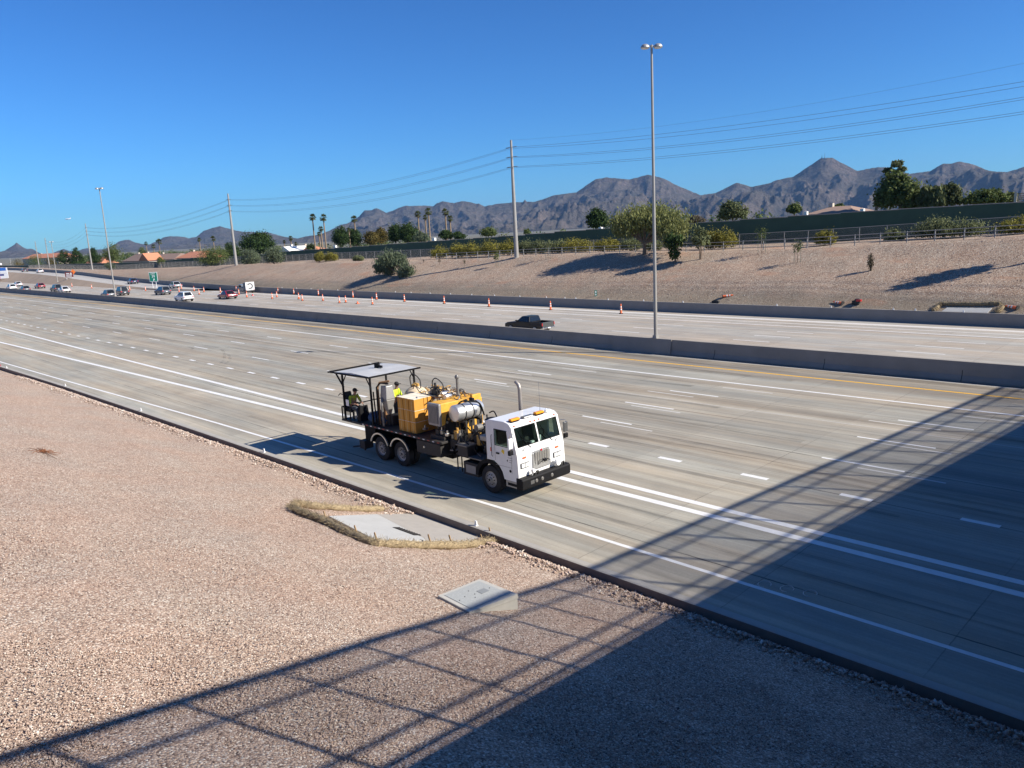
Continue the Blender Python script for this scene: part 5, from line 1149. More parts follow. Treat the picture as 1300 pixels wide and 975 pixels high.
# far basin behind the barrier on the right
fY = lambda v: fby(-20) + .5
def far_path(px, lift=.1):
    out = []
    for u, v in px:
        best = None
        for Y in np.arange(fby(-20) + .36, 82, .02):
            p = at(u, v, Y)
            if p[2] <= slope_z(p[0], Y) + lift: best = (p[0], Y, slope_z(p[0], Y) + lift); break
        out.append(best)
    return [p for p in out if p]
z_ = lambda x, y: (1170 + x / 10.83, 375 + y / 10.83)
wattle('straw wattle on the left side of the far drain basin behind the barrier', far_path([z_(160, 235), z_(190, 190), z_(235, 140), z_(265, 120)]), .17, M['wattle'], 4)
wattle('dark straw wattle along the top of the far drain basin behind the barrier', far_path([z_(285, 118), z_(500, 118), z_(700, 122), z_(930, 118), z_(1085, 112)]), .17, M['wattled'], 5)
wattle('straw wattle on the right side of the far drain basin behind the barrier', far_path([z_(1120, 150), z_(1075, 200), z_(1030, 265)]), .17, M['wattle'], 6)
fs_ = [Vector(p) for p in far_path([z_(270, 252), z_(905, 270), z_(970, 172), z_(350, 165)], .06)]
o = MB().hexa([tuple(p - Vector((0, 0, .3))) for p in fs_], [tuple(p) for p in fs_]).build('drain_slab', M['slab'], None, tuple(fs_[0]), bevel=.02); tag(o, 'pale concrete drain slab behind the far barrier at the right', 'drain basin')

# ------------------------------------------------------------------ cars
def quadplate(mb, q, off=.012):              # thin plate proud of a four cornered patch
    q = [Vector(p) for p in q]; n = (q[1] - q[0]).cross(q[3] - q[0]).normalized(); c = sum(q, Vector()) / 4
    mb.hexa([tuple(p - n * .004) for p in q], [tuple(p + n * off) for p in q])
def inset(q, k, kz=None):
    q = [Vector(p) for p in q]; c = sum(q, Vector()) / 4; return [c + (p - c) * k for p in q]
def car(label, paint, loc, rz, kind='suv', group='cars on the far carriageway', L=4.6, W=1.86, H=1.68, name='car', cat='car'):
    t = thing(name, label, cat, loc, rz, group); h = L / 2; w = W / 2; b = 1.0 if kind == 'suv' else .86
    MB().prism([(-h, .36), (-h - .02, .68), (-h + .06, b), (h * .38, b + .02), (h * .88, b - .12), (h, .66), (h, .34), (h * .8, .26), (-h * .8, .28)], -w, w).build('body', paint, t, bevel=.09, smooth=True)
    if kind == 'suv': bx0, bx1, rx0, rx1 = -h + .10, h * .42, -h * .80, h * .08
    elif kind == 'hatch': bx0, bx1, rx0, rx1 = -h + .14, h * .40, -h * .66, h * .05
    else: bx0, bx1, rx0, rx1 = -h * .74, h * .40, -h * .38, h * .08
    wb, wr = w - .07, w - .26; z0, z1 = b - .02, H
    c = [(bx0, -wb, z0), (bx1, -wb, z0), (bx1, wb, z0), (bx0, wb, z0), (rx0, -wr, z1), (rx1, -wr, z1), (rx1, wr, z1), (rx0, wr, z1)]
    MB().hexa(c[:4], c[4:]).build('cabin', paint, t, bevel=.08, smooth=True)
    for q in ((c[0], c[1], c[5], c[4]), (c[2], c[3], c[7], c[6])):
        g = MB(); i = inset(q, .80); m1, m2 = i[0].lerp(i[1], .48), i[3].lerp(i[2], .48); e = (i[1] - i[0]).normalized() * .04
        quadplate(g, (i[0], m1 - e, m2 - e, i[3])); quadplate(g, (m1 + e, i[1], i[2], m2 + e)); g.build('side_window', M['carglass'], t)
    g = MB(); quadplate(g, inset((c[1], c[2], c[6], c[5]), .84)); g.build('windscreen', M['carglass'], t)
    g = MB(); quadplate(g, inset((c[3], c[0], c[4], c[7]), .82)); g.build('rear_window', M['carglass'], t)
    for sx in (-.61, .60):
        for s in (-1, 1):
            tr = MB().lathe([(.20, -.11), (.33, -.115), (.345, -.09), (.345, .09), (.33, .115), (.20, .11)], (sx * h, s * (w - .10), .345), 'y', 16).build('wheel', M['rubber'], t)
            MB().lathe([(.20, -.02), (.21, .02), (.07, .03)] if s > 0 else [(.07, -.03), (.21, -.02), (.20, .02)], (sx * h, s * (w + .01), .345), 'y', 12).build('rim', M['rim'], tr)
    for s in (-1, 1):
        MB().box(-h - .03, -h + .10, s * (w - .20) - .14, s * (w - .20) + .14, b - .24, b - .06).build('taillight', M['redl'], t, bevel=.02)
        MB().box(h - .14, h + .012, s * (w - .28) - .18, s * (w - .28) + .18, .62, .74).build('headlight', M['head'], t, bevel=.02)
        MB().box(bx1 - .28, bx1 - .10, s * w - (.0 if s > 0 else .16), s * w + (.16 if s > 0 else 0), z0 + .04, z0 + .17).build('mirror', paint, t, bevel=.03)
    MB().box(-h - .045, -h + .1, -w * .9, w * .9, .32, .52).build('rear_bumper', M['dark'], t, bevel=.03); MB().box(-h - .035, -h - .01, -.17, .17, .62, .74).build('licence_plate', M['swhite'], t)
    return t
def paint(name, c): return mat(name, c, .25, coat=.6, var=.02)
pw, pg, pd, pr, pb_, ps = paint('car_white', (.75, .75, .75)), paint('car_grey', (.09, .10, .115)), paint('car_charcoal', (.03, .033, .037)), paint('car_red', (.26, .012, .022)), paint('car_navy', (.03, .04, .10)), paint('car_silver', (.36, .37, .38))
def onroad(u, v, z=None):
    p = gp(u, v)
    if z is not None: p = gp(u, v, z)
    return p
HD = PI - .012
def hd(X): return PI - (bend(X - 8) - bend(X + 8)) / 16 * 1.0
for u, v, pm_, kd, lab, kw in ((234, 382.3, pw, 'suv', 'white suv just left of the dark red car', {}), (289, 379.2, pr, 'sedan', 'dark red car in front of the white backed truck', dict(H=1.45)), (207, 374, pg, 'suv', 'grey suv below the green exit sign', dict(L=4.7, H=1.7)),
    (155, 374.8, pd, 'suv', 'dark blocky suv just right of the far twin light pole', dict(H=1.85)), (138, 377.5, pg, 'hatch', 'dark grey car half behind the far twin light pole', dict(L=4.4, H=1.6)), (82, 371.5, pw, 'sedan', 'white car beside the dark suv at far left', dict(H=1.5)),
    (72, 370, pd, 'suv', 'dark suv behind the white car below the brown sign', dict(H=1.8)), (51, 366, pr, 'hatch', 'bright red small car at far left', dict(H=1.5)), (32, 370, pg, 'hatch', 'low dark hatchback near the left edge', dict(H=1.5)), (15, 368, pw, 'suv', 'white suv nearest the left edge', {}), (23, 363.5, pw, 'sedan', 'white car behind the suv nearest the left edge', dict(H=1.45))):
    p = gp(u, v); car(lab, pm_, p, hd(p[0]), kd, **kw)
def onramp(u, v):
    X = -220
    for _ in range(25):
        Y = fby(X) - 3.0; p = at(u, v, Y); X = .5 * X + .5 * p[0]
    return (X, fby(X) - 3.0, fbz(X) + .005)
for u, v, pm_, kd, lab, kw in ((169, 360.2, pb_, 'sedan', 'navy blue car against the barrier on the exit ramp', dict(H=1.45)), (223, 365, ps, 'sedan', 'silver car against the barrier right of the exit sign', dict(H=1.5)), (51.5, 348.8, pw, 'sedan', 'small white car high on the exit ramp at far left', dict(H=1.45)), (32, 347.4, pg, 'sedan', 'small dark car at the top of the exit ramp at far left', dict(H=1.45))):
    p = onramp(u, v); car(lab, pm_, p, hd(p[0]) + (-.10 if p[0] < -180 else 0), kd, group='cars on the exit ramp', **kw)
# utility truck with a big white rear panel and a dark cab
p = gp(314, 372); p[1] = min(p[1], fby(p[0]) - 1.6)
t = thing('work_truck', 'work truck with a white square rear box bearing a dark round mark, behind the cones', 'truck', p, HD); t.scale = (.78, .78, .78)
MB().prism([(-.2, .55), (-.2, 1.45), (.75, 1.5), (1.2, 2.15), (2.4, 2.2), (2.75, 1.5), (3.9, 1.35), (4.05, .55)], -.95, .95).build('cab', paint('truck_slate', (.12, .14, .16)), t, bevel=.07)
MB().box(-1.86, -.35, -1.08, 1.08, .75, 2.62).build('box_body', mat('truck_box_grey', (.10, .115, .13), .5), t, bevel=.03); MB().box(-1.9, -1.863, -1.14, 1.14, .75, 2.75).build('rear_panel', pw, t, bevel=.01)
mk = MB()
for a in np.linspace(.7, 5.2, 12): mk.box(-1.93, -1.903, .62 * math.cos(a) - .16, .62 * math.cos(a) + .16, 1.78 + .58 * math.sin(a) - .16, 1.78 + .58 * math.sin(a) + .16)
mk.build('rear_mark', M['sdark'], t)
MB().box(-1.95, -1.7, -1.0, 1.0, .45, .72).build('bumper', M['dark'], t)
for sx in (-1.1, 2.9):
    for s in (-1, 1):
        tr = MB().lathe([(.22, -.14), (.42, -.14), (.42, .14), (.22, .14)], (sx, s * .9, .42), 'y', 16).build('wheel', M['rubber'], t); MB().lathe([(.24, -.02), (.24, .02)], (sx, s * 1.035, .42), 'y', 12).build('rim', M['rim'], tr)
for s in (-1, 1):
    MB().box(-1.94, -1.90, s * .95 - .1, s * .95 + .1, .85, 1.0).build('taillight', M['redl'], t); g = MB(); MB().box(1.0, 2.3, s * .955 - .006, s * .955 + .006, 1.55, 2.05).build('side_window', M['carglass'], t)
# black pickup
p = gp(672, 419.8); p[0] += 0; t = thing('pickup_truck', 'black four door pickup passing beyond the median barrier', 'pickup', p, PI); t.scale = (.88, .88, .80); bp_ = mat('pickup_black', (.004, .0045, .007), .35, spec=.35, coat=.25)
MB().prism([(-2.75, .55), (-2.78, .95), (-.95, .98), (-.95, .62), (1.0, .62), (1.0, 1.12), (2.35, 1.02), (2.72, .85), (2.75, .45), (2.3, .38), (-2.3, .42)], -.96, .96).build('body', bp_, t, bevel=.06)
MB().prism([(-.96, .6), (-.96, 1.16), (1.02, 1.16), (1.02, .6)], -.955, .955).build('door', bp_, t, bevel=.03)
for s in (-1, 1): MB().box(-2.76, -.97, s * .91 - .05, s * .91 + .05, .94, 1.20).build('bed_wall', bp_, t, bevel=.02)
MB().box(-2.80, -2.71, -.855, .855, .62, 1.19).build('tailgate', mat('grey_tailgate', (.055, .06, .06), .35, coat=.4), t, bevel=.03)
c = [(-.94, -.92, 1.14), (1.05, -.92, 1.14), (1.05, .92, 1.14), (-.94, .92, 1.14), (-.80, -.74, 1.78), (.30, -.74, 1.78), (.30, .74, 1.78), (-.80, .74, 1.78)]
MB().hexa(c[:4], c[4:]).build('cab', bp_, t, bevel=.07)
for q in ((c[0], c[1], c[5], c[4]), (c[2], c[3], c[7], c[6])):
    g = MB(); i = inset(q, .80); m1, m2 = i[0].lerp(i[1], .46), i[3].lerp(i[2], .52); e = (i[1] - i[0]).normalized() * .05
    quadplate(g, (i[0], m1 - e, m2 - e, i[3])); quadplate(g, (m1 + e, i[1], i[2], m2 + e)); g.build('side_window', M['carglass'], t)
g = MB(); quadplate(g, inset((c[1], c[2], c[6], c[5]), .84)); g.build('windscreen', M['carglass'], t)
g = MB(); quadplate(g, inset((c[3], c[0], c[4], c[7]), .80)); g.build('rear_window', M['carglass'], t)
for sx in (-1.75, 1.80):
    for s in (-1, 1):
        tr = MB().lathe([(.24, -.13), (.38, -.135), (.40, -.10), (.40, .10), (.38, .135), (.24, .13)], (sx, s * .87, .40), 'y', 18).build('wheel', M['rubber'], t); MB().lathe([(.24, -.02), (.25, .02), (.08, .03)], (sx, s * 1.0, .40), 'y', 14).build('rim', M['rim'], tr)
for s in (-1, 1):
    MB().box(-2.82, -2.70, s * .905 - .05, s * .905 + .05, .80, 1.12).build('taillight', M['redl'], t, bevel=.02); MB().box(2.6, 2.76, s * .7 - .16, s * .7 + .16, .72, .9).build('headlight', M['head'], t, bevel=.03)
    MB().box(.72, .92, s * 1.06 - .10, s * 1.06 + .10, 1.18, 1.36).build('mirror', bp_, t, bevel=.03)
MB().box(-2.92, -2.72, -.93, .93, .46, .61).build('rear_bumper', M['chrome'], t, bevel=.03); MB().box(-2.935, -2.925, -.17, .17, .47, .60).build('licence_plate', M['swhite'], t)
MB().box(-.78, .2, -.62, .62, 1.785, 1.80).build('roof_panel', M['carglass'], t)
# ------------------------------------------------------------------ people
def skin_mesh(name, verts, edges, radii, m, parent, root=0, sub=1, o=(0, 0, 0)):
    me = bpy.data.meshes.new(name); me.from_pydata([tuple(v) for v in verts], edges, []); ob = bpy.data.objects.new(name, me); COL.objects.link(ob)
    md_ = ob.modifiers.new('skin', 'SKIN'); md_.use_smooth_shade = True
    for i, r in enumerate(radii):
        sv = me.skin_vertices[0].data[i]; sv.radius = (r, r) if not isinstance(r, tuple) else r; sv.use_root = (i == root)
    ss = ob.modifiers.new('sub', 'SUBSURF'); ss.levels = sub; ss.render_levels = sub
    dg = bpy.context.evaluated_depsgraph_get(); nm = bpy.data.meshes.new_from_object(ob.evaluated_get(dg)); bpy.data.objects.remove(ob); bpy.data.meshes.remove(me)
    nm.name = name; nm.materials.clear(); nm.materials.append(m); nm.polygons.foreach_set('use_smooth', [True] * len(nm.polygons))
    r_ = bpy.data.objects.new(name, nm); COL.objects.link(r_); r_.parent = parent; return r_
def person(label, loc, rz, J, shirt, trousers, cap=True):
    # J: joints in the person's own frame, facing +x, y to the left
    t = thing('person', label, 'person', loc, rz)
    V = []; E = []; Rr = []
    def add(p, r, prev=None):
        V.append(p); Rr.append(r)
        if prev is not None: E.append((prev, len(V) - 1))
        return len(V) - 1
    pel = add(J['pelvis'], .125); wai = add(J['waist'], .115, pel); che = add(J['chest'], .14, wai); nk = add(J['neck'], .055, che)
    hd_ = Vector(J['head']); h0 = add(tuple(hd_ - Vector((.01, 0, .07))), .07, nk); h1 = add(tuple(hd_ + Vector((0, 0, .02))), .095, h0); h2 = add(tuple(hd_ + Vector((-.01, 0, .09))), .075, h1)
    add(tuple(hd_ + Vector((.105, 0, -.01))), .018, h1)
    for s in ('l', 'r'):
        sg = 1 if s == 'l' else -1
        a = add(J['sh_' + s], .062, che); b = add(J['el_' + s], .045, a); w = add(J['wr_' + s], .03, b)
        wd = (Vector(J['wr_' + s]) - Vector(J['el_' + s])).normalized(); sd = wd.cross(Vector((0, 0, 1))).normalized(); pm = Vector(J['wr_' + s]) + wd * .06; pi_ = add(tuple(pm), .032, w)
        for k, (off, ln) in enumerate(((-.027, .075), (-.009, .088), (.009, .082), (.027, .065))):
            f1 = add(tuple(pm + wd * .035 + sd * off), .009, pi_); f2 = add(tuple(pm + wd * (.035 + ln * .5) + sd * off - Vector((0, 0, .012))), .008, f1); add(tuple(pm + wd * (.035 + ln * .8) + sd * off - Vector((0, 0, .035))), .007, f2)
        th = add(tuple(pm - wd * .02 + sd * sg * .045), .010, pi_); add(tuple(pm + wd * .025 + sd * sg * .06), .008, th)
        hp = add(J['hip_' + s], .095, pel); kn = add(J['kn_' + s], .062, hp); an = add(J['an_' + s], .042, kn)
        add(tuple(Vector(J['an_' + s]) + Vector((.15, 0, -.05))), .035, an)
    skin_mesh('body', V, E, Rr, M['skin'], t)
    V, E, Rr = [], [], []
    a = add(J['waist'], .135); b = add(J['chest'], .168, a); add(tuple(Vector(J['chest']).lerp(Vector(J['neck']), .7)), .085, b)
    for s in ('l', 'r'):
        c = add(J['sh_' + s], .078, b); d = add(J['el_' + s], .058, c); add(tuple(Vector(J['el_' + s]).lerp(Vector(J['wr_' + s]), .35)), .046, d)
    skin_mesh('shirt', V, E, Rr, shirt, t)
    V, E, Rr = [], [], []
    a = add(J['pelvis'], .145); add(tuple(Vector(J['pelvis']).lerp(Vector(J['waist']), .6)), .135, a)
    for s in ('l', 'r'):
        c = add(J['hip_' + s], .11, a); d = add(J['kn_' + s], .08, c); add(tuple(Vector(J['an_' + s]).lerp(Vector(J['kn_' + s]), .1)), .062, d)
    skin_mesh('trousers', V, E, Rr, trousers, t)
    for s in ('l', 'r'):
        p = Vector(J['an_' + s]); MB().prism([(p.x - .07, p.z - .09), (p.x + .20, p.z - .09), (p.x + .20, p.z - .04), (p.x + .06, p.z + .02), (p.x - .07, p.z + .02)], p.y - .05, p.y + .05).build('boot', M['capm'], t, bevel=.02)
    p = hd_; MB().ball((p.x - .012, p.y, p.z + .062), (.112, .10, .095), 12).prism([(p.x + .05, p.y - .08), (p.x + .20, p.y - .06), (p.x + .20, p.y + .06), (p.x + .05, p.y + .08)], p.z + .05, p.z + .065, 'z').build('cap', M['capm'], t, smooth=True)
    for s in (-1, 1): MB().ball((p.x + .083, p.y + s * .035, p.z + .012), .012, 6).build('eye', M['black'], t)
    return t
SEATED = dict(pelvis=(0, 0, .0), waist=(.03, 0, .20), chest=(.11, 0, .42), neck=(.19, 0, .60), head=(.27, 0, .74), sh_l=(.13, .19, .52), sh_r=(.13, -.19, .52), el_l=(.24, .26, .26), el_r=(.22, -.27, .25), wr_l=(.48, .17, .24), wr_r=(.47, -.17, .22),
              hip_l=(.05, .10, -.01), hip_r=(.05, -.10, -.01), kn_l=(.50, .13, .05), kn_r=(.52, -.13, .04), an_l=(.60, .12, -.38), an_r=(.56, -.13, -.38))
STAND = dict(pelvis=(0, 0, .92), waist=(.01, 0, 1.08), chest=(.03, 0, 1.32), neck=(.06, 0, 1.5), head=(.10, 0, 1.66), sh_l=(.03, .20, 1.42), sh_r=(.03, -.20, 1.42), el_l=(.10, .27, 1.15), el_r=(.14, -.27, 1.17), wr_l=(.33, .20, 1.12), wr_r=(.36, -.18, 1.16),
             hip_l=(0, .10, .90), hip_r=(0, -.10, .90), kn_l=(.03, .11, .49), kn_r=(.02, -.11, .49), an_l=(0, .12, .09), an_r=(0, -.12, .09))

# ------------------------------------------------------------------ the road marking truck (faces +x)
TO = (-23.0, 19.0, 0.0)
T = thing('road_marking_truck', 'white cab road marking truck with yellow machinery, canopy and a worker seat at the back', 'truck', TO)
def tp(mb, name, m, parent=None, bevel=0, smooth=False): return mb.build(name, m, parent or T, TO, bevel, smooth)
Yn, Yf = 17.80, 20.20
ch = MB()
for y in (18.55, 19.25): ch.box(-28.4, -18.5, y, y + .1, .78, 1.02)
for x in np.arange(-28, -19, 1.1): ch.box(x, x + .1, 18.651, 19.249, .82, .98)
ch.box(-27.2, -24.6, 18.9, 19.1, .45, .6)
tp(ch, 'chassis', M['black'])
for x in (-26.6, -25.2, -19.8): tp(MB().tube([(x, 18.1, .52), (x, 19.9, .52)], .09, 8).ball((x, 19.0, .52), (.22, .25, .22)), 'axle', M['dark'])
def wheel(x, y0, y1, front):
    s = 1 if y1 > 19 else -1; c = (x, (y0 + y1) / 2, .52); hw = (y1 - y0) / 2
    w = tp(MB().lathe([(.30, -hw), (.47, -hw), (.515, -hw * .8), (.52, -hw * .4), (.52, hw * .4), (.515, hw * .8), (.47, hw), (.30, hw)], c, 'y', 28, caps=False), 'wheel', M['rubber'], smooth=True)
    o = s * hw
    if front: pr = [(.305, o * .96), (.295, o * .7), (.22, o * .75), (.17, o * 1.05), (.10, o * 1.12), (.085, o * 1.5), (.03, o * 1.55)]
    else: pr = [(.305, o * .98), (.285, o * .55), (.21, o * .35), (.14, o * .30), (.12, o * .85), (.04, o * .9)]
    r = tp(MB().lathe(pr, c, 'y', 24, caps=False), 'rim', M['rim'], w, smooth=True)
    nb = MB()
    for k in range(10): a = 2 * PI * k / 10; nb.lathe([(.018, 0), (.012, s * .045)], (x + .185 * math.cos(a), c[1] + o * (.95 if front else .4), .52 + .185 * math.sin(a)), 'y', 6)
    tp(nb, 'wheel_nuts', M['dark'], r)
    tp(MB().lathe([(.06, o * (1.1 if front else .6)), (.05, o * (1.58 if front else .95))], c, 'y', 12), 'hub_cap', M['black'], r)
for s in (0, 1):
    wheel(-19.8, *((17.86, 18.16) if s == 0 else (19.84, 20.14)), True)
    for x in (-26.6, -25.2):
        wheel(x, *((17.88, 18.16) if s == 0 else (19.84, 20.12)), False)
        c0_, c1_ = ((18.20, 18.46) if s == 0 else (19.54, 19.80)); tp(MB().lathe([(.30, c0_ - x * 0), (.50, c0_), (.52, c0_ + .05), (.52, c1_ - .05), (.50, c1_), (.30, c1_)], (x, 0, .52), 'y', 24), 'wheel', M['rubber'])
# front mudguards and rear fenders
def arc(mb, x, z, r0, r1, a0, a1, y0, y1, n=12):
    A_ = np.linspace(math.radians(a0), math.radians(a1), n); pts = [(x + r1 * math.cos(a), z + r1 * math.sin(a)) for a in A_] + [(x + r0 * math.cos(a), z + r0 * math.sin(a)) for a in A_[::-1]]
    m_ = len(pts); vs = [(p[0], y0, p[1]) for p in pts] + [(p[0], y1, p[1]) for p in pts]; fs = []
    for i in range(n - 1):
        j = 2 * n - 1 - i
        for o_ in (0, m_): q = (i + o_, i + 1 + o_, j - 1 + o_, j + o_); fs.append(q if o_ else q[::-1])
    fs += [(i, (i + 1) % m_, m_ + (i + 1) % m_, m_ + i) for i in range(m_)]
    mb.add(vs, fs)
for y0, y1 in ((17.80, 18.2), (19.8, 20.2)):
    g = MB(); arc(g, -19.8, .52, .62, .76, -12, 175, y0, y1, 18); tp(g, 'mudguard', M['black'])
    for x in (-26.6, -25.2):
        g = MB(); arc(g, x, .55, .62, .66, 20, 160, y0 + .02, y1 + .2 if y0 < 19 else y1, 14); f_ = tp(g, 'fender', M['black'])
        g = MB(); yy = y0 if y0 < 19 else y1; arc(g, x, .55, .615, .675, 20, 160, yy - .03, yy + .03, 14); tp(g, 'fender_lip', M['alu'], f_)
# cab shell
XF, ZW0, ZW1 = -18.30, 1.90, 2.58
cb = MB(); th = .05
for y0, y1 in ((Yn, Yn + th), (Yf - th, Yf)):
    cb.prism([(-19.86, 1.30), (-19.50, 1.30), (-19.26, 1.16), (-19.10, .95), (-19.02, .70), (-18.33, .70), (XF, .95), (-18.33, 1.60), (-18.40, ZW0), (-19.86, ZW0)], y0, y1)
    cb.prism([(-19.86, ZW0), (-19.42, ZW0), (-19.42, 2.46), (-19.86, 2.46)], y0, y1); cb.prism([(-18.74, ZW0), (-18.40, ZW0), (-18.545, 2.46), (-18.82, 2.46)], y0, y1)
    cb.prism([(-19.86, 2.46), (-18.545, 2.46), (-18.575, 2.62), (-18.70, 2.72), (-19.70, 2.74), (-19.86, 2.66)], y0, y1)
def slab_yz(x_at, y0, y1, z0, z1, t_=.05): # piece of the raked front
    cb.hexa([(x_at(z0) - t_, y0, z0), (x_at(z0), y0, z0), (x_at(z0), y1, z0), (x_at(z0) - t_, y1, z0)], [(x_at(z1) - t_, y0, z1), (x_at(z1), y0, z1), (x_at(z1), y1, z1), (x_at(z1) - t_, y1, z1)])
xa = lambda z: float(np.interp(z, [.70, .95, 1.60, 1.90, 2.62, 2.72], [-18.33, -18.30, -18.33, -18.40, -18.575, -18.68]))
yi0, yi1 = Yn + th, Yf - th
slab_yz(xa, yi0, yi1, .80, 1.60); slab_yz(xa, yi0, yi1, 1.60, 1.90); slab_yz(xa, yi0, yi1, 2.58, 2.70)
for a, b in ((yi0, yi0 + .07), (18.96, 19.04), (yi1 - .07, yi1)): slab_yz(xa, a, b, 1.90, 2.58)
tp(cb, 'cab', M['white'])
rf_ = MB().prism([(-19.86, 2.70), (-19.70, 2.775), (-18.95, 2.79), (-18.74, 2.75), (-18.62, 2.685), (-18.64, 2.66), (-19.86, 2.66)], Yn + .003, Yf - .003); roof = tp(rf_, 'roof', M['white'], bevel=.035)
tp(MB().box(-19.89, -19.865, Yn, Yf, 1.2, 2.70), 'rear_panel', M['hopper'], bevel=.01)
for (a, b), in (((yi0 + .07, 18.96),), ((19.04, yi1 - .07),)):
    g = MB(); quadplate(g, [(xa(1.90) - .035, a, 1.90), (xa(1.90) - .035, b, 1.90), (xa(2.58) - .035, b, 2.58), (xa(2.58) - .035, a, 2.58)], .008); w_ = tp(g, 'windscreen', M['glass'])
    gk = MB()
    for p, q in (((a, 1.90), (b, 1.925)), ((a, 2.555), (b, 2.58))): gk.hexa([(xa(p[1]) - .02, p[0], p[1]), (xa(p[1]) + .008, p[0], p[1]), (xa(p[1]) + .008, q[0], p[1]), (xa(p[1]) - .02, q[0], p[1])], [(xa(q[1]) - .02, p[0], q[1]), (xa(q[1]) + .008, p[0], q[1]), (xa(q[1]) + .008, q[0], q[1]), (xa(q[1]) - .02, q[0], q[1])])
    for p in (a, b - .022): gk.hexa([(xa(1.9) - .02, p, 1.926), (xa(1.9) + .008, p, 1.926), (xa(1.9) + .008, p + .022, 1.926), (xa(1.9) - .02, p + .022, 1.926)], [(xa(2.55) - .02, p, 2.554), (xa(2.55) + .008, p, 2.554), (xa(2.55) + .008, p + .022, 2.554), (xa(2.55) - .02, p + .022, 2.554)])
    tp(gk, 'seal', M['black'], w_)
    tp(MB().tube([(xa(1.85) + .03, (a + b) / 2 + .1, 1.80), (xa(1.95) + .02, (a + b) / 2 - .05, 1.95), (xa(2.3) + .02, (a + b) / 2 - .30, 2.28)], .010, 5).tube([(xa(2.1) + .016, (a + b) / 2 - .2, 2.02), (xa(2.5) + .016, (a + b) / 2 - .36, 2.46)], .010, 4), 'wiper', M['black'], w_)
for y in (Yn + .02, Yf - .02):
    d_ = tp(MB().prism([(-19.42, ZW0), (-18.74, ZW0), (-18.82, 2.46), (-19.42, 2.46)], y - .006, y + .006), 'side_window', M['glass'])
    s = -1 if y < 19 else 1; yo = Yn if s < 0 else Yf
    gm = MB(); A_, B_ = (yo - .012, yo + .002) if s < 0 else (yo - .002, yo + .012)
    gm.box(-19.44, -18.72, A_, B_, 1.88, 1.905); gm.box(-19.445, -19.42, A_, B_, 1.906, 2.47); gm.box(-19.44, -18.80, A_, B_, 2.455, 2.48); tp(gm, 'window_trim', M['black'], d_)
    gl = MB()
    for x in (-19.44, -18.62): gl.box(x - .006, x + .006, yo - (.006 if s < 0 else -.001), yo + (.001 if s < 0 else .006), .98 if x > -19 else 1.32, 1.87)
    gl.box(-19.43, -18.63, yo - (.006 if s < 0 else -.001), yo + (.001 if s < 0 else .006), 1.17, 1.18) if s < 9 else None
    dr = tp(gl, 'door', M['hopper']); tp(MB().box(-19.36, -19.22, yo + (.0 if s > 0 else -.035), yo + (.035 if s > 0 else 0), 1.58, 1.63), 'handle', M['black'], dr)
    tp(MB().tube([(-18.50, yo, 2.42), (-18.42, yo + s * .22, 2.40), (-18.42, yo + s * .22, 1.72), (-18.48, yo, 1.70)], .015, 6), 'mirror_arm', M['chrome'])
    tp(MB().box(-18.46, -18.38, yo + s * .22 - .10, yo + s * .22 + .10, 1.95, 2.32), 'mirror', M['white' if s < 0 else 'hlring'], bevel=.02); tp(MB().box(-18.47, -18.37, yo + s * .22 - .10, yo + s * .22 + .10, 1.72, 1.90), 'mirror', M['black'], bevel=.03)
    tp(MB().box(-18.95, -18.36, yo - (0 if s > 0 else -.0) - .14 * (s > 0), yo + .14 * (s < 0), .46, .70), 'step', M['hopper'], bevel=.01); tp(MB().box(-18.86, -18.42, yo - .006 * (s < 0) - .1 * (s > 0), yo + .006 * (s > 0) + .1 * (s < 0), .52, .62), 'step_hole', M['black'])
    tp(MB().tube([(-19.55, yo + s * .03, 1.45), (-19.55, yo + s * .06, 1.5), (-19.55, yo + s * .06, 2.2), (-19.55, yo + s * .03, 2.25)], .012, 5), 'grab_handle', M['black'])
# stickers and lettering on the near door
tp(MB().prism([(-19.12, 1.70), (-18.98, 1.60), (-18.96, 1.74), (-19.04, 1.80)], Yn - .004, Yn - .001), 'yellow_sticker', mat('sticker_yellow', (.80, .55, .03), .5)); tp(MB().prism([(-18.86, 1.42), (-18.82, 1.36), (-18.80, 1.46)], Yn - .004, Yn - .001), 'dark_sticker', M['black'])
for z, x0, x1 in ((1.52, -18.80, -18.58), (1.44, -18.72, -18.56), (1.36, -18.74, -18.60)): tp(MB().box(x0, x1, Yn - .004, Yn - .001, z, z + .014), 'door_lettering', M['hlring'])
tp(MB().lathe([(.055, -.003), (.05, .001)], (-18.70, Yn, 1.05), 'y', 12), 'dark_sticker', M['black']); tp(MB().box(-19.68, -19.62, Yn - .005, Yn - .001, 1.62, 1.76), 'orange_sticker', M['orange'])
# front: grille, lamps, bumper
gx_ = lambda z: xa(z) + .004
gr_ = MB().hexa([(xa(1.0), 18.52, 1.0), (xa(1.0) + .035, 18.52, 1.0), (xa(1.0) + .035, 19.42, 1.0), (xa(1.0), 19.42, 1.0)], [(xa(1.58), 18.52, 1.58), (xa(1.58) + .035, 18.52, 1.58), (xa(1.58) + .035, 19.42, 1.58), (xa(1.58), 19.42, 1.58)]).prism([(18.52, 1.582), (19.42, 1.582), (19.36, 1.66), (18.58, 1.66)], xa(1.62), xa(1.62) + .033, 'x')
G = tp(gr_, 'grille', M['alu'], bevel=.012)
tp(MB().box(xa(1.4) + .03, xa(1.4) + .045, 18.60, 19.34, 1.16, 1.585), 'grille_recess', M['grille'], G)
sl_ = MB()
for k in range(6): y = 18.62 + .118 * k; sl_.box(xa(1.4) + .046, xa(1.4) + .062, y, y + .075, 1.14, 1.59)
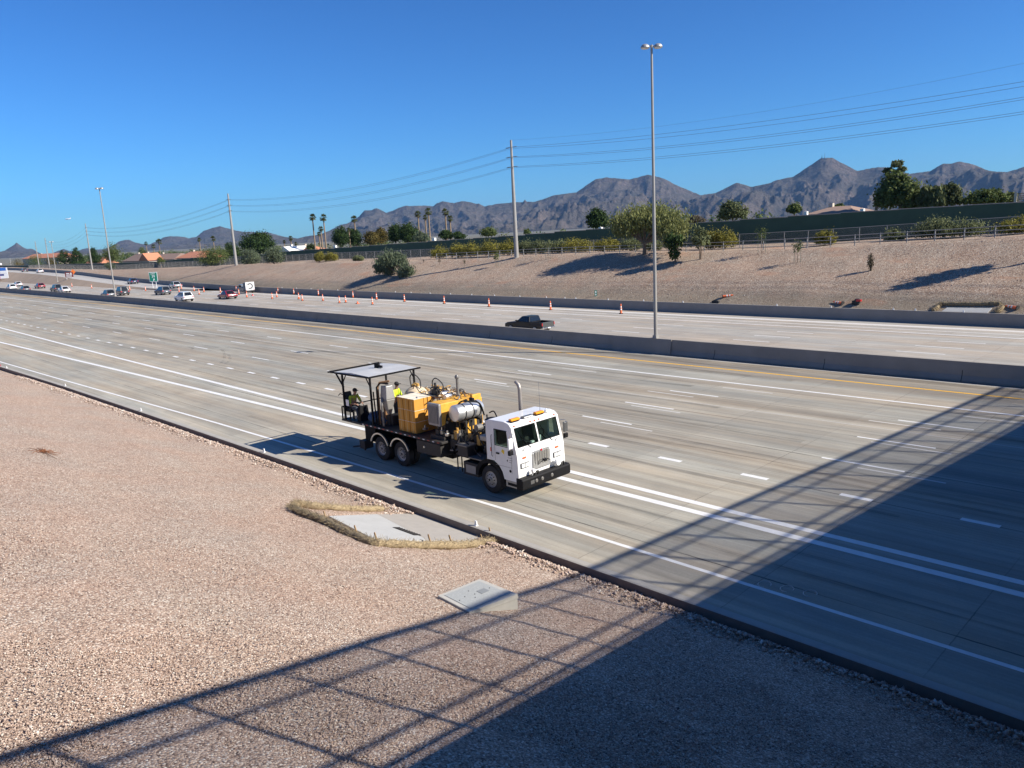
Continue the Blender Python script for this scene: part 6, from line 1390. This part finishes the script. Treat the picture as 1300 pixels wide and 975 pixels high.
tp(sl_, 'grille_slats', M['chrome'], G); tp(MB().lathe([(.05, 0), (.035, .015)], (xa(1.6) + .034, 18.97, 1.625), 'x', 14), 'emblem', M['redl'], G)
for yc_ in (18.13, 19.80):
    h_ = tp(MB().box(xa(1.25) - .01, xa(1.25) + .03, yc_ - .20, yc_ + .20, 1.17, 1.36), 'headlight', M['hlring'], bevel=.015)
    for dy in (-.095, .095): tp(MB().box(xa(1.25) + .026, xa(1.25) + .04, yc_ + dy - .085, yc_ + dy + .085, 1.195, 1.335), 'lamp', M['head'], h_, bevel=.01)
    tp(MB().box(xa(1.55) - .01, xa(1.55) + .03, yc_ - .085, yc_ + .085, 1.50, 1.56), 'marker_light', M['orange'], bevel=.01)
    tp(MB().tube([(xa(1.8) + .005, yc_ - .02, 1.74), (xa(1.8) + .05, yc_, 1.80), (xa(1.8) + .05, yc_ + .05, 1.86)], .012, 5), 'bonnet_catch', M['hlring'])
bm_ = tp(MB().prism([(-18.40, .45), (-18.13, .45), (-18.08, .52), (-18.08, .80), (-18.13, .86), (-18.40, .86)], 17.76, 20.24), 'bumper', M['black'], bevel=.02)
for y in (18.45, 18.75, 19.25): tp(MB().lathe([(.07, 0), (.05, .02)], (-18.078, y, .66), 'x', 12), 'bumper_socket', M['steel'], bm_)
tp(MB().box(-18.079, -18.068, 18.15, 18.33, .60, .73), 'licence_plate', M['hlring'], bm_)
for y, r in ((18.36, .07), (19.62, .13)):
    tp(MB().tube([(-18.2, y, .86), (-18.16, y, 1.0)], .025, 6).lathe([(r, -.06), (r * 1.05, 0), (r * .9, .05)], (-18.12, y, 1.04), 'x', 16), 'convex_mirror' if r > .1 else 'tow_post', M['swhite'])
for y in (18.50, 19.85): tp(MB().tube([(-18.16, y - .09, .84), (-18.12, y - .09, .98), (-18.12, y + .09, .98), (-18.16, y + .09, .84)], .028, 6), 'tow_hook', M['black'])
tp(MB().tube([(-18.25, 18.72, 1.14), (-18.20, 18.86, 1.24), (-18.20, 19.2, 1.26), (-18.25, 19.34, 1.18)], .014, 6).box(-18.25, -18.19, 19.02, 19.12, 1.2, 1.28), 'hose_bracket', M['black'])
# roof gear
for y in (18.16, 19.40): tp(MB().box(-18.84, -18.68, y - .20, y + .20, 2.765, 2.80), 'beacon_base', M['black'], roof); tp(MB().prism([(-18.85, 2.801), (-18.67, 2.801), (-18.69, 2.875), (-18.83, 2.875)], y - .21, y + .21), 'amber_beacon', M['amber'], roof, bevel=.02)
tp(MB().box(-18.84, -18.72, 18.55, 19.08, 2.785, 2.84), 'light_bar', M['hlring'], roof, bevel=.01); tp(MB().box(-18.70, -18.695, 18.6, 19.03, 2.79, 2.83), 'light_bar_lens', M['head'], roof)
for y in (17.98, 18.78, 19.0, 19.22, 20.02): tp(MB().lathe([(.035, 0), (.028, .02)], (xa(2.64) + .002, y, 2.645), 'x', 10), 'clearance_light', M['orange'], roof)
tp(MB().tube([(-18.9, 19.62, 2.78), (-18.9, 19.62, 3.0), (-18.93, 19.64, 3.9)], [.012, .006, .004], 5), 'antenna', M['wire'], roof); tp(MB().lathe([(.06, 0), (.07, .05), (.03, .11)], (-18.75, 19.78, 2.76), n=10), 'roof_vent', M['alu'], roof)
# cab interior
tp(MB().box(-19.84, -18.42, Yn + .07, Yf - .07, 1.20, 1.24), 'cab_floor', M['inter']); tp(MB().prism([(-18.80, 1.72), (-18.48, 1.86), (-18.42, 1.80), (-18.42, 1.3), (-18.66, 1.3)], yi0 + .05, yi1 - .05), 'dashboard', M['inter'])
for y in (18.35, 19.62):
    sseat = tp(MB().box(-19.55, -19.05, y - .26, y + .26, 1.50, 1.62), 'seat', M['seat'], bevel=.04); tp(MB().hexa([(-19.62, y - .25, 1.6), (-19.48, y - .25, 1.6), (-19.48, y + .25, 1.6), (-19.62, y + .25, 1.6)], [(-19.72, y - .22, 2.35), (-19.60, y - .22, 2.35), (-19.60, y + .22, 2.35), (-19.72, y + .22, 2.35)]), 'backrest', M['seat'], sseat, bevel=.04)
tp(MB().tube([(-18.95 + .06 * math.sin(a), 19.62 + .2 * math.cos(a), 1.98 + .19 * math.sin(a)) for a in np.linspace(0, 2 * PI, 17)], .016, 6).tube([(-18.62, 19.62, 1.8), (-18.95, 19.62, 1.98)], .025, 6), 'steering_wheel', M['black'])
tp(MB().box(-19.83, -19.80, Yn + .2, Yf - .2, 1.6, 2.5).box(-19.4, -18.9, 19.98, 20.06, 1.5, 2.4), 'cab_lining', M['inter2']); tp(MB().box(-18.58, -18.50, 18.72, 18.86, 1.87, 1.96).box(-18.60, -18.52, 19.12, 19.22, 1.87, 2.08), 'dashboard_papers', M['swhite'])
# exhaust stack and air cap behind the cab
tp(MB().tube([(-20.12, 19.86, .9), (-20.12, 19.86, 2.6), (-20.14, 19.86, 3.45), (-20.18, 19.86, 3.60), (-20.34, 19.86, 3.72)], [.085, .085, .075, .075, .07], 14), 'exhaust_stack', mat('dull_stack_steel', (.34, .31, .28), .45, metal=.6, var=.12, vscale=6), smooth=True)
tp(MB().tube([(-20.12, 19.86, .9), (-20.12, 19.86, 2.2)], .11, 12), 'muffler', M['steel'])
tp(MB().tube([(-20.12, 18.36, 1.3), (-20.12, 18.36, 2.50)], .12, 12), 'air_pipe', M['dark']); tp(MB().lathe([(.20, 2.50), (.27, 2.54), (.27, 2.60), (.20, 2.65), (.06, 2.67)], (-20.12, 18.36, 0), n=18), 'air_cap', M['black'], smooth=True)
# clutter between cab and deck
R2 = random.Random(3); cl2 = MB()
cl2.box(-21.9, -19.95, 18.05, 19.95, 1.03, 1.12).box(-20.75, -20.0, 18.55, 19.6, 1.125, 1.75).box(-21.6, -20.9, 18.7, 19.9, 1.125, 1.95).box(-22.4, -21.7, 18.2, 19.9, 1.125, 1.5)
tp(cl2, 'pump_frame', M['dark'], bevel=.02)
tp(MB().box(-20.95, -20.05, 17.84, 18.42, 1.122, 1.16), 'walkway_plate', M['steel']); tp(MB().box(-21.55, -21.0, 17.84, 18.3, 1.122, 1.52), 'battery_box', M['dark'], bevel=.02); tp(MB().box(-21.6, -20.98, 17.80, 18.34, 1.525, 1.56), 'battery_lid', M['steel'])
for k in range(18):
    x0, y0, z0 = R2.uniform(-24.2, -20.3), R2.uniform(18.0, 19.2), R2.choice((1.15, 1.5)); w0, h0 = R2.uniform(.06, .22), R2.uniform(.10, .4)
    if -24.15 < x0 < -22.4: z0 = 1.63; y0 = R2.uniform(18.1, 18.3); h0 *= .5
    tp(MB().box(x0, x0 + w0, y0, y0 + w0 * 1.3, z0, z0 + h0).lathe([(w0 * .3, 0), (w0 * .3, .12)], (x0 + w0 / 2, y0 + w0 * .6, z0 + h0 - .01), n=8), 'fitting', R2.choice([M['dark'], M['black'], M['steel'], M['machine2'], M['alu']]), bevel=.01)
for k in range(26):
    x0, y0 = R2.uniform(-22.3, -20.2), R2.uniform(18.0, 19.6); p = [(x0, y0, R2.uniform(1.2, 1.7))]
    for j in range(3): p.append((p[-1][0] + R2.uniform(-.35, .35), p[-1][1] + R2.uniform(-.2, .2), max(1.15, p[-1][2] + R2.uniform(-.25, .4))))
    tp(MB().tube(sm(p, 4), R2.uniform(.018, .035), 6), 'hose', R2.choice([M['black'], M['dark'], M['steel']]))
for x, y, z, r in ((-20.45, 18.6, 1.9, .12), (-20.3, 19.0, 1.95, .15), (-21.1, 18.5, 1.7, .11), (-21.3, 18.75, 2.05, .13)): tp(MB().lathe([(r, -.15), (r, .12), (r * .6, .16)], (x, y, z), 'y', 12), 'pump', R2.choice([M['alu'], M['steel'], M['dark']]))
tp(MB().box(-20.62, -20.1, 18.15, 18.75, 1.78, 1.98), 'valve_block', M['hopper'], bevel=.03)
tp(MB().box(-21.35, -20.55, 17.92, 18.4, .42, .92).tube([(-21.9, 18.1, .45), (-21.9, 18.1, 1.03)], .03, 6).tube([(-21.65, 18.1, .38), (-21.65, 18.1, 1.03)], .03, 6), 'step_box', M['dark'], bevel=.02); tp(MB().box(-21.2, -20.66, 17.90, 17.918, .52, .82), 'step_box_front', M['hopper'])
# deck
DK = tp(MB().box(-27.85, -22.45, Yn, Yf, 1.38, 1.47), 'deck', M['dark'], bevel=.01)
for y in (Yn - .006, Yf + .002):
    for k in range(18): tp(MB().box(-27.8 + .3 * k, -27.68 + .3 * k, y, y + .004, 1.41, 1.45), 'reflective_tape', M['taper' if k % 2 else 'tapew'], DK)
tp(MB().box(-24.1, -22.6, 17.86, 18.5, .82, 1.33), 'tool_box', M['dark'], bevel=.02); tp(MB().lathe([(.05, 0), (.04, -.03)], (-23.6, 17.858, 1.1), 'y', 10), 'tool_box_latch', M['alu']); tp(MB().box(-24.35, -22.8, 18.6, 19.6, .55, .85), 'under_tank', M['black'], bevel=.04)
tp(MB().box(-28.1, -27.3, 18.1, 19.9, .62, 1.36), 'rear_frame', M['black'], bevel=.02); tp(MB().box(-28.3, -27.9, 17.9, 18.35, .25, .62).tube([(-28.2, 18.1, .12), (-28.2, 18.1, .62)], .05, 6).tube([(-28.6, 17.75, .30), (-27.9, 18.1, .42)], .04, 6), 'spray_carriage', M['dark'], bevel=.02)
# operator platform and canopy
OP = tp(MB().box(-29.45, -27.86, 17.82, 20.15, 1.36, 1.43), 'platform', M['dark'])
rl = MB()
for p in (((-29.42, 17.86, 1.43), (-29.42, 17.86, 1.98), (-28.75, 17.86, 1.98), (-28.75, 17.86, 1.43)), ((-29.42, 20.1, 1.43), (-29.42, 20.1, 2.3), (-28.2, 20.1, 2.3), (-28.2, 20.1, 1.43)), ((-29.42, 17.86, 1.98), (-29.42, 20.1, 1.98))): rl.tube(p, .025, 6)
for x in np.arange(-29.36, -28.8, .09): rl.tube([(x, 17.86, 1.43), (x, 17.86, 1.97)], .012, 4)
tp(rl, 'guard_rail', M['black'])
st_ = tp(MB().box(-29.25, -28.75, 17.93, 18.43, 1.78, 1.88).tube([(-29.0, 18.18, 1.43), (-29.0, 18.18, 1.78)], .05, 8), 'operator_seat', M['seat'], bevel=.03); tp(MB().hexa([(-29.33, 17.95, 1.86), (-29.20, 17.95, 1.86), (-29.20, 18.41, 1.86), (-29.33, 18.41, 1.86)], [(-29.45, 17.98, 2.62), (-29.34, 17.98, 2.62), (-29.34, 18.38, 2.62), (-29.45, 18.38, 2.62)]), 'backrest', M['seat'], st_, bevel=.05)
for y in (17.90, 18.46): tp(MB().box(-29.2, -28.85, y - .03, y + .03, 2.06, 2.12), 'armrest', M['black'], st_)
tp(MB().hexa([(-28.45, 18.0, 1.43), (-28.2, 18.0, 1.43), (-28.2, 18.5, 1.43), (-28.45, 18.5, 1.43)], [(-28.42, 18.05, 2.05), (-28.25, 18.05, 2.12), (-28.25, 18.45, 2.12), (-28.42, 18.45, 2.05)]).tube([(-28.4, 18.15, 2.05), (-28.48, 18.15, 2.2)], .018, 5).tube([(-28.4, 18.35, 2.05), (-28.48, 18.35, 2.2)], .018, 5), 'control_console', M['black'], bevel=.015)
tp(MB().box(-28.15, -27.6, 19.2, 19.9, 1.43, 2.2), 'side_cabinet', M['hopper'], bevel=.02)
for (x, y) in ((-29.15, 17.86), (-27.02, 17.86), (-29.15, 20.16), (-27.02, 20.16)): 
    zt_ = 3.52 if x < -28 else 3.56; tp(MB().box(x - .035, x + .035, y - .035, y + .035, 1.47 if x > -28 else 1.43, zt_), 'canopy_post', M['black']); s = 1 if x < -28 else -1
    tp(MB().tube([(x, y, zt_ - .45), (x + s * .32, y, zt_ - .02)], .025, 5), 'brace', M['black'])
cn = MB().prism([(-29.55, 3.52), (-26.92, 3.57), (-26.92, 3.60), (-28.2, 3.64), (-29.55, 3.56)], 17.74, 20.3); CN = tp(cn, 'canopy', M['canopy'])
fr = MB()
for p in (((-29.55, 17.72, 3.52), (-26.9, 17.72, 3.56)), ((-29.55, 20.32, 3.52), (-26.9, 20.32, 3.56)), ((-29.9, 17.62, 3.54), (-29.9, 20.35, 3.54)), ((-26.9, 17.72, 3.56), (-26.9, 20.45, 3.56)), ((-29.95, 17.72, 3.53), (-29.5, 17.72, 3.53)), ((-29.95, 20.3, 3.53), (-29.5, 20.3, 3.53))): fr.tube(p, .04, 6)
tp(fr, 'canopy_frame', M['black'], CN); tp(MB().box(-28.45, -28.25, 19.1, 19.22, 3.63, 3.86).box(-28.3, -27.95, 19.13, 19.2, 3.66, 3.76).ball((-28.2, 19.16, 3.78), .07), 'camera_mount', M['black'], CN); tp(MB().tube([(-29.1, 17.86, 2.9), (-29.55, 17.8, 3.5)], .04, 6).tube([(-29.15, 17.86, 2.55), (-29.35, 17.8, 2.6), (-29.5, 17.8, 2.5)], .02, 5), 'arm_bracket', M['black'])
# hopper, kettles, machine
tp(MB().hexa([(-26.46, 18.22, 1.95), (-26.34, 18.22, 1.95), (-26.34, 18.36, 1.95), (-26.46, 18.36, 1.95)], [(-26.66, 18.05, 2.62), (-26.2, 18.05, 2.62), (-26.2, 18.5, 2.62), (-26.66, 18.5, 2.62)]).hexa([(-26.66, 18.05, 2.622), (-26.2, 18.05, 2.622), (-26.2, 18.5, 2.622), (-26.66, 18.5, 2.622)], [(-26.6, 18.1, 3.2), (-26.24, 18.1, 3.2), (-26.24, 18.45, 3.2), (-26.6, 18.45, 3.2)]), 'bead_hopper', M['hopper'], bevel=.03); tp(MB().box(-26.64, -26.22, 18.3, 18.8, 1.475, 1.9).tube([(-26.4, 18.29, 1.47), (-26.4, 18.29, 1.96)], .05, 8), 'hopper_stand', M['dark'], bevel=.02)
tp(MB().tube([(-26.42, 17.98, 1.5), (-26.42, 17.95, 2.4), (-26.5, 18.05, 2.7)], .05, 8), 'hopper_pipe', M['steel']); tp(MB().tube([(-26.85, 18.1, 1.47), (-26.85, 18.1, 3.1), (-26.75, 18.15, 3.3), (-26.4, 18.4, 3.36)], .05, 7), 'pipe_post', M['rust']); tp(MB().box(-27.0, -26.7, 18.3, 18.6, 1.47, 2.75), 'brown_column', M['rust'], bevel=.02)
tp(MB().tube([(-26.98, 18.0, 1.5), (-27.05, 18.0, 2.9)], .03, 6).tube([(-26.75, 17.95, 1.5), (-26.7, 17.95, 3.15), (-26.55, 18.05, 3.32), (-26.2, 18.2, 3.3)], .035, 6), 'hydraulic_hose', M['black'])
o = MB().ball((0, 0, .22), (.52, .42, .25), 12).ball((.35, .1, .16), (.35, .35, .2), 10).build('blue_tarp', M['blue'], None, (0, 0, 0), smooth=True); o.location = (-27.35, 18.35, 1.47); tag(o, 'crumpled dark blue tarp on the truck deck behind the grey hopper', 'tarp')
for x, y in ((-26.0, 19.45), (-24.55, 19.5)):
    dz = .10 if x < -25 else .05
    K = tp(MB().lathe([(.50, 1.47), (.50, 2.55 + dz)], (x, y, 0), n=26), 'kettle', M['machine2'], smooth=True); tp(MB().lathe([(.51, 2.55), (.48, 2.66), (.38, 2.78), (.22, 2.87), (.16, 2.9)], (x, y, dz), n=26), 'kettle_dome', M['cream'], K, smooth=True)
    tp(MB().lathe([(.14, 2.9), (.16, 2.92), (.16, 3.0), (.07, 3.04)], (x, y, dz), n=16), 'kettle_motor', M['machine2'], K); tp(MB().tube(sm([(x - .3, y, 2.85 + dz), (x - .35, y, 3.25 + dz), (x - .1, y, 3.42 + dz), (x + .25, y + .05, 3.2 + dz), (x + .35, y, 2.85 + dz)], 5), .025, 6).tube(sm([(x + .1, y - .2, 2.9), (x + .3, y - .3, 3.15), (x + .55, y - .2, 2.8)], 4), .02, 5), 'kettle_pipe', M['dark'], K)
fr = MB()
for z in (2.86,):
    for y in (18.98, 20.1): fr.tube([(-25.3, y, z), (-22.7, y, z)], .03, 6)
    for x in np.arange(-25.3, -22.6, .52): fr.tube([(x, 18.98, z), (x, 20.1, z)], .022, 5)
for x in (-25.3, -24.0, -22.7): 
    for y in (18.98, 20.1): fr.tube([(x, y, 1.47), (x, y, 2.86)], .025, 5)
tp(fr, 'yellow_frame', M['machine2'])
tp(MB().box(-23.9, -22.6, 19.3, 20.15, 1.47, 2.82), 'compressor_cabinet', M['machine'], bevel=.03); tp(MB().prism([(-22.8, 2.62), (-22.58, 2.62), (-22.58, 2.98), (-22.70, 2.98)], 19.62, 20.08), 'yellow_shield', M['machine'], bevel=.02)
for y in (19.38, 19.80): tp(MB().box(-22.60, -22.585, y, y + .30, 1.75, 2.55), 'vent_panel', M['dark'])
for x in (-23.8, -23.25): tp(MB().box(x, x + .45, 19.285, 19.30, 1.7, 2.6), 'vent_panel', M['steel'])
tp(MB().tube([(-23.3, 19.5, 2.8), (-23.3, 19.5, 3.05), (-23.3, 19.5, 3.66)], [.10, .06, .055], 10).lathe([(.09, 3.6), (.10, 3.66), (.06, 3.74)], (-23.3, 19.5, 0), n=10), 'engine_exhaust', M['steel'], smooth=True); tp(MB().box(-24.5, -24.2, 19.1, 19.3, 2.86, 3.1).tube([(-24.35, 19.2, 3.05), (-24.35, 19.2, 3.36)], .05, 8).tube([(-24.6, 19.2, 3.15), (-24.1, 19.2, 3.2)], .025, 5), 'valve', M['dark'])
for k in range(30):
    x0, y0 = R2.uniform(-25.2, -22.7), R2.uniform(19.0, 19.9); p = [(x0, y0, 2.88)]
    for j in range(3): p.append((p[-1][0] + R2.uniform(-.4, .4), p[-1][1] + R2.uniform(-.25, .25), 2.88 + R2.uniform(0, .22)))
    tp(MB().tube(sm(p, 4), R2.uniform(.014, .028), 5), 'pipe', R2.choice([M['machine2'], M['dark'], M['cream'], M['steel']]))
for x, y in ((-23.7, 19.15), (-23.2, 18.9)): tp(MB().lathe([(.10, -.16), (.11, -.1), (.11, .1), (.08, .16)], (x, y, 3.0), 'y', 12), 'filter', M['alu'], smooth=True)
# engine with a grey radiator facing the near side and a yellow hood behind it
EN = tp(MB().box(-23.36, -22.66, 17.96, 18.08, 2.02, 2.90), 'radiator_shell', M['hopper'], bevel=.03); tp(MB().box(-23.28, -22.74, 17.935, 17.958, 2.12, 2.80), 'radiator_core', M['grille'], EN)
rb = MB()
for k in range(7): rb.box(-23.25 + .078 * k, -23.235 + .078 * k, 17.922, 17.934, 2.13, 2.79)
tp(rb, 'radiator_bars', M['steel'], EN)
tp(MB().prism([(18.085, 2.90), (18.085, 2.02), (18.26, 2.05), (18.34, 2.42), (18.55, 2.58), (19.25, 2.62), (19.25, 2.88)], -23.34, -22.68, 'x'), 'engine_hood', M['machine'], bevel=.03); tp(MB().box(-23.25, -22.77, 18.3, 19.2, 1.6, 2.40), 'engine_block', M['dark'], bevel=.03)
for k in range(9): tp(MB().lathe([(.05, -.03), (.05, .03)], (-22.76, 18.4 + .09 * k, 2.1 + .2 * (k % 3) * .6), 'x', 8), 'engine_part', R2.choice([M['steel'], M['dark'], M['machine2'], M['alu']]))
tp(MB().box(-23.4, -22.55, 18.05, 19.2, 1.475, 1.62), 'engine_bed', M['dark'])
# silver air tank lying across the deck
TK = tp(MB().lathe([(.02, -.69), (.20, -.68), (.30, -.655), (.325, -.62), (.325, .62), (.30, .655), (.2, .68), (.02, .69)], (-22.15, 18.92, 2.55), 'y', 28), 'air_tank', M['tank'], smooth=True)
for y in (18.62, 19.02, 19.36): tp(MB().lathe([(.328, -.025), (.334, -.02), (.334, .02), (.328, .025)], (-22.15, y, 2.55), 'y', 28), 'tank_strap', M['black'], TK)
ts = MB()
for y in (18.62, 19.36):
    ts.box(-22.45, -21.85, y - .04, y + .04, 2.14, 2.22); ts.box(-22.2, -22.1, 18.66, 19.32, 2.15, 2.21) if y < 19 else None
    for x in (-22.42, -21.88): ts.box(x - .03, x + .03, y - .03, y + .03, 1.1, 2.14)
tp(ts, 'tank_stand', M['dark']); tp(MB().tube(sm([(-22.15, 18.5, 2.87), (-22.0, 18.6, 3.0), (-21.85, 18.9, 2.95), (-21.8, 19.3, 2.8), (-21.8, 19.5, 2.3)], 5), .03, 6).ball((-22.2, 18.95, 2.92), .07).box(-22.3, -22.1, 19.2, 19.3, 2.86, 2.98), 'tank_fittings', M['black'])
tp(MB().tube(sm([(-21.6, 19.6, 2.4), (-21.2, 19.5, 2.5), (-20.9, 19.4, 2.0), (-21.1, 19.3, 1.5)], 5), .025, 6), 'hose', M['black'])

# cartons of marking material standing on the deck
proto = None; cw, cd, chh = .346, .478, .470
RW = ('bottom', 'middle', 'top'); CX = ('rearmost', 'middle', 'front'); CYN = ('near', 'far')
for iz in range(3):
    for ix in range(3):
        for iy in range(2):
            if iy == 1 and ix < 2 and iz < 2: continue
            loc = (-25.42 + .382 * ix + .19 + R2.uniform(-.006, .006), 18.02 + .495 * iy + .245, 1.472 + .472 * iz)
            if proto is None:
                proto = thing('carton', '', 'carton', loc, 0, 'amber cartons stacked on the truck deck')
                MB().box(-cw / 2, cw / 2, -cd / 2, cd / 2, 0, chh - .003).build('box', M['carton'], proto, bevel=.008)
                MB().box(-cw / 2 - .003, cw / 2 + .003, -cd / 2 - .003, cd / 2 + .003, chh - .016, chh).build('lid', M['cartontop'], proto, bevel=.004)
                MB().box(-.03, .03, -cd / 2 - .0045, cd / 2 + .0045, .02, chh - .06).build('tape', mat('carton_tape', (.60, .36, .10), .4), proto)
                c = proto
            else: c = copy_tree(proto); c.location = loc
            c['label'] = 'amber carton in the %s row of the deck stack, %s column on the %s side' % (RW[iz], CX[ix], CYN[iy])

person('person in a cap and yellow green shirt sitting at the back of the truck', (-29.0, 18.18, 1.955), 0, SEATED, M['hivis'], M['denim'])
pt_ = [o for o in bpy.data.objects if o.name.startswith('person')][0]
MB().box(.02, .24, -.355, -.335, .14, .42).build('white_patch', M['reflect'], pt_)
person('person in bright yellow vest and dark cap standing behind the cream dome of the truck', (-26.85, 19.0, 1.472), .3, STAND, M['hivisb'], M['denim']).scale = (.95, .95, .95)

# ------------------------------------------------------------------ air, sun and sky
hz = MB().box(-13900, 8900, -8900, 12500, -2.2, 720).build('haze', None); hz.data.materials.clear()
vm = bpy.data.materials.new('haze_air'); vm.use_nodes = True; nt = vm.node_tree; nt.nodes.remove(nt.nodes['Principled BSDF'])
pv = nt.nodes.new('ShaderNodeVolumePrincipled'); pv.inputs['Color'].default_value = (.30, .56, 1, 1); pv.inputs['Density'].default_value = HAZE = 3.6e-5; pv.inputs['Anisotropy'].default_value = .1
nt.links.new(pv.outputs[0], nt.nodes['Material Output'].inputs['Volume']); hz.data.materials.append(vm); tag(hz, kind='stuff')

AZ, EL = math.radians(26.5), math.radians(35.0)
sd = Vector((math.cos(AZ) * math.cos(EL), math.sin(AZ) * math.cos(EL), math.sin(EL)))
sl = bpy.data.lights.new('sun', 'SUN'); sl.energy = 5.0; sl.angle = math.radians(.53); sl.color = (1, .935, .83)
so_ = bpy.data.objects.new('sun', sl); COL.objects.link(so_); so_.rotation_euler = sd.to_track_quat('Z', 'Y').to_euler(); so_.location = (0, 0, 60)
W = bpy.data.worlds.new('World'); SC.world = W; W.use_nodes = True; wt = W.node_tree
sky = wt.nodes.new('ShaderNodeTexSky'); sky.sky_type = 'NISHITA'; sky.sun_disc = False; sky.sun_elevation = EL; sky.sun_rotation = PI / 2 - AZ
sky.altitude = 400; sky.air_density = 1.0; sky.dust_density = .3; sky.ozone_density = 3.0
bg = wt.nodes['Background']; bg.inputs['Strength'].default_value = .071
def wmul(src, c):                        # the phone's deep, contrasty rendering of the blue sky
    n = wt.nodes.new('ShaderNodeMix'); n.data_type = 'RGBA'; n.blend_type = 'MULTIPLY'; n.inputs[0].default_value = 1; n.inputs[7].default_value = (*c, 1); wt.links.new(src, n.inputs[6]); return n.outputs[2]
gm_ = wt.nodes.new('ShaderNodeGamma'); gm_.inputs['Gamma'].default_value = 1.25
wt.links.new(wmul(sky.outputs[0], (.0362, .0759, .1215)), gm_.inputs['Color'])
wt.links.new(wmul(gm_.outputs[0], (13.6, 12.2, 10.8)), bg.inputs['Color'])
SC.view_settings.view_transform = 'Standard'; SC.view_settings.look = 'None'; SC.view_settings.exposure = 0.72; SC.view_settings.gamma = 1
SC.cycles.max_bounces = 6; SC.cycles.transparent_max_bounces = 12; SC.cycles.volume_bounces = 0
